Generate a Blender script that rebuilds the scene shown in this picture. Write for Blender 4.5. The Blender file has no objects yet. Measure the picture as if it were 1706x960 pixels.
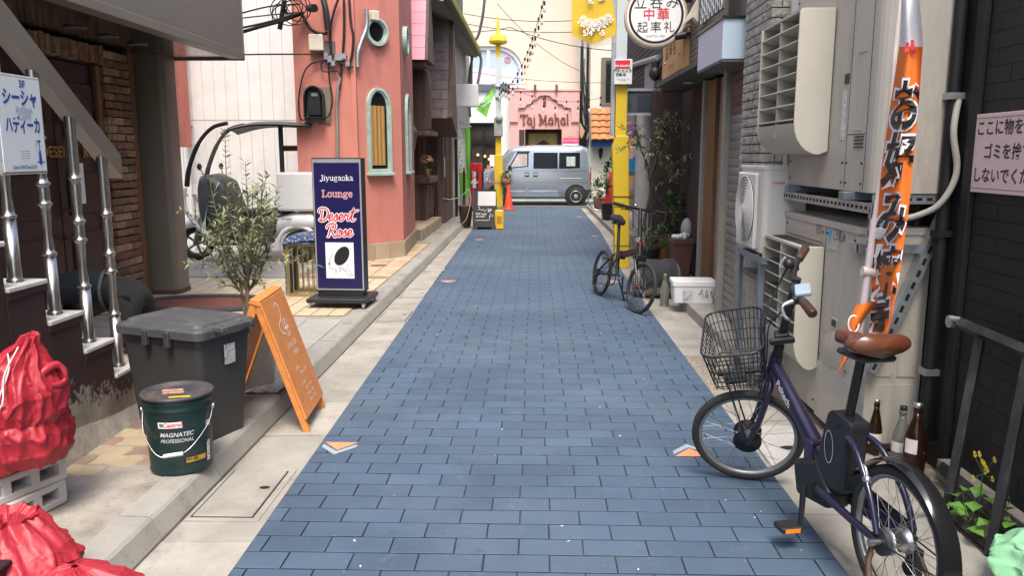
import bpy, bmesh, math, random
from mathutils import Vector, Matrix, Euler
R = math.radians
PI = math.pi
rnd = random.Random(7)
scene = bpy.context.scene
COL = scene.collection

# ------------------------------------------------------------------ camera
cam_d = bpy.data.cameras.new('camera')
cam = bpy.data.objects.new('camera', cam_d)
COL.objects.link(cam)
cam.location = (0, 0, 1.5)
cam.rotation_euler = (R(90 - 9.4763), 0, R(1.5718))
cam_d.sensor_width = 36
cam_d.lens = 36 * 1330 / 1706
cam_d.clip_start = 0.05
cam_d.clip_end = 3000
scene.camera = cam
# ------------------------------------------------------------------ light
SUN_EL, SUN_AZ = 62, 176          # azimuth clockwise from +Y (street direction): behind the camera
world = bpy.data.worlds.new('World')
scene.world = world
world.use_nodes = True
wn = world.node_tree.nodes
wl = world.node_tree.links
bg = wn['Background']
sky = wn.new('ShaderNodeTexSky')
sky.sky_type = 'NISHITA'
sky.sun_disc = False
sky.sun_elevation = R(SUN_EL)
sky.sun_rotation = R(SUN_AZ)
sky.air_density = 1.0
sky.dust_density = 4.0
sky.ozone_density = 1.0
wl.new(sky.outputs[0], bg.inputs[0])
bg.inputs[1].default_value = 0.15
sun_d = bpy.data.lights.new('sun', 'SUN')
sun_d.energy = 1.5
sun_d.angle = R(20)
sun_d.color = (1, 0.95, 0.87)
sun = bpy.data.objects.new('sun', sun_d)
COL.objects.link(sun)
_sd = Vector((math.sin(R(SUN_AZ)) * math.cos(R(SUN_EL)), math.cos(R(SUN_AZ)) * math.cos(R(SUN_EL)), math.sin(R(SUN_EL))))
sun.rotation_euler = (-_sd).to_track_quat('-Z', 'Y').to_euler()
sun.location = (0, 0, 30)
vs = scene.view_settings
vs.view_transform = 'Standard'
vs.look = 'None'
vs.exposure = 1.3
vs.gamma = 1
vs.use_curve_mapping = False
scene.cycles.max_bounces = 8
scene.cycles.use_denoising = True

# ------------------------------------------------------------------ measuring: points of the place along a sight line of the photograph
_M = cam.rotation_euler.to_matrix()
_f, _u, _r = -(_M.col[2]), _M.col[1], _M.col[0]
CAMP = Vector((0, 0, 1.5))
def ray(x, y):
 return _f + (x - 853) / 1330 * _r - (y - 480) / 1330 * _u
def AZ(x, y, z=0.0):
 d = ray(x, y); return CAMP + d * ((z - 1.5) / d.z)
def AX(x, y, X):
 d = ray(x, y); return CAMP + d * (X / d.x)
def AY(x, y, Y):
 d = ray(x, y); return CAMP + d * (Y / d.y)

# ------------------------------------------------------------------ mesh helpers
class MB:
 def __init__(s):
  s.v = []; s.f = []; s.sm = []; s.mi = []
 def add(s, vs, fs, smooth=False, mi=0, M=None):
  n = len(s.v)
  for p in vs:
   p = Vector(p)
   s.v.append(M @ p if M is not None else p)
  for f in fs:
   s.f.append([i + n for i in f]); s.sm.append(smooth); s.mi.append(mi)
  return s
 def box(s, x0, x1, y0, y1, z0, z1, M=None, mi=0):
  vs = [(x, y, z) for z in (z0, z1) for y in (y0, y1) for x in (x0, x1)]
  fs = [(0, 2, 3, 1), (4, 5, 7, 6), (0, 1, 5, 4), (2, 6, 7, 3), (0, 4, 6, 2), (1, 3, 7, 5)]
  return s.add(vs, fs, False, mi, M)
 def cbox(s, c, d, M=None, mi=0):
  return s.box(c[0] - d[0] / 2, c[0] + d[0] / 2, c[1] - d[1] / 2, c[1] + d[1] / 2, c[2] - d[2] / 2, c[2] + d[2] / 2, M, mi)
 def prism(s, pts, ext, M=None, mi=0, smooth=False):
  ext = Vector(ext); n = len(pts)
  a = [Vector(p) for p in pts]
  vs = a + [p + ext for p in a]
  s.add(vs, [list(range(n))[::-1], list(range(n, 2 * n))], False, mi, M)
  s.add(vs, [(i, (i + 1) % n, (i + 1) % n + n, i + n) for i in range(n)], smooth, mi, M)
  return s
 def tube(s, path, r, n=8, caps=True, M=None, mi=0, closed=False, smooth=True):
  path = [Vector(p) for p in path]
  m = len(path)
  rs = r if isinstance(r, (list, tuple)) else [r] * m
  rings = []
  nrm = None
  for i in range(m):
   if closed:
    t = (path[(i + 1) % m] - path[i - 1])
   else:
    t = path[min(i + 1, m - 1)] - path[max(i - 1, 0)]
   if t.length < 1e-9: t = Vector((0, 0, 1))
   t.normalize()
   if nrm is None:
    a = Vector((0, 0, 1)) if abs(t.z) < .9 else Vector((1, 0, 0))
    nrm = t.cross(a).normalized()
   else:
    nrm = (nrm - t * nrm.dot(t))
    if nrm.length < 1e-6: nrm = t.orthogonal()
    nrm.normalize()
   b = t.cross(nrm)
   rings.append([path[i] + (nrm * math.cos(2 * PI * k / n) + b * math.sin(2 * PI * k / n)) * rs[i] for k in range(n)])
  vs = [p for ring in rings for p in ring]
  fs = []
  for i in range(m if closed else m - 1):
   j = (i + 1) % m
   for k in range(n):
    l = (k + 1) % n
    fs.append((i * n + k, i * n + l, j * n + l, j * n + k))
  s.add(vs, fs, smooth, mi, M)
  if caps and not closed:
   s.add(rings[0], [list(range(n))[::-1]], False, mi, M)
   s.add(rings[-1], [list(range(n))], False, mi, M)
  return s
 def cyl(s, a, b, r, n=12, M=None, mi=0, smooth=True):
  return s.tube([a, b], r, n, True, M, mi, False, smooth)
 def lathe(s, prof, n=20, M=None, mi=0, smooth=True, cap=True):
  vs = []; fs = []
  m = len(prof)
  for (r, z) in prof:
   for k in range(n):
    vs.append((r * math.cos(2 * PI * k / n), r * math.sin(2 * PI * k / n), z))
  for i in range(m - 1):
   for k in range(n):
    l = (k + 1) % n
    fs.append((i * n + k, i * n + l, (i + 1) * n + l, (i + 1) * n + k))
  s.add(vs, fs, smooth, mi, M)
  if cap and prof[0][0] > 1e-4: s.add(vs[:n], [list(range(n))[::-1]], False, mi, M)
  if cap and prof[-1][0] > 1e-4: s.add(vs[-n:], [list(range(n))], False, mi, M)
  return s
 def ball(s, c, r, n=10, m=7, M=None, mi=0):
  c = Vector(c); rr = r if isinstance(r, (tuple, list)) else (r, r, r)
  vs = [c + Vector((0, 0, -rr[2]))]
  for i in range(1, m):
   th = PI * i / m - PI / 2
   for k in range(n):
    vs.append(c + Vector((rr[0] * math.cos(th) * math.cos(2 * PI * k / n), rr[1] * math.cos(th) * math.sin(2 * PI * k / n), rr[2] * math.sin(th))))
  vs.append(c + Vector((0, 0, rr[2])))
  fs = [(0, 1 + (k + 1) % n, 1 + k) for k in range(n)]
  for i in range(m - 2):
   for k in range(n):
    l = (k + 1) % n
    fs.append((1 + i * n + k, 1 + i * n + l, 1 + (i + 1) * n + l, 1 + (i + 1) * n + k))
  q = 1 + (m - 2) * n
  fs += [(q + k, q + (k + 1) % n, len(vs) - 1) for k in range(n)]
  return s.add(vs, fs, True, mi, M)
 def torus(s, c, axis, RR, r, n=32, k=8, M=None, mi=0, a0=0, a1=2 * PI):
  c = Vector(c); ax = Vector(axis).normalized(); u = ax.orthogonal().normalized(); w = ax.cross(u)
  full = abs(a1 - a0 - 2 * PI) < 1e-6
  pts = [c + (u * math.cos(a0 + (a1 - a0) * i / n) + w * math.sin(a0 + (a1 - a0) * i / n)) * RR for i in range(n if full else n + 1)]
  return s.tube(pts, r, k, True, M, mi, full)
 def grid(s, fn, nu, nv, M=None, mi=0, smooth=True, wrap=False):
  vs = []
  for j in range(nv + 1):
   for i in range(nu + (0 if wrap else 1)):
    vs.append(fn(i / nu, j / nv))
  w = nu if wrap else nu + 1
  fs = []
  for j in range(nv):
   for i in range(nu):
    k = (i + 1) % w if wrap else i + 1
    fs.append((j * w + i, j * w + k, (j + 1) * w + k, (j + 1) * w + i))
  return s.add(vs, fs, smooth, mi, M)
 def ribbon(s, pts, w, M=None, mi=0, lift=0.0, caps=True):
  """a flat painted stroke in the plane z = lift of M"""
  P = [Vector((p[0], p[1])) for p in pts]
  n = len(P)
  ws = w if isinstance(w, (list, tuple)) else [w] * n
  L = []; Rr = []
  for i in range(n):
   t = P[min(i + 1, n - 1)] - P[max(i - 1, 0)]
   if t.length < 1e-9: t = Vector((1, 0))
   t.normalize(); q = Vector((-t.y, t.x)) * ws[i] / 2
   L.append((P[i].x + q.x, P[i].y + q.y, lift)); Rr.append((P[i].x - q.x, P[i].y - q.y, lift))
  s.add(L + Rr, [(i + n, i + 1 + n, i + 1, i) for i in range(n - 1)], False, mi, M)
  if caps:
   for (p, ww) in ((P[0], ws[0]), (P[-1], ws[-1])):
    s.add([(p.x + math.cos(2 * PI * k / 8) * ww / 2, p.y + math.sin(2 * PI * k / 8) * ww / 2, lift + .00005) for k in range(8)], [list(range(8))], False, mi, M)
  return s

def smooth_path(pts, k=6, closed=False):
 """Catmull-Rom through pts"""
 P = [Vector(p) for p in pts]
 n = len(P); out = []
 rng = range(n if closed else n - 1)
 for i in rng:
  p0 = P[i - 1] if (closed or i > 0) else P[0]
  p1 = P[i]; p2 = P[(i + 1) % n]
  p3 = P[(i + 2) % n] if (closed or i + 2 < n) else P[-1]
  for j in range(k):
   t = j / k
   out.append(0.5 * ((2 * p1) + (p2 - p0) * t + (2 * p0 - 5 * p1 + 4 * p2 - p3) * t * t + (3 * p1 - p0 - 3 * p2 + p3) * t ** 3))
 if not closed: out.append(P[-1])
 return out

_ROOT = {}      # object name -> matrix of its top-level thing
def _mesh(name, mb, mats, Minv=None, bev=0, seg=1):
 me = bpy.data.meshes.new(name)
 vs = [Minv @ p for p in mb.v] if Minv is not None else mb.v
 me.from_pydata([tuple(p) for p in vs], [], mb.f)
 me.polygons.foreach_set('use_smooth', mb.sm)
 mats = mats if isinstance(mats, (list, tuple)) else [mats]
 for m in mats: me.materials.append(m)
 if len(mats) > 1: me.polygons.foreach_set('material_index', mb.mi)
 if bev > 0:
  bm = bmesh.new(); bm.from_mesh(me)
  bmesh.ops.remove_doubles(bm, verts=bm.verts, dist=1e-5)
  ed = [e for e in bm.edges if len(e.link_faces) == 2 and e.calc_face_angle(0) > R(30)]
  bmesh.ops.bevel(bm, geom=ed, offset=bev, segments=seg, affect='EDGES', profile=.5, clamp_overlap=True)
  bm.to_mesh(me); bm.free()
 me.update()
 return me
def thing(name, label, cat, loc=(0, 0, 0), rz=0, group=None, lean=None):
 o = bpy.data.objects.new(name, None)
 o.empty_display_size = .1
 COL.objects.link(o)
 o.location = loc
 o.rotation_euler = (lean[0] if lean else 0, lean[1] if lean else 0, rz)
 o['label'] = label; o['category'] = cat
 if group: o['group'] = group
 _ROOT[o.name] = Matrix.LocRotScale(Vector(loc), o.rotation_euler, None)
 return o
def part(name, mb, mats, parent, bev=0, w=False, label=None, seg=1):
 """a part; its shape is given in the thing's own space, or in world space with w"""
 M = _ROOT[parent.name]
 me = _mesh(name, mb, mats, M.inverted() if w else None, bev, seg)
 o = bpy.data.objects.new(name, me)
 COL.objects.link(o)
 o.parent = parent
 _ROOT[o.name] = M
 if label: o['label'] = label
 return o
def wpart(name, mb, mats, parent, bev=0, label=None, seg=1):
 return part(name, mb, mats, parent, bev, True, label, seg)
def solo(name, mb, mats, label, cat, group=None, bev=0, loc=None, seg=1):
 """a thing that is one mesh, shape in world space, origin at loc"""
 M = Matrix.Translation(Vector(loc)) if loc is not None else Matrix.Identity(4)
 me = _mesh(name, mb, mats, M.inverted(), bev, seg)
 o = bpy.data.objects.new(name, me)
 COL.objects.link(o)
 if loc is not None: o.location = loc
 o['label'] = label; o['category'] = cat
 if group: o['group'] = group
 _ROOT[o.name] = M
 return o
def struct(name, mb, mats, bev=0, kind='structure'):
 me = _mesh(name, mb, mats, None, bev)
 o = bpy.data.objects.new(name, me)
 COL.objects.link(o)
 o['kind'] = kind
 _ROOT[o.name] = Matrix.Identity(4)
 return o
def piece(name, me, parent, loc, rot=(0, 0, 0), scale=(1, 1, 1)):
 """one of many alike pieces sharing a mesh; loc in the thing's space"""
 o = bpy.data.objects.new(name, me)
 COL.objects.link(o)
 o.parent = parent
 o.location = loc; o.rotation_euler = rot; o.scale = scale
 _ROOT[o.name] = _ROOT[parent.name]
 return o
def dup(root, loc, rz=None, label=None, group=None):
 r = root.copy(); COL.objects.link(r); r.location = loc
 if rz is not None: r.rotation_euler = (root.rotation_euler[0], root.rotation_euler[1], rz)
 if label: r['label'] = label
 if group: r['group'] = group
 for ch in list(root.children):
  c = ch.copy(); COL.objects.link(c); c.parent = r
  for g in list(ch.children):
   d = g.copy(); COL.objects.link(d); d.parent = c
 _ROOT[r.name] = Matrix.LocRotScale(Vector(loc), r.rotation_euler, None)
 return r
def frame(o, right, up):
 """matrix of a plane: origin, direction of writing, direction up"""
 x = Vector(right).normalized(); y = Vector(up); y = (y - x * y.dot(x)).normalized(); z = x.cross(y)
 M = Matrix.Identity(4)
 for i in range(3):
  M[i][0] = x[i]; M[i][1] = y[i]; M[i][2] = z[i]; M[i][3] = o[i]
 return M
_TX = {}
def text_mb(body, size, M, mb=None, bold=0.0, xs=1.0, align='CENTER', shear=0.0, spacing=1.0, depth=0.0, lines=1.0, mi=0):
 cu = bpy.data.curves.new('t', 'FONT')
 cu.body = body; cu.size = size; cu.align_x = align; cu.align_y = 'CENTER'
 cu.offset = bold * size; cu.shear = shear; cu.space_character = spacing; cu.space_line = lines
 cu.extrude = depth; cu.resolution_u = 3
 ob = bpy.data.objects.new('t', cu)
 me = ob.to_mesh()
 mb = mb or MB()
 S = Matrix.Diagonal((xs, 1, 1, 1))
 mb.add([S @ v.co for v in me.vertices], [list(p.vertices) for p in me.polygons], False, mi, M)
 ob.to_mesh_clear()
 bpy.data.objects.remove(ob); bpy.data.curves.remove(cu)
 return mb

def lines(parent, m, rows, w=True, name='lettering'):
 for (M, body, size, kw) in rows: part(name, text_mb(body, size, M, **kw), m, parent, w=w)

# ------------------------------------------------------------------ materials
MATS = {}
def lin(c):
 return tuple((x / 12.92 if x <= .04045 else ((x + .055) / 1.055) ** 2.4) for x in c)
def mat(name, col, rough=.6, metal=0.0, var=.12, scale=6.0, bump=0.0, bscale=60.0, rnd_=0.0, dirt=None, damt=.5, dscale=3.0, spec=.5, coat=0.0, emit=0.0, trans=0.0, alpha=1.0, stretch=(1, 1, 1), speck=None, speck_scale=90.0, speck_amt=.70, ior=1.45, bdist=.004, rvar=.12, world=None):
 if world is None: world = rnd_ > 0
 if name in MATS: return MATS[name]
 m = bpy.data.materials.new(name)
 MATS[name] = m
 m.use_nodes = True
 nt = m.node_tree; N = nt.nodes; L = nt.links
 b = N['Principled BSDF']
 def inp(k, v):
  if k in b.inputs: b.inputs[k].default_value = v
 inp('Roughness', rough); inp('Metallic', metal); inp('Specular IOR Level', spec); inp('Coat Weight', coat); inp('Coat Roughness', .08)
 inp('Transmission Weight', trans); inp('Alpha', alpha); inp('IOR', ior)
 tc = N.new('ShaderNodeTexCoord')
 mp = N.new('ShaderNodeMapping'); mp.inputs['Scale'].default_value = stretch
 src = tc.outputs['Object']
 if world: src = N.new('ShaderNodeNewGeometry').outputs['Position']
 L.new(src, mp.inputs[0])
 nz = N.new('ShaderNodeTexNoise'); nz.inputs['Scale'].default_value = scale; nz.inputs['Detail'].default_value = 6; nz.inputs['Roughness'].default_value = .62
 L.new(mp.outputs[0], nz.inputs['Vector'])
 def mul(c, k): return (min(c[0] * k, 1), min(c[1] * k, 1), min(c[2] * k, 1), 1)
 cr = N.new('ShaderNodeValToRGB')
 cr.color_ramp.elements[0].position = .3; cr.color_ramp.elements[1].position = .7
 cr.color_ramp.elements[0].color = mul(col, 1 - var); cr.color_ramp.elements[1].color = mul(col, 1 + var)
 L.new(nz.outputs['Fac'], cr.inputs[0])
 out = cr.outputs[0]
 if rnd_ > 0:
  oi = N.new('ShaderNodeObjectInfo')
  mr = N.new('ShaderNodeMapRange'); mr.inputs['To Min'].default_value = 1 - rnd_; mr.inputs['To Max'].default_value = 1 + rnd_
  L.new(oi.outputs['Random'], mr.inputs['Value'])
  mx = N.new('ShaderNodeMix'); mx.data_type = 'RGBA'; mx.blend_type = 'MULTIPLY'; mx.inputs[0].default_value = 1
  cc = N.new('ShaderNodeCombineColor')
  for i in range(3): L.new(mr.outputs[0], cc.inputs[i])
  L.new(out, mx.inputs[6]); L.new(cc.outputs[0], mx.inputs[7]); out = mx.outputs[2]
 if dirt is not None:
  n2 = N.new('ShaderNodeTexNoise'); n2.inputs['Scale'].default_value = dscale; n2.inputs['Detail'].default_value = 9; n2.inputs['Roughness'].default_value = .7
  L.new(mp.outputs[0], n2.inputs['Vector'])
  r2 = N.new('ShaderNodeValToRGB'); r2.color_ramp.elements[0].position = .5; r2.color_ramp.elements[1].position = .72
  r2.color_ramp.elements[0].color = (0, 0, 0, 1); r2.color_ramp.elements[1].color = (damt, damt, damt, 1)
  L.new(n2.outputs['Fac'], r2.inputs[0])
  mx = N.new('ShaderNodeMix'); mx.data_type = 'RGBA'
  L.new(r2.outputs[0], mx.inputs[0]); L.new(out, mx.inputs[6]); mx.inputs[7].default_value = (*dirt, 1); out = mx.outputs[2]
 if speck is not None:
  n3 = N.new('ShaderNodeTexNoise'); n3.inputs['Scale'].default_value = speck_scale; n3.inputs['Detail'].default_value = 2
  L.new(src, n3.inputs['Vector'])
  r3 = N.new('ShaderNodeValToRGB'); r3.color_ramp.elements[0].position = speck_amt; r3.color_ramp.elements[1].position = min(speck_amt + .03, 1)
  L.new(n3.outputs['Fac'], r3.inputs[0])
  mx = N.new('ShaderNodeMix'); mx.data_type = 'RGBA'
  L.new(r3.outputs[0], mx.inputs[0]); L.new(out, mx.inputs[6]); mx.inputs[7].default_value = (*speck, 1); out = mx.outputs[2]
 L.new(out, b.inputs['Base Color'])
 if rvar > 0:
  mr = N.new('ShaderNodeMapRange'); mr.inputs['To Min'].default_value = max(rough - rvar, .02); mr.inputs['To Max'].default_value = min(rough + rvar, 1)
  L.new(nz.outputs['Fac'], mr.inputs['Value']); L.new(mr.outputs[0], b.inputs['Roughness'])
 if bump > 0:
  nb = N.new('ShaderNodeTexNoise'); nb.inputs['Scale'].default_value = bscale; nb.inputs['Detail'].default_value = 5
  L.new(mp.outputs[0], nb.inputs['Vector'])
  bp = N.new('ShaderNodeBump'); bp.inputs['Strength'].default_value = bump; bp.inputs['Distance'].default_value = bdist
  L.new(nb.outputs['Fac'], bp.inputs['Height']); L.new(bp.outputs[0], b.inputs['Normal'])
 if emit > 0:
  L.new(out, b.inputs['Emission Color']); inp('Emission Strength', emit)
 return m

black_plastic = mat('black_plastic', (.018, .018, .02), .45, var=.2)
black_rubber = mat('black_rubber', (.022, .022, .022), .8, var=.25, bump=.2, bscale=120)
black_metal = mat('black_metal', (.015, .015, .017), .35, 0, var=.25)
steel = mat('steel', (.55, .55, .54), .3, .95, var=.12)
galv = mat('galvanised_steel', (.42, .45, .47), .45, .8, var=.2, scale=14)
white_paint = mat('white_paint', (.78, .78, .76), .5, var=.05)
black_ink = mat('black_ink', (.012, .012, .014), .55, var=.1)
white_ink = mat('white_ink', (.82, .82, .82), .55, var=.04)
red_ink = mat('red_ink', (.62, .03, .05), .5, var=.05)
dark_glass = mat('dark_glass', (.012, .014, .016), .06, var=.1, spec=.6, rvar=0)
clear_glass = mat('clear_glass', (.95, .97, .96), .03, trans=1.0, var=0, rvar=0, ior=1.35)
# ================================================================== ground, road, gutters, pavements
asphalt = mat('asphalt', (.075, .075, .078), .85, var=.2, bump=.4, bscale=150, world=True)
m_blue = mat('blue_road_paint', (.062, .098, .148), .74, var=.15, scale=1.6, bump=.35, bscale=160, rnd_=.12, dirt=(.046, .072, .108), damt=.6, dscale=1.3, speck=(.22, .28, .35), speck_scale=55, speck_amt=.75, bdist=.002)
_n = m_blue.node_tree.nodes; _l = m_blue.node_tree.links; _b = _n['Principled BSDF']; _s = _b.inputs['Base Color'].links[0].from_socket
_g = _n.new('ShaderNodeNewGeometry')
for (sc_, lo_, hi_, c_, k_) in ((.6, .46, .64, (.105, .14, .185, 1), .55), (7, .60, .72, (.13, .16, .20, 1), .5), (3.3, .62, .70, (.034, .048, .07, 1), .55)):
 _z = _n.new('ShaderNodeTexNoise'); _z.inputs['Scale'].default_value = sc_; _z.inputs['Detail'].default_value = 10; _z.inputs['Roughness'].default_value = .68; _l.new(_g.outputs['Position'], _z.inputs['Vector'])
 _m = _n.new('ShaderNodeMapRange'); _m.inputs['From Min'].default_value = lo_; _m.inputs['From Max'].default_value = hi_; _m.inputs['To Max'].default_value = k_; _l.new(_z.outputs['Fac'], _m.inputs['Value'])
 _x = _n.new('ShaderNodeMix'); _x.data_type = 'RGBA'; _l.new(_m.outputs[0], _x.inputs[0]); _l.new(_s, _x.inputs[6]); _x.inputs[7].default_value = c_; _s = _x.outputs[2]
_l.new(_s, _b.inputs['Base Color'])
m_bluejoint = mat('blue_road_joint', (.028, .037, .050), .85, var=.25, scale=9, world=True, dirt=(.075, .085, .095), damt=.5, dscale=2.0)  # dark tone paints in the shadow between the bricks
m_conc = mat('gutter_concrete', (.315, .298, .262), .85, var=.2, scale=3.0, bump=.35, bscale=90, rnd_=.06, dirt=(.185, .16, .13), damt=.8, dscale=3.6, speck=(.20, .18, .155), speck_scale=80, speck_amt=.68)
m_kerb = mat('kerb_concrete', (.30, .29, .26), .85, var=.15, scale=4, bump=.35, bscale=110, rnd_=.07, dirt=(.15, .135, .115), damt=.8, dscale=4, speck=(.18, .165, .145), speck_scale=90, speck_amt=.67)
m_conc2 = mat('pavement_concrete', (.30, .275, .235), .88, var=.25, scale=5, bump=.5, bscale=100, world=True, dirt=(.14, .12, .10), damt=.85, dscale=3.2, speck=(.16, .145, .125), speck_scale=70, speck_amt=.66)
m_gran = mat('granite_slab', (.34, .33, .30), .8, var=.10, scale=5, bump=.2, bscale=140, rnd_=.05, speck=(.17, .17, .16), speck_scale=160, speck_amt=.6)
m_tile = mat('beige_paving_tile', (.50, .415, .28), .7, var=.12, scale=5, rnd_=.09, bump=.15, bscale=90, dirt=(.33, .25, .16), damt=.5)
m_joint = mat('tile_joint', (.20, .165, .12), .9, var=.15, world=True)
m_agg = mat('exposed_aggregate', (.24, .205, .16), .9, var=.35, scale=60, bump=.8, bscale=70, bdist=.01, world=True, speck=(.42, .38, .31), speck_scale=75, speck_amt=.58)
m_pred = mat('red_paver', (.30, .185, .145), .85, var=.18, rnd_=.14, bump=.3, bscale=110, dirt=(.25, .19, .15), damt=.7)
m_pyel = mat('yellow_paver', (.40, .325, .21), .85, var=.14, rnd_=.10, bump=.3, bscale=110, dirt=(.33, .25, .18), damt=.6)
m_pbrn = mat('brown_paver', (.27, .18, .14), .85, var=.18, rnd_=.12, bump=.3, bscale=110, dirt=(.26, .20, .16), damt=.7)

g = struct('ground', MB().box(-400, 400, -400, 900, -.5, -.06), asphalt)

LE = [(-4, -1.09), (2.6, -1.095), (4.3, -1.118), (6, -1.14), (8, -1.165), (11, -1.205), (16, -1.25), (20, -1.33), (23.3, -1.62)]
RE = [(-4, 1.14), (2.7, 1.14), (7.6, 1.135), (10.5, 1.15), (13, 1.24), (16, 1.32), (20, 1.32), (23.3, 1.34)]
def interp(T, y):
 for (a, b) in zip(T, T[1:]):
  if y <= b[0]:
   t = (y - a[0]) / (b[0] - a[0]); return a[1] + (b[1] - a[1]) * max(t, 0)
 return T[-1][1]
Y0R, Y1R = 0.9, 23.25
mb = MB()
n = 60
vsL = []; vsR = []
for i in range(n + 1):
 y = Y0R + (Y1R - Y0R) * i / n
 vsL.append((interp(LE, y), y, .003)); vsR.append((interp(RE, y), y, .003))
mb.add(vsL + vsR, [(i, i + n + 1, i + n + 2, i + 1) for i in range(n)])
road = struct('road', mb, m_bluejoint)
ROW, BL, JT, BH = .127, .246, .0055, .0075
JR = .0082
def brick_mb(w, d, h, c=.003, jit=0.0, r=None):
 vs = []
 for (z, k) in ((0, 0), (h * .8, 0), (h, c * .6)):
  for (sx, sy) in ((-1, -1), (1, -1), (1, 1), (-1, 1)):
   jx = r.uniform(-jit, jit) if r else 0; jy = r.uniform(-jit, jit) if r else 0
   vs.append((sx * (w / 2 - k) + jx, sy * (d / 2 - k) + jy, z))
 fs = [(8, 9, 10, 11)]
 for a in (0, 4):
  for i in range(4):
   j = (i + 1) % 4
   fs.append((a + i, a + j, a + 4 + j, a + 4 + i))
 return vs, fs
BMI = [0] + [1] * 4 + [0] * 4  # brick sides take the dark joint colour: the joints' shade is put into colour
bmeshes = []
for k in range(8):
 q = MB(); v, f = brick_mb(BL - JT, ROW - JR, BH, jit=.0012, r=rnd); q.add(v, f); q.mi = BMI[:]
 bmeshes.append(_mesh('brick', q, [m_blue, m_bluejoint]))
far = MB(); cand = []
nrow = int((Y1R - Y0R) / ROW)
for j in range(nrow):
 y = Y0R + (j + .5) * ROW
 l, rr = interp(LE, y), interp(RE, y)
 x = -1.9 + (BL / 2 if j % 2 else 0) + rnd.uniform(-.006, .006)
 while x < rr + .2:
  a, b = max(x, l + .004), min(x + BL, rr - .004)
  x += BL
  if b - a < .03: continue
  cand.append((y, (a + b) / 2, b - a))
vis = [c for c in cand if 2.62 < c[0] and abs(c[1]) < 1.3][:300]
viss = set(vis)
for c in cand:
 y, xc, w = c
 if c in viss:
  piece('brick', rnd.choice(bmeshes), road, (xc, y, .003), (rnd.uniform(-.004, .004), rnd.uniform(-.004, .004), rnd.uniform(-.004, .004)), ((w - JT) / (BL - JT), 1, 1))
 else:
  v, f = brick_mb(w - JT, ROW - JR, BH, jit=.0012, r=rnd)
  far.add(v, f, M=Matrix.Translation((xc, y, .003)))
far.mi = BMI * (len(far.f) // 9)
o = part('far_bricks', far, [m_blue, m_bluejoint], road); o['kind'] = 'stuff'
# painted orange and grey arrow heads
m_or = mat('orange_road_mark', (.72, .26, .11), .7, var=.12, bump=.2, bscale=160, dirt=(.4, .3, .26), damt=.5, dscale=14)
m_gr = mat('grey_road_mark', (.29, .35, .38), .7, var=.1, dirt=(.25, .3, .34), damt=.5, dscale=14)
zt = .003 + BH + .0015
for (x, y, s, up) in ((-1.00, 3.97, 1, -1), (.80, 3.82, 1, 1), (-1.02, 9.45, 1, -1), (.945, 9.35, 1, 1), (-.97, 14.2, 1, -1), (1.13, 14.75, 1, 1), (-1.02, 19.0, 1, -1), (1.1, 19.4, 1, 1)):
 q = MB(); q.add([(x - .09, y + up * .0, zt), (x + .09, y, zt), (x, y + up * .11, zt)], [(0, 1, 2) if up > 0 else (0, 2, 1)])
 o = part('orange_arrow_mark', q, m_or, road)
 q = MB(); h = .055 * up
 q.add([(x - .09, y + .025 * up, zt), (x, y + .125 * up, zt), (x + .09, y + .025 * up, zt), (x + .09, y + h + .012 * up, zt), (x, y + .125 * up + h * .9, zt), (x - .09, y + h + .012 * up, zt)], [(0, 1, 4, 5), (1, 2, 3, 4)] if up > 0 else [(5, 4, 1, 0), (4, 3, 2, 1)])
 part('grey_arrow_mark', q, m_gr, road)
# small litter of paint chips on the joints
q = MB()
for k in range(45):
 y = 2.7 + 9 * rnd.random() ** 1.8; x = rnd.uniform(-1.05, 1.05); a = rnd.uniform(0, 6); L_ = rnd.uniform(.006, .02)
 q.add([(x - .003, y - .003, zt + .001), (x + L_ * math.cos(a), y + L_ * math.sin(a), zt + .001), (x + .003, y + .006, zt + .002)], [(0, 1, 2)])
o = part('paint_chips', q, white_paint, road); o['kind'] = 'stuff'

# ---- left gutter and kerb
gut = struct('gutter', MB().box(-1.47, -1.0, -3, 23, -.06, -.008), m_bluejoint)
kerb = struct('kerb', MB().box(-1.615, -1.54, -3, 23, -.06, .085), m_joint)
y = .5; k = 0
covers = [(3.07, 3.62), (7.05, 7.6), (8.3, 8.75), (10.2, 10.6)]
while y < 22.8:
 L_ = .6
 q = MB()
 prof = [(-1.625, -.03), (-1.625, .10), (-1.525, .10), (-1.505, .096), (-1.492, .085), (-1.458, 0.010), (-1.462, -.03)]
 z_ = rnd.uniform(-.003, .003)
 q.prism([(a, y + .004, b + z_) for a, b in prof][::-1], (0, L_ - .008, 0))
 part('kerb_stone', q, m_kerb, kerb)
 y += L_
y = .5
while y < 22.8:
 L_ = 1.2 if y > 9 else .6
 cov = any(a < y + L_ and y < b for a, b in covers)
 q = MB(); z_ = rnd.uniform(-.002, .002)
 q.add([(-1.46, y + .003, -.006 + z_), (interp(LE, y) + .03, y + .003, .001 + z_ * .3), (interp(LE, y + L_) + .03, y + L_ - .003, .001 + z_ * .3), (-1.46, y + L_ - .003, -.006 + z_)], [(0, 1, 2, 3)])
 q.prism([(-1.46, y + .003, -.006 + z_), (interp(LE, y) + .03, y + .003, .001 + z_ * .3), (interp(LE, y) + .03, y + .003, -.03), (-1.46, y + .003, -.03)], (0, L_ - .006, 0))
 q.v = q.v[4:]; q.f = [[i - 4 for i in f] for f in q.f[1:]]; q.sm = q.sm[1:]; q.mi = q.mi[1:]
 part('gutter_slab', q, m_conc, gut)
 y += L_
m_hole = mat('dark_hole', (.01, .01, .01), .9, var=0)
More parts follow.
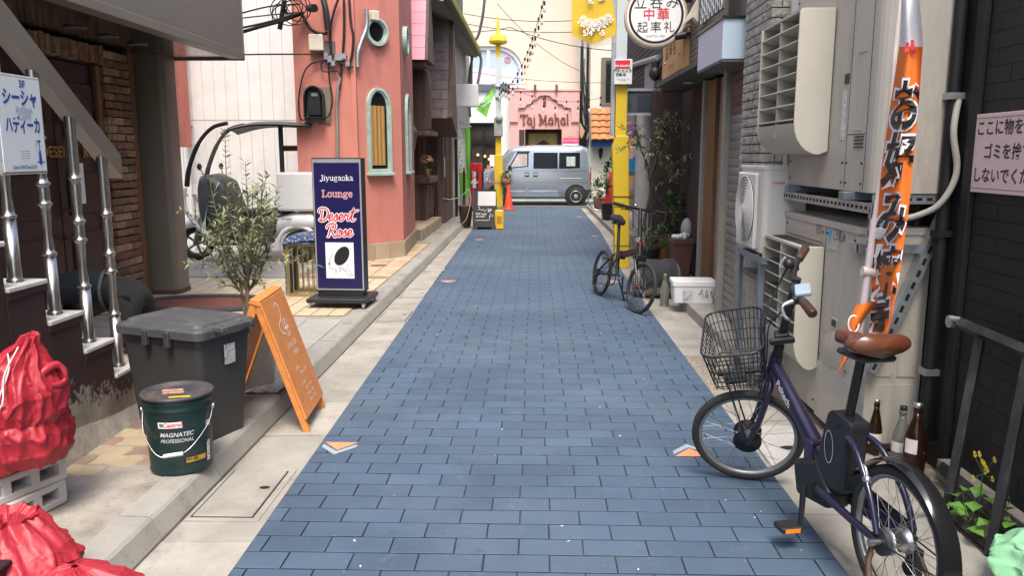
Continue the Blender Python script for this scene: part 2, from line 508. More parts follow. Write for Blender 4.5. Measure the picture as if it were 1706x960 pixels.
for (a, b) in covers:
 q = MB().box(-1.445, -1.135, a, b, -.02, .0045)
 fr = part('cover_frame', q, m_conc, gut, bev=.002)
 part('cover_gap', MB().box(-1.43, -1.165, a + .025, b - .03, -.02, .0062), m_hole, gut)
 c = part('cover_slab', MB().box(-1.424, -1.172, a + .031, b - .036, -.02, .0095), m_conc, gut, bev=.003)
 q = MB(); q.add([(-1.215 + .024 * math.cos(t * PI / 8), (a + b) / 2 + .045 + .017 * math.sin(t * PI / 8), .0105) for t in range(16)], [list(range(16))])
 part('lifting_hole', q, m_hole, c)

# ---- left pavement
side = struct('pavement', MB().box(-9, -1.628, -3, 23, -.06, .096), m_conc2)
# wavy interlocking pavers
rp_ = random.Random(3)
def wavy(w, d):
 n = 3; pts = []
 xs = [-w / 2, -w / 6, w / 6, w / 2]
 off = [0, .014, -.014, 0]
 bot = [(x, -d / 2 + o_) for x, o_ in zip(xs, off)]
 top = [(x, d / 2 + o_) for x, o_ in zip(xs, off)]
 rt = [(w / 2 + .012, 0)]
 lf = [(-w / 2 + .012, 0)]
 return bot + rt + top[::-1] + lf
pv = []
for m in (m_pred, m_pyel, m_pbrn):
 q = MB(); pts = wavy(.212, .112)
 q.prism([(a, b, 0) for a, b in pts], (0, 0, .004))
 pv.append(_mesh('paver', q, m, bev=.002))
j = 0; y = 3.0
while y < 4.85:
 x = -2.16 + (.11 if j % 2 else 0)
 while x < -1.70:
  k = rp_.random()
  lean = .85 if abs(x + 1.97 + (y - 3.6) * .12) < .13 else .06
  m = 1 if k < lean else (0 if k < .6 + lean * .3 else 2)
  if not (y < 3.4 and x > -1.80 - (3.4 - y)) :
   piece('paver', pv[m], side, (x, y, .095), (rnd.uniform(-.008, .008), rnd.uniform(-.008, .008), 0))
  x += .22
 y += .12; j += 1
# granite slabs
gm = _mesh('granite_slab', MB().box(-.147, .147, -.147, .147, 0, .008), m_gran, bev=.002)
for i in range(4):
 for j in range(6):
  piece('granite_slab', gm, side, (-1.79 - .3 * i, 5.05 + .3 * j, .095), (0, 0, 0))
# beige tiles in front of the lounge door
part('tile_bed', MB().box(-4.1, -1.66, 6.84, 9.05, .0, .0985), m_joint, side)
tm = _mesh('paving_tile', MB().box(-.0705, .0705, -.0705, .0705, 0, .007), m_tile, bev=.0015)
for i in range(16):
 for j in range(14):
  x, y = -1.74 - .15 * i, 6.93 + .15 * j
  piece('paving_tile', tm, side, (x, y, .0985), (rnd.uniform(-.004, .004), rnd.uniform(-.004, .004), 0))
part('tile_bed', MB().box(-2.75, -1.66, 9.1, 12.9, .0, .0985), m_joint, side)
m_tile2 = mat('rusty_paving_tile', (.42, .33, .22), .75, var=.2, rnd_=.14, bump=.2, bscale=90, dirt=(.36, .17, .08), damt=.7, dscale=1.6)
tm2 = _mesh('paving_tile', MB().box(-.115, .115, -.115, .115, 0, .007), m_tile2, bev=.0015)
for i in range(4):
 for j in range(15):
  piece('paving_tile', tm2, side, (-1.78 - .24 * i, 9.24 + .24 * j, .0985), (rnd.uniform(-.004, .004), 0, 0))
# driveway where the scooter stands
part('driveway', MB().box(-7, -2.76, 9.07, 12.5, 0, .1005), mat('driveway_concrete', (.27, .26, .24), .85, var=.2, scale=2, bump=.3, bscale=90, world=True, dirt=(.15, .14, .13), damt=.7), side)
q = MB(); q.add([(-1.98 + .11 * math.cos(t * PI / 10), 10.05 + .11 * math.sin(t * PI / 10), .108) for t in range(20)], [list(range(20))])
part('drain_cover', q, mat('rusty_iron', (.16, .08, .05), .8, var=.3), side)

# ---- right gutter and steps
rg = struct('right_gutter', MB().box(1.0, 2.2, -3, 23, -.06, -.008), m_agg)
y = .5
while y < 22.8:
 L_ = .9
 if not (4.55 < y + .4 < 6.1):
  q = MB(); a, b = interp(RE, y) - .03, interp(RE, y + L_) - .03
  xr = 1.50 if y > 4 else 1.72
  q.prism([(a, y + .003, -.03), (xr, y + .003, -.03), (xr, y + .003, -.004), (a, y + .003, .001)], (0, L_ - .006, 0))
  part('gutter_slab', q, m_conc, rg)
 y += L_
c = part('cover_slab', MB().box(1.16, 1.50, 3.72, 4.30, -.02, .012), mat('pale_cover', (.42, .41, .38), .85, var=.12, world=True, bump=.2, bscale=90), rg, bev=.003)
q = MB(); q.add([(1.33 + .06 * math.cos(t * PI / 8), 3.95 + .03 * math.sin(t * PI / 8), .0135) for t in range(16)], [list(range(16))])
part('lifting_hole', q, m_hole, c)
step = struct('doorstep', MB().box(1.485, 2.2, 4.9, 10.4, -.05, .088), m_joint)
for (a, b) in ((4.9, 5.9), (5.9, 6.75), (6.75, 7.6), (7.6, 8.6), (8.6, 10.4)):
 part('step_slab', MB().box(1.475, 1.66 if b < 7 else 1.86, a + .003, b - .003, -.05, .1), m_conc, step, bev=.008)
rs = struct('right_pavement', MB().box(1.55, 9, 10.41, 23, -.06, .09), m_conc2)
q = MB().box(1.49, 1.545, 10.41, 23, -.06, .098)
part('kerb_stone', q, m_kerb, rs, bev=.006)
# ---- cross street
xs = struct('cross_street', MB().box(-40, 40, 23.35, 27.4, -.05, .002), mat('cross_asphalt', (.11, .11, .11), .85, var=.15, bump=.4, bscale=120, world=True))
part('white_line', MB().box(-40, 40, 26.55, 26.68, .0, .0065), white_paint, xs)
part('green_strip', MB().box(-40, 40, 26.7, 27.35, .0, .006), mat('green_strip_paint', (.16, .34, .27), .7, var=.12, world=True), xs)
fp = struct('far_pavement', MB().box(-40, 40, 27.4, 60, -.05, .1), m_conc2)
# ================================================================== left: lounge building, staircase, railing
from mathutils import noise as mnoise
m_fascia = mat('taupe_panel', (.205, .178, .142), .42, var=.05, scale=1.5, rnd_=.02)
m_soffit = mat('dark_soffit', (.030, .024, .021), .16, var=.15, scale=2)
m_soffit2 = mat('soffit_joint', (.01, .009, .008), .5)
m_colpaint = mat('column_paint', (.185, .162, .125), .35, var=.07, scale=2)
m_bdoor = mat('dark_brown_door', (.026, .011, .010), .4, var=.25, scale=3, stretch=(1, 1, .2))
m_brk = [mat('tan_brick_%s' % k, c, .85, var=.35, scale=16, bump=.6, bscale=35, rnd_=.22, dirt=(.05, .032, .026), damt=.75, dscale=9, bdist=.01) for k, c in (('light', (.30, .20, .115)), ('red', (.23, .105, .065)), ('brown', (.16, .10, .065)))]
m_mort = mat('dark_mortar', (.035, .027, .022), .9)
m_woodtrim = mat('brown_wood_trim', (.17, .075, .035), .5, var=.25, stretch=(6, 6, .6))
brass = mat('brass', (.50, .33, .12), .35, .85, var=.12)
WX = -3.85
lb = thing('lounge_building', 'taupe panelled building with overhanging canopy above a dark brown brick-framed entrance', 'building', (-3.85, 6.5, .1))
seams = [-1, 1.6, 3.4, 5.38, 7.37, 8.13]
for a, b in zip(seams, seams[1:]):
 q = MB().box(-3.0, -2.9, a + .004, b - .004, 2.515, 5.6)
 wpart('fascia_panel', q, m_fascia, lb)
wpart('fascia_lip', MB().box(-3.02, -2.885, -1, 8.14, 2.44, 2.51), m_fascia, lb, bev=.004)
wpart('fascia_core', MB().box(-8, -3.005, -1, 8.12, 2.5, 5.6), m_soffit2, lb)
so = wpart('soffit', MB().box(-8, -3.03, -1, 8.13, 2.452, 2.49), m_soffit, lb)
wpart('end_panel', MB().box(-3.9, -2.89, 8.142, 8.16, 2.43, 5.6), m_fascia, lb)
for (x, y) in ((125, 45), (180, 60), (229, 73)):
 p = AZ(x, y, 2.45)
 d = MB().lathe([(.045, 2.452), (.075, 2.452), (.082, 2.445), (.078, 2.440), (.06, 2.442), (.05, 2.448)], 24, Matrix.Translation((p.x, p.y, 0)))
 r_ = wpart('downlight', d, mat('chrome_dark', (.22, .22, .22), .3, .8), lb)
 wpart('lamp_glass', MB().lathe([(.001, 2.4495), (.052, 2.4495)], 20, Matrix.Translation((p.x, p.y, 0))), mat('frosted_lamp', (.35, .34, .32), .3), r_)
# wall, doors
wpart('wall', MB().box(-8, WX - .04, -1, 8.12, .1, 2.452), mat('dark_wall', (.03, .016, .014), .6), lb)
yd0, yd1, yd2 = 5.62, 6.42, 7.12
for (a, b) in ((yd0, yd1), (yd1, yd2)):
 d = wpart('door', MB().box(WX - .04, WX, a + .006, b - .006, .1, 2.26), m_bdoor, lb, bev=.004)
 for (z0, z1) in ((.25, .85), (1.0, 1.35), (1.65, 2.1)):
  q = MB().box(WX, WX + .012, a + .12, b - .12, z0, z1)
  wpart('door_panel', q, m_bdoor, d, bev=.008)
 q = MB()
 cy = (a + b) / 2
 arc = [(WX + .013, cy + .28 * math.cos(t), 1.75 + .28 * math.sin(t)) for t in [PI * i / 12 for i in range(13)]]
 q.tube(arc, .008, 6)
 wpart('arched_moulding', q, m_bdoor, d)
q = MB().cyl((WX + .05, 6.50, .98), (WX + .05, 6.50, 1.62), .014, 10)
for z in (1.05, 1.55): q.cyl((WX, 6.50, z), (WX + .05, 6.50, z), .009, 8)
wpart('brass_bar_handle', q, brass, lb)
wpart('door_knob', MB().ball((WX + .05, 6.49, .82), .028).cyl((WX, 6.49, .82), (WX + .05, 6.49, .82), .012, 8), brass, lb)
pa = AX(128, 306, WX)
wpart('paper_notice', MB().box(WX + .014, WX + .016, pa.y - .09, pa.y + .09, pa.z - .17, pa.z + .17), white_paint, lb)
c = AX(128, 254, WX + .03)
for (t, dy) in (('DESERT', -.28), ('ROSE', .24)): wpart('brass_lettering', text_mb(t, .125, frame((WX + .032, c.y + dy, c.z), (0, 1, 0), (0, 0, 1)), bold=.012, depth=.006, spacing=1.05), brass, lb)
wpart('brass_lettering', text_mb('LOUNGE', .06, frame((WX + .032, c.y + .05, c.z + .14), (0, 1, 0), (0, 0, 1)), bold=.01, depth=.004), brass, lb)
# brick surround: a pier right of the door and a soldier course over it
pier = wpart('brick_pier', MB().box(WX - .03, WX + .01, 7.13, 7.60, .1, 2.44), m_mort, lb)
z = .11; k = 0
bset = []
for m in m_brk:
 for _ in range(3):
  q = MB(); q.box(0, .055, -.5, .5, -.5, .5)
  for i, v in enumerate(q.v): v.x += rnd.uniform(-.008, .010); v.y += rnd.uniform(-.03, .03); v.z += rnd.uniform(-.06, .06)
  bset.append(_mesh('brick', q, m, bev=.004))
while z < 2.40:
 h = .068
 ws = (.30, .15) if k % 2 else (.17, .28)
 y = 7.135
 for w_ in ws:
  piece('brick', rnd.choice(bset), pier, (WX + rnd.uniform(.0, .014) - lb.location.x, y + w_ / 2 - lb.location.y, z + h / 2 - lb.location.z), (0, 0, 0), (1, w_ - .010, h - .008))
  y += w_
 z += h + .004; k += 1
arch = wpart('brick_arch', MB().box(WX - .03, WX + .008, 5.5, 7.13, 2.27, 2.44), m_mort, lb)
y = 5.5
while y < 7.1:
 piece('brick', rnd.choice(bset), arch, (WX + rnd.uniform(.01, .03) - lb.location.x, y + .035 - lb.location.y, 2.355 - lb.location.z), (0, 0, 0), (1, .062, rnd.uniform(.14, .165)))
 y += .07
wpart('wood_trim', MB().box(WX - .02, WX + .05, 7.61, 7.70, .1, 2.45), m_woodtrim, lb, bev=.004)
wpart('wood_trim', MB().box(WX - .01, WX + .04, 7.045, 7.125, .1, 2.27), m_woodtrim, lb, bev=.004)
# rounded column
prof = []
cx, cy, hx, hy, rr = -3.775, 8.02, .185, .16, .06
for (sx, sy, a0) in ((1, 1, 0), (-1, 1, 90), (-1, -1, 180), (1, -1, 270)):
 for i in range(6):
  a = R(a0 + 18 * i)
  prof.append((cx + sx * (hx - rr) + rr * math.cos(a), cy + sy * (hy - rr) + rr * math.sin(a), .1))
cl = wpart('column', MB().prism(prof, (0, 0, 2.352), smooth=True), m_colpaint, lb)
wpart('column_base', MB().prism([(cx + (p[0] - cx) * 1.05, cy + (p[1] - cy) * 1.05, .1) for p in prof], (0, 0, .05), smooth=True), mat('base_brown', (.10, .06, .05), .6), cl)
# orange-painted return of the neighbouring wall seen past the column
# ------------------------------------------------------------------ staircase
def peeling(name, brown, grey):
 m = mat(name, brown, .6, var=.2, scale=5, bump=.25, bscale=40)
 nt = m.node_tree; N = nt.nodes; L = nt.links; b = N['Principled BSDF']
 src = b.inputs['Base Color'].links[0].from_socket
 tc = N.new('ShaderNodeNewGeometry')
 sp = N.new('ShaderNodeSeparateXYZ'); L.new(tc.outputs['Position'], sp.inputs[0])
 nz = N.new('ShaderNodeTexNoise'); nz.inputs['Scale'].default_value = 22; nz.inputs['Detail'].default_value = 8; nz.inputs['Roughness'].default_value = .75
 L.new(tc.outputs['Position'], nz.inputs['Vector'])
 n2 = N.new('ShaderNodeTexNoise'); n2.inputs['Scale'].default_value = 2.5; n2.inputs['Detail'].default_value = 3
 L.new(tc.outputs['Position'], n2.inputs['Vector'])
 def math_(op, a, b_):
  q = N.new('ShaderNodeMath'); q.operation = op
  for i, s_ in enumerate((a, b_)):
   if isinstance(s_, (int, float)): q.inputs[i].default_value = s_
   else: L.new(s_, q.inputs[i])
  return q.outputs[0]
 # ragged edge of the flaked-off paint: about 0.16 m above the pavement, climbing along the flight
 edge = math_('ADD', math_('MULTIPLY', math_('SUBTRACT', 4.25, sp.outputs['Y']), .20), .26)
 h = math_('SUBTRACT', sp.outputs['Z'], edge)
 h = math_('ADD', h, math_('MULTIPLY', math_('SUBTRACT', nz.outputs['Fac'], .5), .75))
 h = math_('ADD', h, math_('MULTIPLY', math_('SUBTRACT', n2.outputs['Fac'], .5), .25))
 r_ = N.new('ShaderNodeValToRGB'); r_.color_ramp.elements[0].position = .49; r_.color_ramp.elements[1].position = .52
 L.new(math_('ADD', h, .5), r_.inputs[0])
 gz = N.new('ShaderNodeTexNoise'); gz.inputs['Scale'].default_value = 7; gz.inputs['Detail'].default_value = 7
 L.new(tc.outputs['Position'], gz.inputs['Vector'])
 gr = N.new('ShaderNodeValToRGB'); gr.color_ramp.elements[0].position = .35; gr.color_ramp.elements[1].position = .68
 gr.color_ramp.elements[0].color = (*[c * .62 for c in grey], 1); gr.color_ramp.elements[1].color = (*[c * 1.15 for c in grey], 1)
 L.new(gz.outputs['Fac'], gr.inputs[0])
 mx = N.new('ShaderNodeMix'); mx.data_type = 'RGBA'
 L.new(r_.outputs[0], mx.inputs[0]); L.new(gr.outputs[0], mx.inputs[6]); L.new(src, mx.inputs[7])
 L.new(mx.outputs[2], b.inputs['Base Color'])
 return m
m_peel = peeling('peeling_brown_paint', (.045, .024, .023), (.31, .285, .24))
m_brownp = mat('brown_stair_paint', (.034, .017, .017), .55, var=.2)
m_tread = mat('white_tread', (.62, .60, .56), .6, var=.08, dirt=(.40, .36, .32), damt=.6, dscale=7)
st = thing('staircase', 'brown painted concrete staircase with white treads and flaking paint, climbing towards the viewer', 'staircase', (-2.6, 4.2, .1))
SX0, SX1 = -3.05, -2.16
RUN, RISE = .258, .1935
for k in range(-1, 9):
 y1 = 4.193 - RUN * k; y0 = y1 - RUN; zt_ = .38 + RISE * k
 q = MB().box(SX0, SX1, y0 + .0015, y1 - .0015, .08, zt_ - .022)
 s_ = wpart('step', q, m_peel, st, bev=.003)
 wpart('tread', MB().box(SX0 - .01, SX1 + .012, y0 + .003, y1 + .014, zt_ - .022, zt_), m_tread, s_, bev=.004)
 wpart('nosing', MB().box(SX1 + .0005, SX1 + .009, y0 + .005, y1 + .006, zt_ - .052, zt_ - .023), m_brownp, s_)
# plaster foot along the base
q = MB()
pts = [(4.5, .12), (4.2, .135), (3.9, .15), (3.6, .19), (3.3, .23), (3.0, .27), (2.6, .3), (1.8, .3)]
for (a, b) in zip(pts, pts[1:]):
 q.add([(SX1 + .05, a[0], .095), (SX1 + .05, b[0], .095), (SX1 + .012, b[0], b[1] + .0), (SX1 + .012, a[0], a[1]), (SX1 - .002, a[0], a[1] + .03), (SX1 - .002, b[0], b[1] + .03)], [(0, 3, 2, 1), (3, 4, 5, 2)], True)
wpart('plaster_foot', q, mat('grey_plaster', (.30, .275, .23), .85, var=.25, scale=7, bump=.6, bscale=30, bdist=.01), st)
# ------------------------------------------------------------------ railing
m_sat = mat('satin_stainless', (.50, .48, .45), .28, .95, var=.08, scale=3, stretch=(40, 40, 1))
m_rail = mat('satin_handrail', (.36, .33, .29), .35, .75, var=.06, scale=3)
rl = thing('stair_railing', 'satin stainless staircase railing with turned balusters and a broad sloping handrail', 'railing', (-2.22, 4.1, .38))
def bal(H):
 a = .026; rgs = []
 P = [(.034, 0), (.034, .012), (.029, .016), (a + .002, .03), (a + .001, .24 * H)]
 def ring(z): return [(a - .002, z - .012), (a + .006, z - .007), (a + .006, z + .003), (a - .002, z + .008)]
 P += ring(.25 * H) + [(a - .003, .275 * H), (a - .008, .33 * H), (a - .004, .43 * H)] + ring(.45 * H) + [(a - .001, .47 * H), (a - .001, .51 * H)] + ring(.53 * H) + [(a - .006, .56 * H), (a - .001, .64 * H), (a + .0, .68 * H)] + ring(.71 * H) + [(a, .74 * H), (a, H)]
 return P
for k in range(0, 7):
 y = 4.10 - RUN * k; z0 = .38 + RISE * k; z1 = 1.44 + (4.2 - y) * .73 + .02
 wpart('baluster', MB().lathe(bal(z1 - z0), 20, Matrix.Translation((-2.225, y, z0))), m_sat, rl)
ya, za, yb, zb = 4.235, 1.375, 2.0, 1.375 + (4.235 - 2.0) * .735
q = MB().prism([(-2.265, ya, za), (-2.265, ya, za + .125), (-2.265, yb, zb + .135), (-2.265, yb, zb)], (.075, 0, 0))
wpart('handrail', q, m_rail, rl, bev=.004)
# ------------------------------------------------------------------ lightbox sign on the railing
sg = thing('shisha_cafe_sign', 'white framed shisha café lightbox with blue Japanese lettering hung on the staircase railing', 'sign', (-2.12, 3.32, 1.42))
Y0, Y1, Z0, Z1 = 3.165, 3.470, 1.42, 1.825
wpart('case', MB().box(-2.165, -2.125, Y0, Y1, Z0, Z1), mat('aluminium_frame', (.60, .61, .62), .35, .6), sg, bev=.004)
wpart('panel', MB().box(-2.124, -2.121, Y0 + .012, Y1 - .012, Z0 + .012, Z1 - .012), mat('milky_panel', (.82, .86, .86), .25, var=.02), sg)
m_bl = mat('blue_ink', (.02, .085, .36), .4, var=.05)
m_bl2 = mat('pale_blue_ink', (.45, .55, .68), .4, var=.05)
yc = (Y0 + Y1) / 2
def FS(y, z): return frame((-2.1195, y, z), (0, 1, 0), (0, 0, 1))
lines(sg, m_bl, [(FS(yc + .02, 1.788), '3F', .042, dict(bold=.03)), (FS(yc, 1.728), 'シーシャ', .072, dict(bold=.035, xs=.80)), (FS(yc + .005, 1.618), 'ハディーカ', .070, dict(bold=.035, xs=.66)), (FS(yc - .01, 1.45), 'Open13:00/Close23:30', .020, dict(bold=.015, xs=.85))] + [(FS(yc, z), '━━ ━━━', .011, {}) for z in (1.515, 1.505, 1.495, 1.485)])
lines(sg, m_bl2, [(FS(yc + .02, 1.683), 'SHISHA', .034, dict(bold=.03)), (FS(yc + .02, 1.655), 'CAFE', .034, dict(bold=.03))])
q = MB()
M = FS(yc + .10, 1.47)
q.ribbon([(-.026, 0), (.03, 0)], .004, M); q.ribbon([(0, 0), (0, .045)], [.022, .012], M, lift=.0003); q.ribbon([(0, .045), (0, .09)], .004, M, lift=.0003); q.ribbon([(-.008, .088), (.008, .088)], .008, M)
q.ribbon(smooth_path([(0, .03, 0), (-.022, .05, 0), (-.018, .09, 0), (-.008, .07, 0)], 5), .002, M)
wpart('hookah_drawing', q, m_bl, sg)

# ------------------------------------------------------------------ doormat behind the bin
mt = thing('doormat', 'red-brown doormat with grey rope border behind the grey bin', 'mat', (-3.05, 7.15, .106))
cxm, cym = -3.05, 7.3
ell = [(cxm + .62 * math.cos(t), cym + .36 * math.sin(t), .107) for t in [2 * PI * i / 40 for i in range(40)]]
wpart('mat_face', MB().prism(ell, (0, 0, .012)), mat('red_mat', (.15, .05, .035), .95, var=.2, bump=.5, bscale=200), mt)
wpart('rope_border', MB().tube([(p[0], p[1], .122) for p in ell], .028, 8, closed=True), mat('rope_grey', (.05, .05, .055), .9, var=.5, scale=60, bump=.6, bscale=120), mt)
# ================================================================== left: things on the pavement
def add_leaf(mb, p, d, L_, W_, up=Vector((0, 0, 1)), fold=.25, mi=0):
 d = d.normalized(); s = d.cross(up)
 if s.length < .05: s = d.orthogonal()
 s.normalize(); nrm = s.cross(d)
 a = p; t = p + d * L_ - nrm * L_ * .12; m1 = p + d * L_ * .45 + s * W_ + nrm * W_ * fold; m2 = p + d * L_ * .45 - s * W_ + nrm * W_ * fold
 c = p + d * L_ * .45
 mb.add([a, m1, t, m2, c], [(0, 4, 1), (1, 4, 2), (2, 4, 3), (3, 4, 0)], False, mi)
def leafy_path(mb, path, step, L_, W_, r, spread=.9, mi=None, start=0.0):
 path = [Vector(p) for p in path]
 tot = sum((b - a).length for a, b in zip(path, path[1:])); acc = 0
 side = 1
 nxt = start * tot
 for a, b in zip(path, path[1:]):
  seg = (b - a).length
  t = (b - a).normalized()
  while nxt < acc + seg:
   p = a.lerp(b, (nxt - acc) / seg)
   o = t.orthogonal().normalized(); o.rotate(Matrix.Rotation(r.uniform(0, 2 * PI), 3, t))
   for sgn in (1, -1):
    d = t * r.uniform(.4, .9) + o * sgn * spread * r.uniform(.7, 1.2)
    k = r.uniform(.65, 1.15)
    add_leaf(mb, p, d, L_ * k, W_ * k, up=Vector((r.uniform(-.5, .5), r.uniform(-.5, .5), 1)), mi=(r.choice(mi) if mi else 0))
   nxt += step * r.uniform(.7, 1.3)
  acc += seg
m_olive = [mat('olive_leaf_a', (.15, .185, .075), .5, var=.25, scale=9), mat('olive_leaf_b', (.24, .275, .14), .5, var=.2, scale=9), mat('olive_leaf_c', (.10, .13, .05), .55, var=.25, scale=9)]
m_bark = mat('olive_bark', (.16, .12, .085), .85, var=.3, bump=.5, bscale=60)
m_leafg = [mat('green_leaf_a', (.045, .11, .025), .5, var=.25), mat('green_leaf_b', (.08, .17, .035), .5, var=.25), mat('green_leaf_c', (.025, .065, .018), .5, var=.25)]

# ---- potted olive tree
r = random.Random(11)
ot = thing('olive_tree', 'young bushy olive tree with slender grey-green leaves in a pale pot behind the bin', 'tree', (-1.74, 4.74, .10))
PX, PY = -1.74, 4.74
wpart('pot', MB().lathe([(.001, .10), (.125, .10), (.135, .12), (.165, .46), (.168, .47), (.155, .47), (.150, .43), (.001, .43)], 28, Matrix.Translation((PX, PY, 0))), mat('pale_pot', (.50, .48, .44), .6, var=.1, dirt=(.3, .27, .23), damt=.4), ot)
q = MB(); lf = MB()
for (dx, dy, hh, lean) in ((0.0, 0, .62, (.0, 0)), (-.02, .02, .60, (-.03, .02))):
 pth = [(PX + dx, PY + dy, .40), (PX + dx + lean[0] * .5, PY + dy + lean[1] * .5, .55), (PX + dx + lean[0], PY + dy, .40 + hh * .6)]
 q.tube(pth, [.013, .011, .009], 7)
base = Vector((PX, PY, .60))
for k in range(28):
 a = r.uniform(0, 2 * PI); out = r.uniform(.08, .36) * (1 if k < 26 else 1.15)
 z0 = r.uniform(.64, .84)
 p0 = Vector((PX - .01, PY, z0))
 if k < 22:
  tip = Vector((PX + math.cos(a) * out, PY + math.sin(a) * out * .8, r.uniform(.95, 1.40)))
  if k < 3: tip = Vector((PX + (-.08, .03, .16)[k], PY, (1.66, 1.46, 1.40)[k]))
  mid = p0.lerp(tip, .45) + Vector((math.cos(a), math.sin(a), 0)) * out * .22 - Vector((0, 0, .03))
 else:
  tip = Vector((PX + math.cos(a) * out * 1.25, PY + math.sin(a) * out, r.uniform(.68, .92)))
  mid = p0.lerp(tip, .5) + Vector((0, 0, .04))
 pth = smooth_path([p0, mid, tip], 6)
 n = len(pth)
 q.tube(pth, [.0055 * (1 - i / n) + .0012 for i in range(n)], 5)
 leafy_path(lf, pth, .028, .056, .0080, r, mi=[0, 0, 1, 1, 2], start=.22)
 for s_ in range(2):
  b0 = pth[r.randrange(5, n - 2)]; a2 = r.uniform(0, 2 * PI)
  tp = b0 + Vector((math.cos(a2) * .1, math.sin(a2) * .1, r.uniform(.03, .16)))
  p2 = smooth_path([b0, b0.lerp(tp, .5) + Vector((0, 0, .015)), tp], 4)
  q.tube(p2, .0014, 4); leafy_path(lf, p2, .026, .050, .0075, r, mi=[0, 0, 1, 1, 2], start=.1)
wpart('trunk', q, m_bark, ot)
o = wpart('crown', lf, m_olive, ot); o['kind'] = 'stuff'
# newspaper under the pot
q = MB(); rr_ = random.Random(3)
q.grid(lambda u, v: Vector((-1.80 + .34 * u, 4.52 + .42 * v, .112 + .022 * mnoise.noise(Vector((u * 5, v * 5, 1))) + (.03 if u > .9 else 0))), 14, 14)
solo('crumpled_newspaper', q, mat('newsprint', (.42, .40, .37), .8, var=.5, scale=30, dirt=(.06, .06, .06), damt=.8, dscale=14), 'crumpled printed newspaper lying under the pale olive pot', 'newspaper', loc=(-1.63, 4.73, .11))

# ---- grey lidded bin
m_bin = mat('grey_bin_plastic', (.045, .044, .043), .5, var=.08, scale=3)
m_lid = mat('dusty_bin_lid', (.062, .064, .066), .55, var=.12, scale=4, dirt=(.17, .165, .16), damt=.6, dscale=5)
bn = thing('lidded_bin', 'dark grey plastic bin with a dusty lid beside the green oil pail', 'bin', (-1.745, 3.885, .10), rz=R(-21))
W_, D_ = .255, .185
def rrect(hx, hy, rad, z, k=4):
 out = []
 for (sx, sy, a0) in ((1, 1, 0), (-1, 1, 90), (-1, -1, 180), (1, -1, 270)):
  for i in range(k + 1):
   a = R(a0 + 90 * i / k); out.append(Vector((sx * (hx - rad) + rad * math.cos(a), sy * (hy - rad) + rad * math.sin(a), z)))
 return out
def loft(mb, rings, cap0=True, cap1=True, smooth=True, mi=0):
 n = len(rings[0]); vs = [p for rg_ in rings for p in rg_]
 fs = [(i * n + k, i * n + (k + 1) % n, (i + 1) * n + (k + 1) % n, (i + 1) * n + k) for i in range(len(rings) - 1) for k in range(n)]
 mb.add(vs, fs, smooth, mi)
 if cap0: mb.add(rings[0], [list(range(n))[::-1]], False, mi)
 if cap1: mb.add(rings[-1], [list(range(n))], False, mi)
 return mb
part('body', loft(MB(), [rrect(W_ - .05, D_ - .035, .03, 0), rrect(W_ - .005, D_ - .005, .035, .50), rrect(W_ + .002, D_ + .002, .035, .502), rrect(W_ + .002, D_ + .002, .035, .56)], smooth=False), m_bin, bn)
lid = part('lid', loft(MB(), [rrect(W_ + .022, D_ + .022, .045, .535), rrect(W_ + .022, D_ + .022, .045, .572), rrect(W_ + .014, D_ + .014, .045, .582), rrect(W_ - .01, D_ - .01, .04, .586), rrect(W_ - .02, D_ - .02, .04, .600), rrect(W_ - .035, D_ - .035, .035, .606)], smooth=False), m_lid, bn)
part('lid_handle', MB().box(W_ - .02, W_ + .075, -.11, -.088, .560, .590).box(W_ - .02, W_ + .075, .088, .11, .560, .590).box(W_ + .052, W_ + .075, -.0879, .0879, .560, .590), m_lid, lid, bev=.006)
part('lid_flap', MB().box(W_ - .17, W_ - .05, -.10, .10, .602, .610), m_lid, lid, bev=.004)
for x in (-.06, .08, ):
 part('hinge_clip', MB().box(x - .016, x + .016, -D_ - .034, -D_ - .006, .49, .568), m_bin, bn, bev=.004)
part('sticker', MB().box(W_ - .0045, W_ + .001, -.02, .05, .38, .48), mat('worn_label', (.62, .62, .60), .6, var=.2, scale=30, speck=(.1, .1, .1), speck_scale=140, speck_amt=.56), bn)

# ---- green oil pail
m_pail = mat('dark_green_pail', (.007, .029, .030), .42, var=.35, scale=5, dirt=(.045, .036, .026), damt=.75, dscale=9)
m_plid = mat('dirty_pail_lid', (.055, .052, .062), .5, var=.3, scale=8, dirt=(.19, .12, .07), damt=.7, dscale=6)
pl = thing('oil_pail', 'dented dark green steel oil pail with wire handle at the kerb', 'pail', (-1.60, 3.42, .10), rz=R(14))
Rb, Rt, Hh = .132, .146, .355
prof = [(.001, .004), (Rb - .006, .0), (Rb, .004), (Rb + .003, .012), (Rb, .02)]
for k in range(1, 10):
 z = .02 + (Hh - .06) * k / 10; prof.append((Rb + (Rt - Rb) * k / 10, z))
prof += [(Rt - .001, Hh - .065), (Rt + .004, Hh - .06), (Rt - .001, Hh - .053), (Rt, Hh - .03), (Rt + .004, Hh - .026), (Rt - .001, Hh - .02), (Rt + .001, Hh - .008)]
part('body', MB().lathe(prof, 40, cap=False), m_pail, pl)
ld = part('lid', MB().lathe([(Rt + .001, Hh - .012), (Rt + .008, Hh - .011), (Rt + .010, Hh - .002), (Rt + .004, Hh + .004), (Rt - .006, Hh + .002), (Rt - .012, Hh - .009), (.09, Hh - .010), (.085, Hh - .008), (.001, Hh - .008)], 40), m_plid, pl)
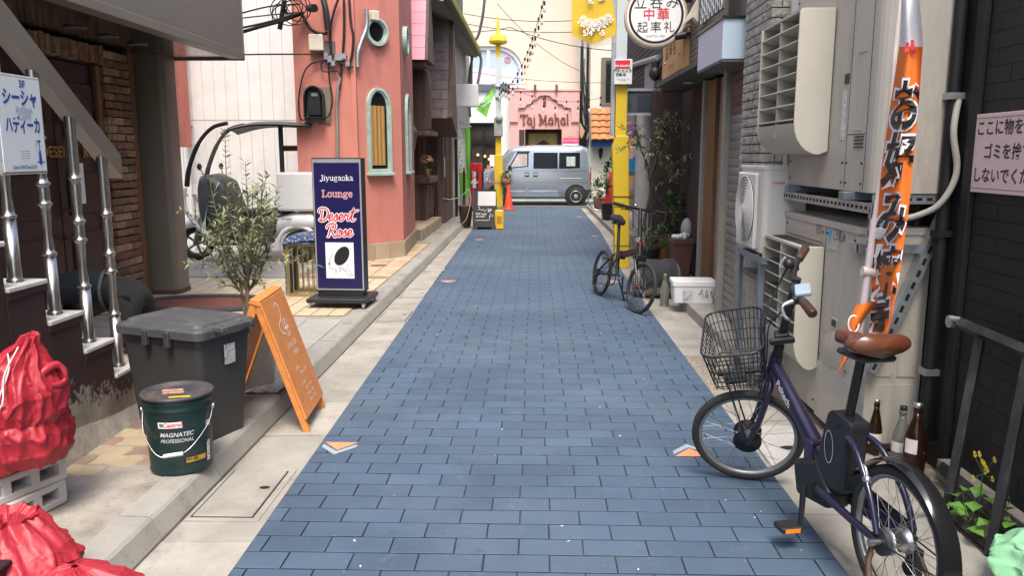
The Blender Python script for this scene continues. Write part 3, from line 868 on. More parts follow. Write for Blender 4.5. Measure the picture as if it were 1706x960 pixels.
# curved print around the pail; angle measured from the front (-y) towards +x
def wrap(mb, rad, z0):
 for v in mb.v:
  a = v.x / rad; z = v.y + z0; k = rad + .0012 + v.z + (Rt - Rb) * (z / Hh) - .006
  v.xyz = (k * math.sin(a), -k * math.cos(a), z)
 return mb
I4 = Matrix.Identity(4)
def flat_rect(x0, x1, y0, y1, z=0, n=8):
 q = MB()
 for i in range(n):
  a, b = x0 + (x1 - x0) * i / n, x0 + (x1 - x0) * (i + 1) / n
  q.add([(a, y0, z), (b, y0, z), (b, y1, z), (a, y1, z)], [(0, 1, 2, 3)])
 return q
part('logo_plate', wrap(flat_rect(-.062, .038, .225, .252), .14, 0), white_ink, pl)
part('logo_lettering', wrap(text_mb('Castrol', .026, Matrix.Translation((-.003, .2385, .0006)), bold=.03, shear=.15), .14, 0), red_ink, pl)
part('logo_disc', wrap(flat_rect(-.056, -.040, .231, .247, .0006, 2), .14, 0), mat('logo_green', (.05, .25, .12), .4), pl)
for (t, z, s_, b_, xs) in (('MAGNATEC', .193, .027, .02, .95), ('PROFESSIONAL', .165, .024, .008, .85)): part('product_lettering', wrap(text_mb(t, s_, Matrix.Translation((.012, z, 0)), bold=b_, shear=.25, xs=xs), .14, 0), mat('silver_ink', (.55, .57, .58), .4), pl)
part('grade_plate', wrap(flat_rect(.045, .140, .058, .082), .14, 0), mat('amber_ink', (.42, .25, .035), .5, var=.3, scale=30), pl)
part('grade_lettering', wrap(text_mb('5W-40', .022, Matrix.Translation((.066, .072, .0006)), bold=.02), .14, 0), black_ink, pl)
part('side_label', wrap(flat_rect(.150, .172, .04, .135), .14, 0), mat('worn_label', (.6, .6, .6)), pl)
part('side_label', wrap(flat_rect(.147, .18, .20, .23), .14, 0), mat('worn_label', (.6, .6, .6)), pl)
q = MB().box(-.07, .02, .02, .05, Hh - .0078, Hh - .0065, ); q.box(-.06, .03, -.02, .01, Hh - .0078, Hh - .0062)
part('lid_label', q, mat('lid_label', (.45, .25, .18), .5, var=.5, scale=40), ld)
part('lid_label', MB().box(-.02, .07, -.09, -.07, Hh - .0078, Hh - .006), mat('yellow_label', (.55, .42, .03), .5), ld)
hp = smooth_path([(-Rt - .004, 0, Hh - .085), (-Rt * .92, -.08, Hh - .16), (-.07, -Rt - .022, Hh - .235), (0, -Rt - .03, Hh - .245), (.07, -Rt - .022, Hh - .215), (Rt * .92, -.075, Hh - .14), (Rt + .004, 0, Hh - .07)], 5)
part('wire_handle', MB().tube(hp, .0022, 6), steel, pl)
part('handle_grip', MB().cyl((-.04, -Rt - .0285, Hh - .243), (.04, -Rt - .0285, Hh - .236), .009, 10), mat('white_grip', (.6, .6, .58), .5), pl)
for s_ in (-1, 1): part('handle_lug', MB().cyl((s_ * (Rt - .006), 0, Hh - .078), (s_ * (Rt + .008), 0, Hh - .078), .014, 10), steel, pl)

# ---- orange A-board
m_oboard = mat('scuffed_orange_board', (.62, .235, .07), .6, var=.08, scale=3, dirt=(.36, .15, .06), damt=.55, dscale=16, bump=.2, bscale=60)
m_oframe = mat('orange_wood', (.60, .22, .05), .6, var=.15, scale=5, stretch=(1, 1, 4))
ab = thing('orange_a_board', 'scuffed orange wooden A-board with white chalk lettering standing in the gutter', 'signboard', (-1.5, 4.36, 0), rz=R(4))
# own space: board faces +x, width along y; foot x=.265, top x=.02
FB, TB = Vector((.265, 0, .0)), Vector((.025, 0, .72))
upv = (TB - FB).normalized(); nv = Vector((upv.z, 0, -upv.x))
def slab(mb, w0, w1, s0, s1, t0, t1):
 """slab in the leaning face: across, along the slope, through"""
 pts = [FB + upv * s + nv * t + Vector((0, w, 0)) for t in (t0, t1) for s in (s0, s1) for w in (w0, w1)]
 mb.add(pts, [(0, 1, 3, 2), (4, 6, 7, 5), (0, 4, 5, 1), (2, 3, 7, 6), (0, 2, 6, 4), (1, 5, 7, 3)]); return mb
LB = (TB - FB).length
part('board', slab(MB(), -.235, .235, .075, LB, .0, .012), m_oboard, ab, bev=.002)
for s_ in (-1, 1):
 a = -.23 if s_ < 0 else .195
 part('leg', slab(MB(), a, a + .035, .0, LB, -.035, -.001), m_oframe, ab, bev=.003)
FB2 = Vector((-.24, 0, .10))
bk = (TB - FB2).normalized()
q = MB()
for s_ in (-1, 1):
 a = -.23 if s_ < 0 else .195
 q2 = MB().prism([Vector((-.255, a, .10)), Vector((-.215, a, .10)), Vector((.02, a, .70)), Vector((-.02, a, .72))], (0, .035, 0))
 part('rear_leg', q2, m_oframe, ab, bev=.003)
part('rear_board', MB().prism([Vector((-.205, -.165, .18)), Vector((-.195, -.165, .17)), Vector((.0, -.165, .69)), Vector((-.012, -.165, .70))], (0, .33, 0)), m_oframe, ab)
part('top_rail', MB().prism([Vector((-.03, -.235, .72)), Vector((.03, -.235, .70)), Vector((.035, -.235, .735)), Vector((-.02, -.235, .745))], (0, .47, 0)), m_oframe, ab, bev=.003)
Mb = frame(FB + nv * .0135, (0, 1, 0), upv)
m_chalk = mat('chalk', (.72, .66, .58), .9, var=.15, scale=60)
q = MB()
def curve(pts, w=.006, M=Mb, mb=None, k=5, lift=0):
 (mb or q).ribbon(smooth_path([(a, b, 0) for a, b in pts], k), w, M, lift=lift)
curve([(-.05, LB - .06), (-.01, LB - .045), (.02, LB - .075), (.0, LB - .13), (-.05, LB - .15), (-.09, LB - .17), (-.075, LB - .21), (-.03, LB - .225)], .008)
curve([(.03 + .05 * math.cos(t), LB - .20 + .05 * math.sin(t)) for t in [2 * PI * i / 10 for i in range(11)]], .006)
q.ribbon([(.03, LB - .235), (.03, LB - .165)], [.014, .014], Mb, lift=.0004); q.ribbon([(-.003, LB - .20), (.063, LB - .20)], [.014, .014], Mb, lift=.0006)
AT = lambda x, d: Mb @ Matrix.Translation((x, LB - d, 0))
lines(ab, m_chalk, [(AT(.01, .295), 'Shisha Cafe', .05, dict(shear=.3, xs=.85)), (AT(.035, .345), 'Hadiqa', .05, dict(shear=.3, xs=.8)), (AT(-.06, .43), '-OPEN-', .03, dict(shear=.2)), (AT(.03, .465), '13:00am-23:30pm', .026, dict(shear=.2, xs=.85)), (AT(-.06, .52), 'SYSTEM', .028, dict(shear=.2))] + [(AT(.02, .555 + .036 * i), t, .026, dict(shear=.2, xs=.85)) for i, t in enumerate(('SHISHA  2500yen', 'CHARGE   550yen', 'DRINK    500yen'))], False, 'chalk_lettering')
part('chalk_drawing', q, m_chalk, ab)

# ---- concrete blocks and red sacks in the corner
m_block = mat('concrete_block', (.50, .48, .45), .9, var=.12, bump=.5, bscale=70, dirt=(.27, .25, .22), damt=.5)
def block(name, loc, rz, label):
 b = thing(name, label, 'block', loc, rz)
 q = MB(); L_, D2, H2 = .39, .19, .10      # lying flat: hollows run through its width, open at the long faces
 t = .027
 q.box(-L_ / 2, L_ / 2, -D2 / 2, D2 / 2, 0, t); q.box(-L_ / 2, L_ / 2, -D2 / 2, D2 / 2, H2 - t, H2)
 part('face_shell', q, m_block, b, bev=.003)
 for x in (-.178, -.059, .059, .178):
  part('web', MB().box(x - .017, x + .017, -D2 / 2 + .001, D2 / 2 - .001, t - .002, H2 - t + .002), m_block, b)
 return b
block('concrete_block', (-2.04, 2.86, .10), R(76), 'grey hollow concrete block at the bottom of the stack under the red sack')
block('concrete_block', (-2.05, 2.88, .202), R(70), 'grey hollow concrete block on top of the stack, right under the red sack')
m_sack = mat('red_woven_plastic', (.37, .022, .036), .45, var=.22, scale=5, bump=.35, bscale=45, dirt=(.46, .07, .085), damt=.35, dscale=9, bdist=.006)
def sack(name, c, prof, label, seed, lean=(0, 0), folds=.05, open_top=False):
 """prof: list of (height, radius x, radius y, dx, dy)"""
 nz_ = Vector((seed * 3.1, seed * 1.7, 0))
 n = 150; rings = []; m = 140
 def at_(t):
  k = t * (len(prof) - 1); i = min(int(k), len(prof) - 2); f = k - i; f = f * f * (3 - 2 * f)
  return [prof[i][j] * (1 - f) + prof[i + 1][j] * f for j in range(5)]
 def fn(u, v):
  h, rx, ry, dx, dy = at_(v)
  a = 2 * PI * u
  d = Vector((math.cos(a), math.sin(a), 0))
  w = 1
  P0 = Vector((d.x * 2.2, d.y * 2.2, h * 5)) + nz_
  w += folds * 2.2 * mnoise.noise(P0 * .9)
  # sharp folds: ridged noise, stretched along the height near the neck
  rg_ = 1 - abs(mnoise.noise(Vector((d.x * 3.2, d.y * 3.2, h * 6)) + nz_ * 2)) * 2
  w += folds * 1.9 * (rg_ ** 3 if rg_ > 0 else 0)
  r2 = 1 - abs(mnoise.noise(Vector((d.x * 6 + h * 9, d.y * 6, h * 13)) + nz_ * 5)) * 2
  w += folds * .75 * (r2 ** 4 if r2 > 0 else 0)
  r4 = 1 - abs(mnoise.noise(Vector((d.x * 11, d.y * 11 - h * 14, h * 25)) + nz_ * 7)) * 2
  w += folds * .13 * (r4 ** 3 if r4 > 0 else 0)
  w += .16 * max(0, .17 - min(rx, ry)) / .12 * math.sin(a * 9 + seed + h * 8)
  return Vector((c[0] + dx + d.x * rx * w, c[1] + dy + d.y * ry * w, c[2] + h + .02 * mnoise.noise(P0 * 1.7) * (1 if .05 < v < .98 else 0)))
 q = MB().grid(fn, n, m, wrap=True)
 b = thing(name, label, 'sack', (c[0], c[1], c[2]))
 wpart('sack_body', q, m_sack, b)
 return b, fn
s1, f1 = sack('red_sack', (-2.0, 2.92, .305), [(0.0, 0.016, 0.02, 0, 0), (0.015, 0.132, 0.165, 0, 0), (0.07, 0.16, 0.19, 0.0, 0), (0.14, 0.164, 0.19, 0, 0), (0.19, 0.148, 0.175, 0.0, 0), (0.225, 0.152, 0.18, 0.01, 0), (0.29, 0.14, 0.17, 0.03, 0.0), (0.35, 0.116, 0.14, 0.03, 0.0), (0.4, 0.096, 0.11, 0.03, 0), (0.45, 0.068, 0.07, 0.05, 0.0), (0.485, 0.036, 0.04, 0.075, -0.01), (0.515, 0.028, 0.03, 0.09, -0.01), (0.52, 0.0032, 0.004, 0.09, -0.01)], 'full red woven plastic sack tied with white string, standing on concrete blocks', 2, folds=.055)
m_string = mat('white_string', (.72, .66, .66), .7)
q = MB().tube(smooth_path([(-1.93, 2.80, .78), (-1.925, 2.79, .72), (-1.95, 2.755, .62), (-1.965, 2.735, .56), (-1.95, 2.725, .52), (-1.935, 2.715, .49)], 6), .0035, 5)
q.tube(smooth_path([(-1.90, 2.82, .80), (-1.935, 2.775, .70), (-1.93, 2.745, .61), (-1.965, 2.725, .545), (-1.975, 2.722, .525)], 6), .003, 5)
wpart('string', q, m_string, s1)
# lower loose opening flap on the street side
q = MB().torus((-1.845, 2.93, .66), (1, -.55, .25), .040, .016, 20, 7)
for v in q.v: v += Vector((mnoise.noise(v * 22), mnoise.noise(v * 25 + Vector((3, 3, 3))), mnoise.noise(v * 21))) * .014
wpart('sack_mouth', q, m_sack, s1)
s2, f2 = sack('red_sack', (-1.69, 2.44, .10), [(.0, .02, .02, 0, 0), (.01, .19, .16, -.06, 0), (.06, .20, .17, -.05, 0), (.11, .17, .14, -.06, 0), (.16, .12, .11, -.07, .02), (.20, .085, .085, -.08, .03), (.21, .09, .08, -.08, .03), (.19, .06, .055, -.08, .03), (.13, .03, .03, -.08, .03)], 'slack open red plastic sack in the near corner of the pavement', 5, folds=.065)
q = MB().tube(smooth_path([(-1.86, 2.36, .25), (-1.80, 2.31, .21), (-1.72, 2.30, .19), (-1.70, 2.32, .22)], 6), .0035, 5).tube(smooth_path([(-1.77, 2.30, .20), (-1.74, 2.265, .15), (-1.73, 2.26, .12)], 5), .003, 5)
wpart('string', q, m_string, s2)
s3, f3 = sack('red_sack', (-1.44, 2.36, .05), [(.0, .02, .02, 0, 0), (.01, .14, .12, 0, 0), (.05, .15, .12, 0, 0), (.10, .11, .09, -.02, 0), (.13, .05, .04, -.04, 0), (.135, .01, .01, -.04, 0)], 'small flattened red plastic sack lying lowest at the kerb', 8, folds=.07)
cr = thing('black_crate', 'black plastic crate corner poking in at the bottom left', 'crate', (-1.80, 2.20, .10))
q = MB().box(-2.0, -1.66, 2.05, 2.30, .10, .22)
wpart('crate_wall', q, black_plastic, cr, bev=.008)
for k in range(6): wpart('rib', MB().box(-1.98 + .055 * k, -1.965 + .055 * k, 2.299, 2.312, .11, .20), black_plastic, cr)
wpart('rim', MB().box(-2.01, -1.65, 2.04, 2.315, .219, .232), black_plastic, cr, bev=.004)
# ================================================================== left: navy lounge sign, gilt stand, scooter, person
m_navy = mat('navy_panel', (.016, .014, .075), .22, var=.04)
m_dgrey = mat('charcoal_frame', (.022, .023, .026), .4, var=.1)
alum = mat('aluminium', (.62, .62, .63), .35, .7, var=.05)
ns = thing('lounge_sign', 'tall navy illuminated stand sign for the lounge, with a hat drawing, on a wheeled base', 'sign', (-1.80, 7.36, .10), rz=R(-3))
W2, ZB, ZT = .232, .14, 1.375
part('case', MB().box(-W2, W2, -.05, .085, ZB, ZT), m_dgrey, ns, bev=.004)
part('frame', MB().box(-W2 + .006, W2 - .006, -.0535, -.0505, ZB + .012, ZT - .012), alum, ns)
part('panel', MB().box(-W2 + .020, W2 - .020, -.0565, -.0540, ZB + .028, ZT - .045), m_navy, ns)
part('base', MB().box(-W2 - .045, W2 + .05, -.22, .25, .055, .095), m_dgrey, ns, bev=.006)
part('base_top', MB().box(-W2 + .02, W2 - .02, -.06, .10, .0955, ZB - .0005), m_dgrey, ns)
for (x, y) in ((-W2 - .015, -.19), (W2 + .02, -.19), (-W2 - .015, .22), (W2 + .02, .22)):
 c_ = part('caster', MB().cyl((x - .008, y, .022), (x + .008, y, .022), .022, 14), mat('caster_grey', (.3, .3, .3), .4, .5), ns)
 part('caster_fork', MB().box(x - .014, x + .014, y - .012, y + .012, .03, .055), steel, c_)
def FN(x, z): return frame((x, -.0572, z), (1, 0, 0), (0, 0, 1))
# serif lettering built stroke by stroke: thick stems, thin bowls, small slabs
GL = {
 'J': (.50, [([(.36, .70), (.36, .08), (.26, -.08), (.10, -.08), (.06, .02)], .11)], [(.22, .70, .50)]),
 'L': (.62, [([(.18, 0), (.18, .70)], .12), ([(.18, .02), (.54, .02)], .045), ([(.55, .0), (.57, .18)], .035)], [(.05, .70, .34), (.05, .0, .2)]),
 'i': (.30, [([(.15, 0), (.15, .48)], .11), ([(.15, .66), (.15, .661)], .12)], [(.04, 0, .27), (.03, .47, .15)]),
 'y': (.54, [([(.08, .48), (.28, .02)], .11), ([(.48, .48), (.27, .0), (.18, -.2), (.07, -.2)], .05)], [(.0, .48, .2), (.38, .48, .55)]),
 'u': (.60, [([(.13, .48), (.13, .14), (.20, .02), (.32, .03), (.43, .13)], .085), ([(.45, .48), (.45, 0)], .11)], [(.02, .47, .13), (.34, .47, .45), (.45, .01, .57)]),
 'g': (.56, [([(.24, .48), (.10, .42), (.08, .30), (.14, .20), (.25, .17), (.37, .22), (.40, .33), (.35, .45), (.24, .48)], .07), ([(.16, .18), (.10, .08), (.2, .03), (.38, .0), (.44, -.09), (.35, -.2), (.15, -.2), (.05, -.12), (.13, .02)], .055), ([(.36, .44), (.50, .49)], .06)], []),
 'a': (.50, [([(.09, .40), (.2, .49), (.32, .45), (.34, .36), (.34, .08), (.40, .02), (.47, .04)], .085), ([(.34, .30), (.15, .24), (.07, .12), (.14, .01), (.26, .04), (.34, .14)], .06)], []),
 'o': (.54, [([(.27, .49), (.11, .40), (.08, .24), (.13, .07), (.27, -.01), (.41, .07), (.46, .24), (.42, .40), (.27, .49)], .08)], []),
 'k': (.56, [([(.13, 0), (.13, .72)], .11), ([(.15, .22), (.42, .46)], .045), ([(.24, .29), (.48, .02)], .10)], [(.02, .71, .13), (.02, 0, .25), (.33, .47, .52), (.38, .0, .56)]),
 'n': (.60, [([(.13, 0), (.13, .48)], .11), ([(.14, .34), (.24, .47), (.38, .46), (.45, .34)], .07), ([(.45, .36), (.45, 0)], .11)], [(.02, .47, .13), (.02, 0, .25), (.34, 0, .57)]),
 'e': (.48, [([(.08, .25), (.40, .27), (.39, .40), (.25, .49), (.11, .40), (.08, .24), (.13, .07), (.27, -.01), (.42, .09)], .065)], []),
}
def serif(mb, word, size, M, fat=0.0, lift=0):
 tot = sum(GL[c][0] for c in word); x = -tot / 2
 for c in word:
  w, st_, sl = GL[c]
  for pts, t in st_:
   P = [((x + a) * size, b * size, 0) for a, b in pts]
   if len(P) > 2: P = smooth_path(P, 4)
   mb.ribbon(P, (t + fat) * size, M, lift=lift)
  for (a, b, e) in sl:
   mb.ribbon([((x + a) * size, (b) * size), ((x + e) * size, b * size)], (.05 + fat) * size, M, lift=lift)
  x += w
 return mb
part('lettering', serif(MB(), 'Jiyugaoka', .068, FN(0, 1.17)), white_ink, ns, label='white serif lettering')
m_pink = mat('pale_pink_ink', (.66, .50, .55), .5)
part('lettering', serif(MB(), 'Lounge', .085, FN(0, 1.02), .05), m_pink, ns)
part('lettering', serif(MB(), 'Lounge', .085, FN(0, 1.02), -.035, lift=.0006), red_ink, ns)
# brush script
SC = {
 'D': [[(.16, .66), (.13, .35), (.10, .06), (.02, .02)], [(-.06, .50), (-.10, .60), (-.02, .74), (.20, .78), (.46, .66), (.52, .38), (.40, .10), (.18, -.02), (.02, .02), (-.02, .10)]],
 'e': [[(.02, .17), (.20, .22), (.26, .34), (.18, .42), (.07, .32), (.05, .14), (.14, .02), (.30, .10), (.36, .18)]],
 's': [[(.0, .14), (.12, .28), (.20, .42), (.22, .26), (.24, .10), (.14, .0), (.04, .06)], [(.22, .08), (.34, .18)]],
 'r': [[(.0, .14), (.08, .32), (.08, .42), (.14, .36), (.26, .36), (.24, .14), (.30, .03), (.40, .16)]],
 't': [[(.0, .14), (.14, .40), (.22, .78)], [(.22, .78), (.14, .30), (.14, .08), (.22, .01), (.38, .12)], [(.0, .52), (.20, .56), (.52, .66)]],
 'R': [[(.22, .70), (.16, .35), (.10, .02), (.02, -.02)], [(-.06, .50), (-.06, .62), (.08, .76), (.32, .80), (.50, .68), (.42, .46), (.20, .38)], [(.22, .38), (.36, .16), (.50, -.02), (.64, .08)]],
 'o': [[(.20, .42), (.06, .34), (.04, .14), (.14, .02), (.28, .10), (.30, .30), (.20, .42), (.26, .30), (.40, .34)]],
}
ADV = {'D': .55, 'e': .32, 's': .32, 'r': .36, 't': .4, 'R': .58, 'o': .36}
def script(mb, word, size, M, w, lift):
 x = -sum(ADV[c] for c in word) / 2
 for c in word:
  for pts in SC[c]:
   P = smooth_path([((x + a + .12 * b) * size, b * size, 0) for a, b in pts], 5)
   n_ = len(P)
   mb.ribbon(P, [w * size * (.75 + .35 * math.sin(PI * i / (n_ - 1))) for i in range(n_)], M, lift=lift)
  x += ADV[c]
 return mb
for word, x, z in (('Desert', .005, .80), ('Rose', .02, .655)):
 part('script_lettering', script(MB(), word, .150, FN(x - .01, z), .19, .0), white_ink, ns)
 part('script_lettering', script(MB(), word, .150, FN(x - .01, z), .085, .0008), red_ink, ns)
pic = part('picture', MB().box(-.128, .138, -.0585, -.0565, .265, .60), white_ink, ns)
Mp = frame((0, -.0592, 0), (1, 0, 0), (0, 0, 1))
q = MB()
q.add([Mp @ Vector((.025 + (.062 * math.cos(t)) * math.cos(-.55) - (.098 * math.sin(t)) * math.sin(-.55) , .475 + (.062 * math.cos(t)) * math.sin(-.55) + (.098 * math.sin(t)) * math.cos(-.55), 0)) for t in [2 * PI * i / 32 for i in range(32)]], [list(range(32))])
def cv(pts, w=.0035): q.ribbon(smooth_path([(a, b, 0) for a, b in pts], 5), w, Mp)
cv([(-.07, .50), (-.072, .465), (-.095, .44), (-.085, .432), (-.098, .415), (-.105, .40), (-.092, .392), (-.098, .375), (-.082, .352), (-.045, .345), (-.035, .30)])
cv([(-.035, .36), (-.03, .32)]) ; cv([(.0, .37), (-.005, .34), (.005, .33), (.012, .36), (.0, .38)])
cv([(.085, .40), (.07, .37), (.085, .345), (.10, .32), (.12, .295), (.09, .292), (.055, .33), (.03, .35), (.015, .365)]); cv([(.03, .36), (.06, .345), (.05, .33)])
part('hat_drawing', q, black_ink, pic)
part('red_lips', MB().ribbon([(-.100, .404), (-.090, .402)], .012, Mp, lift=.0003), red_ink, pic)

# ---- gilt stand with a blue patterned cover
m_gold = mat('gilt_metal', (.52, .40, .16), .35, .75, var=.12)
gs = thing('gilt_stand', 'gilt wire stand with a patterned blue cover half behind the navy sign', 'stand', (-2.25, 7.95, .10))
q = MB()
X0, X1, YA, YB, ZH = -2.44, -2.02, 7.78, 8.10, .62
for (x, y) in ((X0, YA), (X1, YA), (X0, YB), (X1, YB)):
 wpart('post', MB().box(x - .014, x + .014, y - .014, y + .014, .106, ZH), m_gold, gs)
for z in (.12, ZH):
 for y in (YA, YB): wpart('rail', MB().box(X0, X1, y - .010, y + .010, z - .012, z + .012), m_gold, gs)
for k in range(1, 8):
 x = X0 + (X1 - X0) * k / 8
 wpart('bar', MB().cyl((x, YA, .12), (x, YA, ZH), .005, 6), m_gold, gs)
 wpart('bar', MB().cyl((x, YB, .12), (x, YB, ZH), .005, 6), m_gold, gs)
m_bluec = mat('blue_patterned_cloth', (.035, .05, .11), .8, var=.6, scale=28, speck=(.20, .25, .36), speck_scale=45, speck_amt=.56)
q = MB()
def cush(u, v):
 x = X0 - .04 + (X1 - X0 + .08) * u; y = YA - .04 + (YB - YA + .08) * v
 e = max(0, 1 - (abs(u - .5) * 2) ** 6) * max(0, 1 - (abs(v - .5) * 2) ** 6)
 return Vector((x, y, ZH + .01 + .075 * e ** .5 + .04 * math.sin(u * 2.4)))
q.grid(cush, 16, 12)
wpart('cushion', q, m_bluec, gs)
wpart('cushion_base', MB().box(X0 - .035, X1 + .035, YA - .035, YB + .035, ZH + .0125, ZH + .03), m_bluec, gs)
q = MB().box(X0 - .03, X0 - .016, YA, YB, .12, ZH)
wpart('side_cloth', q, m_bluec, gs)

# ---- white three-wheeled canopy scooter
m_scw = mat('scooter_white', (.72, .72, .70), .3, var=.03, coat=.4)
m_scg = mat('scooter_grey', (.062, .066, .068), .5, var=.1)
m_scs = mat('scooter_silver', (.20, .21, .21), .35, .3, var=.08)
sc = thing('canopy_scooter', 'white three-wheeled delivery scooter with roof and windscreen parked by the white wall', 'scooter', (-4.52, 10.55, .10), rz=0)
# own space: x backwards from the front axle, y to the far side, z up
def wheel(root, x, y, r_, w_, name='wheel'):
 w = part(name, MB().torus((x, y, r_), (0, 1, 0), r_ - .045, .045, 32, 10), black_rubber, root)
 q = MB(); q.torus((x, y, r_), (0, 1, 0), r_ - .085, .016, 28, 6)
 for k in range(5):
  a = 2 * PI * k / 5; q.cyl((x, y, r_), (x + (r_ - .09) * math.cos(a), y, r_ + (r_ - .09) * math.sin(a)), .016, 6)
 q.cyl((x, y - .04, r_), (x, y + .04, r_), .035, 12)
 part('rim', q, m_scs, w)
 return w
wheel(sc, 0, 0, .235, .09)
wheel(sc, 1.44, -.20, .215, .09); wheel(sc, 1.44, .20, .215, .09)
def xsec(mb, secs, mi=0, smooth=True):
 """body lofted along x; secs: (x, half width, z0, z1, roundness)"""
 rings = []
 for (x, hw, z0, z1) in secs:
  rg_ = []
  for i in range(16):
   a = 2 * PI * i / 16; c_, s_ = math.cos(a), math.sin(a)
   e = .55
   rg_.append(Vector((x, hw * (abs(c_) ** e) * (1 if c_ >= 0 else -1), (z0 + z1) / 2 + (z1 - z0) / 2 * (abs(s_) ** e) * (1 if s_ >= 0 else -1))))
  rings.append(rg_)
 return loft(mb, rings, smooth=smooth, mi=mi)
part('front_fender', xsec(MB(), [(-.24, .03, .36, .41), (-.20, .08, .36, .47), (-.08, .095, .43, .55), (.05, .10, .46, .62), (.14, .10, .45, .64), (.2, .09, .4, .6)]), m_scw, sc)
part('fork', MB().tube([(0, -.085, .235), (.10, -.085, .55)], .022, 8).tube([(0, .085, .235), (.10, .085, .55)], .022, 8).tube([(.1, 0, .55), (.28, 0, 1.0)], .03, 8), m_scs, sc)
part('leg_shield', MB().grid(lambda u, v: Vector((.12 + .33 * (v ** 2) * .0 + .20 * v - .10 * math.sin(PI * v) + .16 * (2 * u - 1) ** 2, (2 * u - 1) * .30, .30 + .75 * v)), 12, 12), m_scw, sc)
part('rain_cover', xsec(MB(), [(.10, .12, .60, 1.02), (.18, .28, .48, 1.14), (.36, .31, .33, 1.16), (.52, .29, .27, 1.08), (.62, .22, .26, .80), (.72, .16, .25, .5)]), m_scg, sc)
part('floor', MB().box(.15, 1.0, -.2, .2, .22, .30), m_scg, sc, bev=.02)
part('white_trim', MB().tube(smooth_path([(.02, -.30, .98), (.0, -.31, .80), (.06, -.32, .62), (.22, -.32, .42), (.42, -.31, .30), (.6, -.3, .28)], 5), .028, 8), m_scw, sc)
part('seat_base', xsec(MB(), [(.72, .14, .24, .36), (.82, .18, .24, .52), (.95, .20, .28, .62), (1.15, .22, .34, .68), (1.3, .22, .40, .66)]), m_scg, sc)
part('seat', xsec(MB(), [(.66, .10, .60, .66), (.74, .15, .57, .70), (.9, .17, .56, .70), (1.08, .17, .58, .71), (1.18, .15, .60, .74), (1.22, .12, .62, .76)]), black_plastic, sc)
part('rear_body', xsec(MB(), [(1.08, .16, .30, .46), (1.2, .25, .38, .62), (1.4, .28, .42, .66), (1.62, .28, .44, .66), (1.72, .24, .46, .62)]), m_scw, sc)
part('rear_fender', MB().tube([(1.44 + .27 * math.cos(t), -.24, .215 + .27 * math.sin(t)) for t in [R(15 + 15 * i) for i in range(11)]], .03, 8), m_scw, sc)
part('cargo_box', MB().box(1.20, 1.86, -.29, .29, .68, 1.18), m_scw, sc, bev=.03, seg=2)
part('model_lettering', text_mb('Canopy', .05, frame((1.30, -.293, .585), (1, 0, 0), (0, 0, 1)), shear=.3, bold=.02), black_ink, sc)
part('roof', MB().grid(lambda u, v: Vector((.52 + 1.16 * u, (2 * v - 1) * (.30 + .03 * math.sin(PI * u)), 1.735 + .10 * math.sin(min(u * 2.2, 1) * PI / 2) - .05 * (2 * v - 1) ** 2 - .06 * max(0, u - .6))), 16, 8).grid(lambda u, v: Vector((.52 + 1.16 * u, (2 * v - 1) * (.30 + .03 * math.sin(PI * u)), 1.715 + .10 * math.sin(min(u * 2.2, 1) * PI / 2) - .05 * (2 * v - 1) ** 2 - .06 * max(0, u - .6))), 16, 8), m_scg, sc)
for s_ in (-1, 1):
 part('windscreen_post', MB().tube(smooth_path([(.04, s_ * .29, 1.0), (.10, s_ * .31, 1.25), (.24, s_ * .31, 1.55), (.42, s_ * .30, 1.74), (.62, s_ * .30, 1.80)], 6), [.034] * 6 + [.03] * 6 + [.025] * 13, 8), black_plastic, sc)
 part('rear_post', MB().box(1.24 + .12 * (s_ > 0), 1.29 + .12 * (s_ > 0), s_ * .2 - .02, s_ * .2 + .02, 1.1, 1.79), black_plastic, sc)
part('windscreen', MB().grid(lambda u, v: Vector((.07 + .34 * v ** 1.6, (2 * u - 1) * .28, 1.02 + .70 * v)), 6, 10), mat('screen_film', (.6, .62, .62), .1, alpha=.14, rvar=0), sc)
part('tail_lamp', MB().box(1.23, 1.43, -.06, .06, 1.45, 1.52), mat('tail_red', (.08, .02, .02), .3), sc, bev=.01)
part('handlebar', MB().tube(smooth_path([(.36, -.36, 1.08), (.30, -.2, 1.06), (.28, 0, 1.04), (.30, .2, 1.06), (.36, .36, 1.08)], 5), .018, 8).box(.22, .38, -.12, .12, 1.0, 1.12), black_plastic, sc)
for s_ in (-1, 1): part('mirror', MB().ball((.25, s_ * .36, 1.25), (.02, .07, .045)).cyl((.30, s_ * .28, 1.08), (.25, s_ * .36, 1.24), .006, 6), black_plastic, sc)
part('front_lamp', MB().ball((.10, 0, .80), (.05, .10, .07)), mat('amber_lens', (.5, .15, .05), .2), sc)

# ---- person on hands and knees behind the staircase
def skin_body(name, V, E, root_i=0, sub=2):
 me = bpy.data.meshes.new(name)
 me.from_pydata([v[0] for v in V], E, [])
 ob = bpy.data.objects.new(name, me); COL.objects.link(ob)
 md = ob.modifiers.new('skin', 'SKIN'); md.use_smooth_shade = True
 ms = ob.modifiers.new('sub', 'SUBSURF'); ms.levels = sub; ms.render_levels = sub
 sv = me.skin_vertices[0].data
 for i, v in enumerate(V):
  sv[i].radius = v[1] if isinstance(v[1], tuple) else (v[1], v[1]); sv[i].use_root = (i == root_i)
 bpy.context.view_layer.update()
 ev = ob.evaluated_get(bpy.context.evaluated_depsgraph_get())
 m2 = bpy.data.meshes.new_from_object(ev)
 bpy.data.objects.remove(ob)
 return m2
pr = thing('person', 'person in a dark blue top and black trousers kneeling bent over behind the staircase', 'person', (-2.95, 5.62, .10))
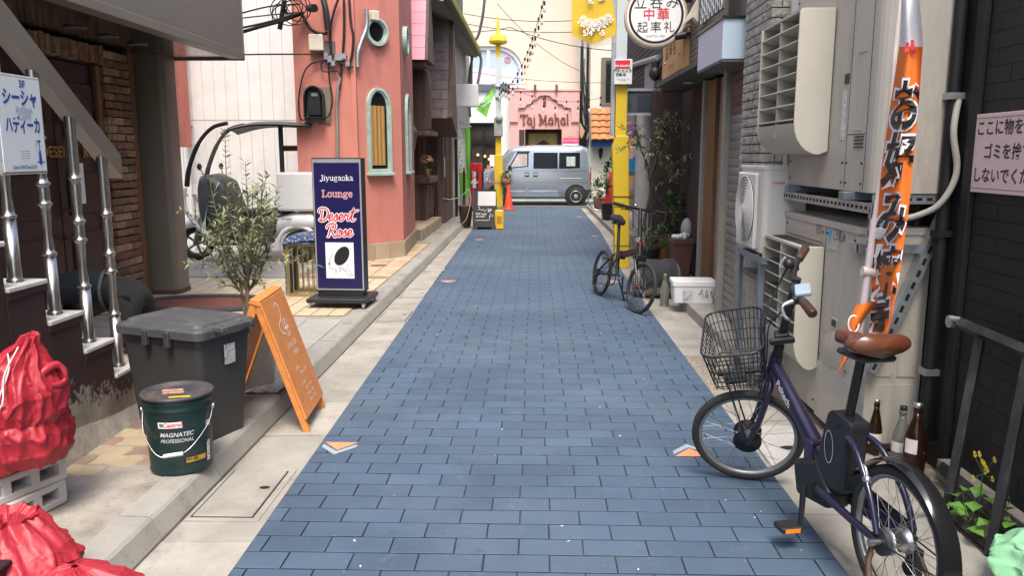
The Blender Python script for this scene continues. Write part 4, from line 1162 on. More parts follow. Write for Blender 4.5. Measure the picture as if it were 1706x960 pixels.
# own space: x towards the hips' end (street), -x towards the head
V = [((0.00, 0, .40), .135), ((-.16, 0, .45), .13), ((-.34, 0, .475), .145), ((-.52, 0, .45), .15), ((-.62, 0, .40), .06), ((-.70, 0, .38), .07), ((-.80, 0, .33), .085),
     ((.05, -.10, .36), .115), ((.06, -.14, .19), .095), ((.05, -.15, .075), .065), ((.25, -.15, .06), .058), ((.42, -.15, .055), .04), ((.46, -.15, .03), .035),
     ((.05, .10, .36), .115), ((.06, .14, .19), .095), ((.05, .15, .075), .065), ((.25, .15, .06), .058), ((.42, .15, .055), .04), ((.46, .15, .03), .035),
     ((-.54, -.19, .42), .065), ((-.55, -.22, .24), .045), ((-.58, -.20, .07), .032), ((-.63, -.20, .03), (.035, .018)),
     ((-.54, .19, .42), .065), ((-.55, .22, .24), .045), ((-.58, .20, .07), .032), ((-.63, .20, .03), (.035, .018))]
E_ = [(0, 1), (1, 2), (2, 3), (3, 4), (4, 5), (5, 6), (0, 7), (7, 8), (8, 9), (9, 10), (10, 11), (11, 12), (0, 13), (13, 14), (14, 15), (15, 16), (16, 17), (17, 18), (3, 19), (19, 20), (20, 21), (21, 22), (3, 23), (23, 24), (24, 25), (25, 26)]
for s_ in (-1, 1):
 b0 = 22 if s_ < 0 else 26
 for k in range(4):
  i = len(V); y = s_ * .20 + (k - 1.5) * .018
  V.append(((-.68, y, .022), .0085)); V.append(((-.715 + .006 * abs(k - 1.5), y, .012), .007)); E_ += [(b0, i), (i, i + 1)]
 i = len(V); V.append(((-.645, s_ * .20 - s_ * .045, .02), .0085)); E_.append((b0, i))
me = skin_body('body', V, E_)
m_top = mat('dark_blue_top', (.012, .016, .024), .85, var=.25, bump=.35, bscale=18, bdist=.02)
m_trs = mat('black_trousers', (.012, .012, .013), .85, var=.3, bump=.4, bscale=22, bdist=.02)
m_skin = mat('skin', (.50, .30, .21), .5, var=.06)
for m in (m_top, m_trs, m_skin): me.materials.append(m)
for p in me.polygons:
 c = p.center; p.use_smooth = True
 if c.x > -.10 or (c.x > -.12 and c.z < .3 and abs(c.y) < .2 and c.x > -.2): p.material_index = 1
 elif c.x < -.585 and (c.z < .075 or c.x < -.63): p.material_index = 2
o = bpy.data.objects.new('body', me); COL.objects.link(o); o.parent = pr; _ROOT[o.name] = _ROOT[pr.name]
part('belt', MB().tube([(-.115, .150 * math.cos(t), .437 + .150 * math.sin(t)) for t in [2 * PI * i / 28 for i in range(28)]], .014, 8, closed=True), mat('grey_web_belt', (.07, .075, .08), .8, var=.5, scale=70), pr)
part('pocket_flap', MB().box(.02, .11, -.175, -.163, .40, .43), m_trs, pr, bev=.004)
part('hair', MB().ball((-.815, 0, .352), (.10, .095, .098), 14, 10), mat('dark_hair', (.012, .01, .009), .6, bump=.5, bscale=80), pr)
for s_ in (-1, 1): part('shoe', MB().ball((.50, s_ * .15, .045), (.12, .045, .05), 12, 8), black_rubber, pr)
# ================================================================== left: white siding building, orange building, wooden shop
m_siding = mat('white_siding', (.78, .77, .745), .55, var=.05, scale=2, rnd_=.02, dirt=(.50, .46, .40), damt=.35, dscale=1.2)
wb = thing('white_siding_building', 'white building clad in narrow vertical metal siding behind the scooter', 'building', (-4.6, 11.7, .1))
YW = 11.7
wpart('core', MB().box(-9, -3.0, YW + .012, 16, .1, 5.6), mat('siding_gap', (.48, .46, .42), .8), wb)
x = -7.0
while x < -3.05:
 q = MB()
 for (z0, z1) in ((.1, 1.99), (2.0, 4.0), (4.01, 5.6)):
  q.prism([(x + .001, YW + .012, z0), (x + .007, YW, z0), (x + .163, YW, z0), (x + .169, YW + .012, z0)], (0, 0, z1 - z0))
 wpart('siding_panel', q, m_siding, wb)
 x += .17
p0, p1 = AY(284, 80, 11.2), AY(300, 245, 11.2)
wpart('orange_post', MB().box(p0.x, p1.x, 11.2, 11.6, p1.z, 4.2), mat('orange_stucco', (.56, .205, .158), .85, var=.10, scale=2.5, bump=.3, bscale=30, dirt=(.35, .13, .10), damt=.65, dscale=1.6, stretch=(2.2, 2.2, .6)), wb)
px_ = AY(311, 200, 11.65).x
wpart('drain_pipe', MB().cyl((px_, 11.62, .1), (px_, 11.62, 4.5), .035, 10), m_siding, wb)
for z in (.9, 1.9, 2.9): wpart('pipe_bracket', MB().box(px_ - .06, px_ + .06, 11.60, 11.7, z, z + .03), galv, wb)

# ---- orange building with a five-sided corner
m_orange = MATS['orange_stucco']
m_mint = mat('worn_mint_frame', (.38, .49, .43), .6, var=.15, scale=8, dirt=(.16, .22, .18), damt=.6, dscale=9, bump=.3, bscale=40)
ob = thing('orange_building', 'salmon orange stucco corner building with mint framed round and arched windows', 'building', (-2.3, 10.6, .1))
L0, A, Cc, D = Vector((-3.05, 10.36, 0)), Vector((-2.30, 10.40, 0)), Vector((-1.80, 10.98, 0)), Vector((-1.90, 12.75, 0))
foot = [L0, A, Cc, D, Vector((-6, 12.75, 0)), Vector((-6, 12, 0)), Vector((-3.05, 12, 0))]
wpart('wall', MB().prism([(p.x, p.y, .33) for p in foot], (0, 0, 5.3)), m_orange, ob)
# stone plinth, course by course
m_plinth = mat('plinth_stone', (.38, .30, .21), .8, var=.15, rnd_=.1, bump=.25, bscale=50, dirt=(.25, .19, .13), damt=.5)
wpart('plinth_core', MB().prism([(p.x, p.y, .095) for p in foot], (0, 0, .235)), m_joint, ob)
for (a, b) in ((A, Cc), (Cc, D)):
 d = (b - a); n_ = max(3, int(d.length / .24)); M = frame(a, d, (0, 0, 1))
 for i in range(n_):
  l = d.length / n_
  q = MB().box(i * l + .004, (i + 1) * l - .004, .10, .326, -.005, .016, M)
  wpart('plinth_stone', q, m_plinth, ob, bev=.004)
# arris line and shallow seam
wpart('wall_seam', MB().box(A.x - .03, A.x + .03, A.y - .02, A.y + .03, .33, 5.6), m_orange, ob)
def hit(px, py, P0, n):
 d = ray(px, py); t = (P0 - CAMP).dot(n) / d.dot(n); return CAMP + d * t
def face(a, b):
 M = frame(a, b - a, (0, 0, 1)); return M, M.col[2].to_3d()
M1, n1 = face(A, Cc); M2, n2 = face(Cc, D)
M1i = M1.inverted(); M2i = M2.inverted()
def arch_pts(w, h, k=10):
 """pointed-round arch outline, base centre at origin"""
 pts = [(-w, 0), (w, 0), (w, h - w * 1.35)]
 for i in range(1, k):
  t = i / k; a = t * PI
  pts.append((w * math.cos(a), h - w * 1.35 + w * 1.35 * math.sin(a) ** .9))
 pts.append((-w, h - w * 1.35))
 return pts
m_curt = mat('amber_curtain', (.34, .19, .055), .8, var=.25, scale=4, stretch=(8, 8, .5))
def ring_mb(outer, inner, z0, z1, M):
 n_ = len(outer); q = MB()
 vs = [(p[0], p[1], z1) for p in outer] + [(p[0], p[1], z1 * 1.0) for p in inner] + [(p[0], p[1], z0) for p in outer] + [(p[0], p[1], z0) for p in inner]
 fs = []
 for i in range(n_):
  j = (i + 1) % n_
  fs += [(i, j, n_ + j, n_ + i), (2 * n_ + i, 2 * n_ + j, j, i), (n_ + i, n_ + j, 3 * n_ + j, 3 * n_ + i)]
 return q.add(vs, fs, False, 0, M)
def arch_window(M, cx, z0, w, h, curtain=True):
 T = M @ Matrix.Translation((cx, z0, 0))
 o_ = arch_pts(w, h); i_ = [(p[0] * (1 - .034 / w) , .034 + p[1] * (h - .068) / h) for p in o_]
 i2 = [(p[0] * (1 - .058 / w), .055 + p[1] * (h - .11) / h) for p in o_]
 wn_ = wpart('arched_window', MB().add([(p[0], p[1], .006) for p in i2], [list(range(len(i2)))], M=T), dark_glass, ob)
 wpart('window_frame', ring_mb(o_, i_, -.01, .04, T), m_mint, wn_)
 wpart('window_frame', ring_mb(i_, i2, -.01, .025, T), m_mint, wn_)
 wpart('window_sill', MB().box(-w - .02, w + .02, -.035, .0, -.01, .075, T), m_mint, wn_, bev=.004)
 if curtain:
  q = MB()
  def fn(u, v):
   return Vector(((2 * u - 1) * (w - .065) * .86 - .015, .10 + (h * .70) * v, .016 + .006 * math.sin(u * 22)))
  q.grid(fn, 24, 3, M=T)
  wpart('curtain', q, m_curt, wn_)
def porthole(M, cx, cz, r_):
 T = M @ Matrix.Translation((cx, cz, 0))
 c_ = [(r_ * math.cos(2 * PI * i / 28), r_ * math.sin(2 * PI * i / 28)) for i in range(28)]
 sc_ = lambda k: [(a * k, b * k) for a, b in c_]
 wn_ = wpart('round_window', MB().add([(p[0], p[1], .006) for p in sc_(.72)], [list(range(28))], M=T), dark_glass, ob)
 wpart('window_frame', ring_mb(c_, sc_(.82), -.01, .06, T), m_mint, wn_)
 wpart('window_frame', ring_mb(sc_(.82), sc_(.7), -.01, .04, T), m_mint, wn_)
pb, pt = M1i @ hit(631, 288, A, n1), M1i @ hit(629, 146, A, n1)
wl_, wr_ = M1i @ hit(611, 230, A, n1), M1i @ hit(650, 230, A, n1)
arch_window(M1, (wl_.x + wr_.x) / 2, pb.y, (wr_.x - wl_.x) / 2, pt.y - pb.y)
pc = M1i @ hit(625, 53, A, n1); pr_ = M1i @ hit(643, 53, A, n1)
porthole(M1, pc.x, pc.y, pr_.x - pc.x)
qb, qt = M2i @ hit(676, 286, Cc, n2), M2i @ hit(671, 152, Cc, n2)
arch_window(M2, .75, pb.y, .26, pt.y - pb.y, False)
porthole(M2, .55, pc.y, .2)
# small box lamp by the round window and conduit
def on1(px, py, out=.03): 
 p = hit(px, py, A, n1); return p + n1 * out
c = on1(617, 27, .07)
wpart('wall_lamp', MB().cbox((0, 0, 0), (.11, .12, .10), frame(c, Cc - A, (0, 0, 1))), mat('cream_box', (.62, .56, .44), .5), ob, bev=.01)
q = MB().tube(smooth_path([on1(605, 16, .07), on1(605, 45, .07), on1(597, 70, .06), on1(592, 90, .05), on1(592, 112, .05)], 5), .028, 10)
wpart('conduit', q, galv, ob)
# electricity meter on its board, left face
Ml, nl = face(L0, A)
Mli = Ml.inverted()
def onl(px, py, out=.0): return hit(px, py, L0, nl) + nl * out
a_, b_ = Mli @ onl(508, 206), Mli @ onl(550, 145)
m_oldwood = mat('weathered_board', (.19, .165, .125), .85, var=.3, scale=6, stretch=(1, 1, .3))
bd = wpart('meter_board', MB().box(a_.x, b_.x, a_.y, b_.y, -.01, .02, Ml), m_oldwood, ob)
cx_, cz_ = a_.x + .15, (a_.y + b_.y) / 2 + .04
wpart('meter_hood', ring_mb(arch_pts(.125, .40), [(p[0] * .9, p[1] * .93 + .01) for p in arch_pts(.125, .40)], .02, .16, Ml @ Matrix.Translation((cx_, cz_ - .20, 0))), black_plastic, bd)
wpart('meter', MB().box(cx_ - .085, cx_ + .085, cz_ - .17, cz_ + .14, .02, .11, Ml), mat('meter_black', (.02, .022, .026), .35), bd, bev=.01)
wpart('meter_window', MB().box(cx_ - .03, cx_ + .05, cz_ + .07, cz_ + .11, .1105, .114, Ml), mat('meter_lcd', (.25, .27, .27), .3), bd)
wpart('junction_box', MB().box(*(lambda p: (p.x - .09, p.x + .09, p.y - .10, p.y + .10))(Mli @ onl(529, 72)), .0, .11, Ml), mat('cream_box', (.62, .56, .44)), ob, bev=.012)
wpart('junction_box', MB().box(*(lambda p: (p.x - .08, p.x + .08, p.y - .09, p.y + .07))(Mli @ onl(548, 78)), .0, .03, Ml), mat('old_patch', (.12, .11, .09), .8), ob)
# wiring on the orange building
m_wire = mat('black_wire', (.012, .012, .012), .6)
m_wireg = mat('grey_wire', (.22, .21, .20), .6)
def wires(name, paths, r_, m, parent):
 for P in paths:
  wpart(name, MB().tube(smooth_path(P, 6), r_, 6), m, parent)
wires('cable', [[onl(583, 0, .05), onl(586, 40, .05), onl(590, 60, .06), onl(588, 90, .06), onl(582, 115, .06)], [onl(574, 0, .04), onl(574, 60, .04), onl(570, 110, .04), onl(566, 150, .04)], [onl(565, 0, .06), onl(558, 20, .06), onl(552, 50, .06), onl(553, 90, .06)]], .016, m_wire, ob)
wires('cable', [[onl(541, 0, .10), onl(546, 20, .12), onl(549, 52, .10)]], .04, mat('black_conduit', (.02, .021, .022), .5), ob)
wires('cable', [[onl(545, 100, .05), onl(520, 107, .06), onl(507, 125, .06), onl(500, 160, .06), onl(500, 185, .06), onl(505, 200, .05), onl(520, 192, .04)], [onl(566, 120, .05), onl(548, 110, .07), onl(555, 100, .05), onl(575, 108, .06), onl(590, 112, .05)], [onl(548, 100, .05), onl(550, 130, .06), onl(555, 165, .06), onl(550, 192, .06), onl(540, 196, .05), onl(532, 188, .05)], [onl(580, 95, .05), onl(560, 95, .06), onl(545, 90, .06)], [onl(538, 100, .05), onl(537, 115, .06), onl(545, 120, .07), onl(562, 118, .06), onl(570, 130, .05)]], .010, m_wire, ob)
wires('cable', [[onl(568, 128, .04), onl(564, 150, .04), onl(562, 180, .04), onl(563, 230, .04), onl(563, 290, .04)]], .022, m_wireg, ob)
q = MB()
for k in range(7):
 p = onl(545 + 6 * k, 98 + rnd.uniform(-6, 10), .05); q.cbox(p, (.05, .05, rnd.uniform(.05, .10)))
wpart('cable_clamps', q, galv, ob)

# ---- wooden shop with shingled hoods
m_dwood = mat('dark_stained_wood', (.12, .073, .052), .6, var=.45, scale=4, stretch=(5, 5, .35), rnd_=.18, bump=.3, bscale=30)
m_rwood = mat('reddish_plank', (.32, .14, .07), .6, var=.4, scale=4, stretch=(5, 5, .35), rnd_=.2, bump=.3, bscale=30)
m_pinks = mat('pink_shingle', (.70, .30, .36), .5, var=.06, rnd_=.05)
m_browns = mat('grey_brown_shingle', (.26, .20, .18), .85, var=.2, rnd_=.1, bump=.4, bscale=60)
ws = thing('wooden_shop', 'dark timber shop front with a pink shingled hood and a brown shingled hood', 'shop', (-2.2, 15, .1))
wpart('wall', MB().box(-6, -2.38, 12.76, 18.1, .1, 4.8), m_dwood, ws)
# pink hood: slope facing the near end, board by board
y0 = 13.0
def quad_board(P, th):
 """thin board from four corners (ordered), thickness th along its normal"""
 n_ = (P[1] - P[0]).cross(P[3] - P[0]).normalized() * th
 q = MB(); q.add([p for p in P] + [p + n_ for p in P], [(3, 2, 1, 0), (4, 5, 6, 7), (0, 1, 5, 4), (1, 2, 6, 5), (2, 3, 7, 6), (3, 0, 4, 7)]); return q
hood = wpart('pink_hood', MB().prism([Vector((-1.68, 12.9, 2.98)), Vector((-1.68, 13.35, 4.3)), Vector((-1.68, 13.8, 2.98))], (-.75, 0, 0)), m_dwood, ws)
for i in range(7):
 t0, t1 = i / 7, (i + 1) / 7
 z0_, z1_ = 2.97 + 1.33 * t0, 2.97 + 1.33 * t1; ya_, yb_ = 12.88 + .45 * t0, 12.88 + .45 * t1
 P = [Vector((-2.40, ya_ - .012, z0_)), Vector((-1.72, ya_ - .012, z0_)), Vector((-1.72, yb_, z1_ + .02)), Vector((-2.40, yb_, z1_ + .02))]
 wpart('shingle', quad_board(P, .016), m_pinks, hood)
wpart('hood_bracket', MB().box(-2.35, -1.75, 13.0, 13.6, 2.9, 2.975), m_dwood, ws, bev=.01)
wpart('window_box', MB().box(-2.37, -1.85, 13.7, 14.4, 1.9, 2.95), m_dwood, ws, bev=.01)
for k in range(4): wpart('window_bar', MB().box(-1.85, -1.82, 13.75 + .18 * k, 13.82 + .18 * k, 1.95, 2.9), m_dwood, ws)
wpart('window_ledge', MB().box(-2.37, -1.72, 13.6, 14.5, 1.82, 1.90), m_dwood, ws, bev=.01)
# brown hood
h2 = wpart('brown_hood', MB().prism([Vector((-1.55, 15.3, 2.2)), Vector((-1.55, 15.9, 4.2)), Vector((-1.55, 16.4, 1.85))], (-.8, 0, 0)), m_dwood, ws)
for i in range(11):
 t0, t1 = i / 11, (i + 1) / 11
 x = -2.35 + (-.15 if i % 2 else 0)
 while x < -1.64:
  xa, xb = max(x, -2.36), min(x + .30, -1.63)
  x += .30
  if xb - xa < .03: continue
  P = [Vector((xa + .004, 15.27 + .58 * t0, 2.18 + 1.98 * t0)), Vector((xb - .004, 15.27 + .58 * t0, 2.18 + 1.98 * t0)), Vector((xb - .004, 15.285 + .58 * t1, 2.19 + 1.98 * t1)), Vector((xa + .004, 15.285 + .58 * t1, 2.19 + 1.98 * t1))]
  wpart('shingle', quad_board(P, .014), m_browns, h2)
# plinth, counter
pl2 = wpart('plinth', MB().box(-2.6, -1.86, 13.1, 15.9, .09, .27), m_joint, ws)
for i in range(9):
 wpart('plinth_tile', MB().box(-1.87, -1.845, 13.1 + .31 * i + .004, 13.41 + .31 * i - .004, .10, .27), m_tile2, pl2, bev=.003)
 wpart('plinth_tile', MB().box(-2.6, -1.85, 13.1 + .31 * i + .004, 13.41 + .31 * i - .004, .27, .283), m_tile2, pl2, bev=.003)
ct = wpart('counter', MB().box(-2.6, -2.03, 14.95, 16.0, .283, .98), m_dwood, ws)
wpart('counter_top', MB().box(-2.7, -1.92, 14.8, 16.1, .98, 1.10), m_dwood, ct, bev=.01)
for i in range(5):
 wpart('plank', MB().box(-2.6 + .115 * i + .003, -2.6 + .115 * (i + 1) - .003, 14.93, 14.949, .285, .975), m_dwood, ct)
m_lat = mat('lattice_wood', (.20, .13, .065), .65, var=.3, rnd_=.15)
for i in range(11):
 wpart('lattice_slat', MB().box(-2.029, -2.005, 15.1, 15.9, .36 + .053 * i, .385 + .053 * i), m_lat, ct)
for y in (15.08, 15.5, 15.9): wpart('lattice_post', MB().box(-2.029, -1.998, y - .03, y + .03, .30, .975), m_dwood, ct)
# tall plank screen / cupboard
cb = wpart('cupboard', MB().box(-2.7, -1.90, 16.55, 18.05, .1, 2.28), m_dwood, ws)
for i in range(9):
 a = -2.7 + .72 / 9 * i
 wpart('plank', MB().box(a + .003, a + .077, 16.52, 16.549, .12, 2.26), m_rwood if i < 6 else m_dwood, cb)
wpart('corner_post', MB().box(-2.0, -1.86, 16.48, 16.62, .1, 2.32), m_dwood, cb, bev=.008)
wpart('top_board', MB().box(-2.75, -1.82, 16.45, 18.1, 2.30, 2.36), m_dwood, cb, bev=.008)
wpart('base_board', MB().box(-1.899, -1.85, 16.63, 18.05, .1, .50), m_dwood, cb)
wpart('base_opening', MB().box(-2.45, -2.05, 16.50, 16.519, .14, .45), m_hole, cb)
for i in range(34):
 wpart('lattice_slat', MB().box(-1.899, -1.872, 17.1, 18.0, .55 + .05 * i, .573 + .05 * i), m_lat, cb)
for y in (16.7, 17.08, 18.0): wpart('lattice_post', MB().box(-1.899, -1.86, y - .03, y + .03, .5, 2.3), m_dwood, cb)
wpart('paper_tag', MB().box(-1.859, -1.853, 16.67, 16.78, 1.05, 1.45), white_paint, cb)
# wall lantern and flowers on the counter
ln = thing('wall_lantern', 'dark metal wall lantern hanging beside the orange building', 'lantern', (-1.98, 13.0, 1.75))
wpart('lantern_body', MB().lathe([(.03, 1.58), (.05, 1.60), (.09, 1.86), (.09, 1.88), (.03, 1.98), (.01, 2.0)], 6, Matrix.Translation((-1.97, 13.05, 0)), smooth=False), mat('grey_lantern', (.08, .085, .09), .5), ln)
wpart('lantern_arm', MB().tube([(-1.97, 13.05, 2.0), (-2.0, 13.05, 2.08), (-2.38, 13.05, 2.08)], .012, 6), black_metal, ln)
def flower_bunch(name, c, rad, n_, cols, label, cat, pot=None, seed=1, leafn=60):
 t = thing(name, label, cat, (c[0], c[1], c[2] - rad))
 rr2 = random.Random(seed)
 q = MB(); l_ = MB()
 for k in range(n_):
  d = Vector((rr2.gauss(0, 1), rr2.gauss(0, 1), abs(rr2.gauss(0, 1)))).normalized(); p = Vector(c) + d * rad * rr2.uniform(.5, 1)
  s_ = rad * .16
  for j in range(5):
   a = 2 * PI * j / 5; u = d.orthogonal().normalized(); w = d.cross(u)
   e = (u * math.cos(a) + w * math.sin(a)); f_ = (u * math.cos(a + .6) + w * math.sin(a + .6))
   q.add([p, p + e * s_ + d * s_ * .3, p + (e + f_).normalized() * s_ * 1.25 + d * s_ * .3, p + f_ * s_ + d * s_ * .3], [(0, 1, 2, 3)], False, k % len(cols))
 for k in range(leafn):
  d = Vector((rr2.gauss(0, 1), rr2.gauss(0, 1), rr2.gauss(0, .7))).normalized()
  add_leaf(l_, Vector(c) + d * rad * rr2.uniform(.2, .8), d, rad * .45, rad * .12, mi=rr2.randrange(3))
 o = wpart('blossoms', q, cols, t); o['kind'] = 'stuff'
 o = wpart('leaves', l_, m_leafg, t); o['kind'] = 'stuff'
 if pot: wpart('pot', pot, mat('clay_pot', (.30, .13, .07), .8, var=.15), t)
 return t
m_fl = lambda n_, c_: mat(n_, c_, .6, var=.15)
flower_bunch('flower_bunch', (-1.99, 14.95, 1.36), .16, 40, [m_fl('coral_petal', (.70, .26, .14)), m_fl('peach_petal', (.75, .42, .25))], 'coral and peach flowers in a vase on the timber counter', 'flowers', MB().lathe([(.05, 1.10), (.06, 1.12), (.045, 1.25)], 12, Matrix.Translation((-1.99, 14.95, 0))), 3)
# ================================================================== far end: eaves building, cross-street facades, van
m_beige = mat('grey_beige_stone', (.46, .42, .35), .85, var=.15, scale=2, bump=.2, bscale=25, rnd_=.05, dirt=(.2, .18, .15), damt=.5)
eb = thing('eaves_building', 'grey-beige stone clad building with a yellow edged gutter under its eaves', 'building', (-2, 19, .1))
wpart('wall', MB().box(-6, -1.84, 18.2, 22.9, .1, 5), m_joint, eb)
for i in range(8):
 for j in range(8):
  wpart('stone_panel', MB().box(-1.845, -1.815, 18.2 + .585 * i + .004, 18.785 + .585 * i - .004, .1 + .55 * j + .004, .65 + .55 * j - .004), m_beige, eb)
wpart('end_wall', MB().box(-4, -1.85, 18.17, 18.2, 2.3, 6.5), m_beige, eb)
wpart('eave', MB().prism([Vector((-1.52, 13.8, 4.02)), Vector((-1.85, 13.8, 4.10)), Vector((-3.5, 13.8, 5.2)), Vector((-3.5, 13.8, 5.35)), Vector((-1.5, 13.8, 4.16))], (0, 7.9, 0)), mat('eave_board', (.32, .29, .24), .8, var=.15), eb)
m_yel = mat('yellow_metal', (.50, .40, .05), .55, var=.15)
gt = wpart('gutter_pipe', MB().box(-1.52, -1.40, 13.8, 21.6, 4.05, 4.17), mat('olive_gutter', (.16, .15, .08), .6), eb, bev=.02)
for (dz, w_) in ((.02, .012), (.07, .016), (.11, .012)): wpart('yellow_strip', MB().box(-1.402, -1.385, 13.8, 21.6, 4.05 + dz - w_, 4.05 + dz + w_), m_yel, gt)
for i in range(7): wpart('shutter_panel', MB().box(-1.835, -1.80, 15.4 + .8 * i, 15.4 + .8 * i + .6, 4.4, 5.8), mat('green_grey_shutter', (.13, .145, .125), .7, var=.2), eb)
wpart('downpipe', MB().tube(smooth_path([(-1.45, 21.4, 4.1), (-1.40, 21.6, 3.9), (-1.55, 21.8, 3.2), (-1.72, 21.9, 2.8)], 5), .04, 8), mat('pipe_beige', (.45, .42, .37), .6), eb)
wires('cable', [[(-1.2, 20.5, 7), (-1.25, 20.8, 5.4), (-1.42, 21.2, 4.6), (-1.62, 21.4, 4.2), (-1.66, 21.5, 2.9)], [(-1.6, 21.6, 4.2), (-1.74, 21.7, 3.4), (-1.72, 21.8, 2.5)]], .04, m_wireg, eb)
# lightboxes
def lightbox(name, X0, X1, Yf, Z0, Z1, dep, label, bracket=True):
 t = thing(name, label, 'sign', (X0, Yf, Z0))
 wpart('case', MB().box(X0, X1, Yf, Yf + dep, Z0, Z1), mat('lightbox_white', (.66, .66, .63), .4, var=.04), t, bev=.012)
 wpart('face', MB().box(X0 + .03, X1 - .03, Yf - .006, Yf - .001, Z0 + .03, Z1 - .03), mat('lightbox_face', (.70, .70, .67), .35, var=.03), t)
 wpart('bracket', MB().box(-1.9, X0, Yf + dep * .4, Yf + dep * .6, Z1 - .12, Z1 - .06).box(-1.9, X0, Yf + dep * .4, Yf + dep * .6, Z0 + .06, Z0 + .12), black_metal, t)
 return t
lightbox('lightbox_sign', -1.93, -1.28, 18.6, 2.58, 3.09, .15, 'large faded white lightbox sign jutting from the stone wall')
t = lightbox('lightbox_sign', -1.94, -1.70, 17.6, 3.22, 3.62, .1, 'small white lightbox sign with a house outline above the large one')
q = MB(); Mx = frame((-1.81, 17.592, 3.32), (1, 0, 0), (0, 0, 1))
for P in ([(-.06, 0), (-.06, .08)], [(.06, 0), (.06, .08)], [(-.08, .07), (0, .14)], [(.08, .07), (0, .14)], [(-.06, 0), (-.02, 0)], [(.02, 0), (.06, 0)]): q.ribbon(P, .012, Mx)
wpart('house_mark', q, black_ink, t)

# ---- left end: green banner, red extinguisher sign, posts and rope
def banner_mesh(P, nu=6, nv=16, amp=.03, seed=1):
 """cloth from four corners: bottom-left, bottom-right, top-right, top-left"""
 P = [Vector(p) for p in P]
 n_ = (P[1] - P[0]).cross(P[3] - P[0]).normalized()
 def fn(u, v):
  p = P[0].lerp(P[1], u).lerp(P[3].lerp(P[2], u), v)
  return p + n_ * amp * (mnoise.noise(Vector((u * 2.2 + seed, v * 3, seed))) + .4 * math.sin(u * 7 + v * 3))
 return fn
m_lime = mat('lime_green_cloth', (.20, .55, .07), .7, var=.08)
m_whc = mat('white_cloth', (.74, .75, .73), .75, var=.05)
gb = thing('green_banner', 'white and lime green upright banner by the timber cupboard', 'banner', (-1.60, 18.8, .1))
fn = banner_mesh([(-1.76, 18.95, .55), (-1.47, 18.75, .50), (-1.49, 18.75, 2.12), (-1.78, 18.95, 2.1)], amp=.03)
def gcol(p):
 return 0
q = MB().grid(fn, 10, 20)
for i, f in enumerate(q.f):
 u = (i % 10) / 10; v = (i // 10) / 20
 q.mi[i] = 1 if (u >= .6 or v < .35) else 0
wpart('cloth', q, [m_whc, m_lime], gb)
wpart('pole', MB().cyl((-1.78, 18.96, .1), (-1.78, 18.96, 2.3), .014, 8).cyl((-1.79, 18.96, 2.13), (-1.45, 18.75, 2.15), .009, 6), white_paint, gb)
q = MB(); Mx = frame((-1.70, 18.86, 1.3), Vector((.29, -.2, 0)), (0, 0, 1))
for k in range(9): q.ribbon([(-.06 + .03 * (k % 4), -.25 + .1 * k), (-.02 + .03 * (k % 4), -.22 + .1 * k)], .02, Mx, lift=.035)
wpart('leaf_print', q, mat('print_green', (.12, .42, .22), .7), gb)
fx = thing('fire_extinguisher_box', 'red fire extinguisher box with white characters by the cross street', 'box', (-1.62, 22.6, .1))
wpart('box', MB().box(-1.79, -1.47, 22.6, 22.85, .10, 1.27), mat('signal_red', (.55, .02, .025), .4, var=.06), fx, bev=.015)
wpart('characters', text_mb('消\n火\n器', .17, frame((-1.66, 22.594, .80), (1, 0, 0), (0, 0, 1)), bold=.02, lines=.9), white_ink, fx)
for i, (x, y, h_) in enumerate(((-1.62, 18.6, 1.15), (-1.68, 19.2, 1.15), (-1.6, 20.2, 1.1), (-1.5, 21.2, 1.1), (-1.42, 22.2, 1.1))):
 t = thing('chain_post', ('dark post with a spiked finial nearest the timber cupboard', 'dark post with a spiked finial behind the green banner', 'dark spiked post just left of the black A-board', 'dark spiked post behind the black A-board', 'farthest dark spiked post before the cross street')[i], 'post', (x, y, .1))
 wpart('shaft', MB().lathe([(.07, .09), (.07, .16), (.03, .2), (.028, h_ - .06), (.035, h_ - .05), (.035, h_ - .03), (.02, h_ - .02)], 10, Matrix.Translation((x, y, 0))), mat('maroon_iron', (.05, .02, .02), .5), t)
 q = MB()
 for a in (-.6, 0, .6): q.tube([(x, y, h_ - .02), (x + .04 * math.sin(a), y, h_ + .08 - abs(a) * .03)], [.014, .003], 6)
 wpart('finial', q, MATS['maroon_iron'], t)
t = thing('lamp_post', 'slim black post with a small bell lamp beside the green banner', 'lamp', (-1.78, 18.5, .1))
wpart('post', MB().cyl((-1.78, 18.4, .1), (-1.78, 18.4, 1.95), .028, 8), black_metal, t)
wpart('bell_lamp', MB().lathe([(.09, 1.86), (.085, 1.88), (.05, 1.96), (.03, 2.06), (.015, 2.08)], 12, Matrix.Translation((-1.72, 18.36, 0))), mat('lamp_grey', (.3, .3, .29), .5), t)
rp = thing('rope_barrier', 'pale rope slung from the cupboard to the black A-board', 'rope', (-1.7, 17, .5))
wpart('rope', MB().tube(smooth_path([(-1.88, 16.45, .62), (-1.70, 16.4, .60), (-1.5, 16.35, .66), (-1.32, 16.3, .82)], 6), .010, 6).tube(smooth_path([(-1.32, 16.3, .82), (-1.28, 16.25, .6), (-1.36, 16.2, .25), (-1.45, 16.2, .12)], 6), .007, 6), mat('rope_pale', (.5, .47, .42), .8), rp)
t = thing('umbrella_pot', 'brown tapered pot standing left of the black A-board', 'pot', (-1.40, 16.5, 0))
wpart('pot', MB().lathe([(.001, .02), (.10, .02), (.15, .45), (.155, .46), (.14, .46), (.13, .40), (.001, .38)], 16, Matrix.Translation((-1.42, 16.6, 0))), mat('brown_pot', (.10, .065, .04), .6), t)
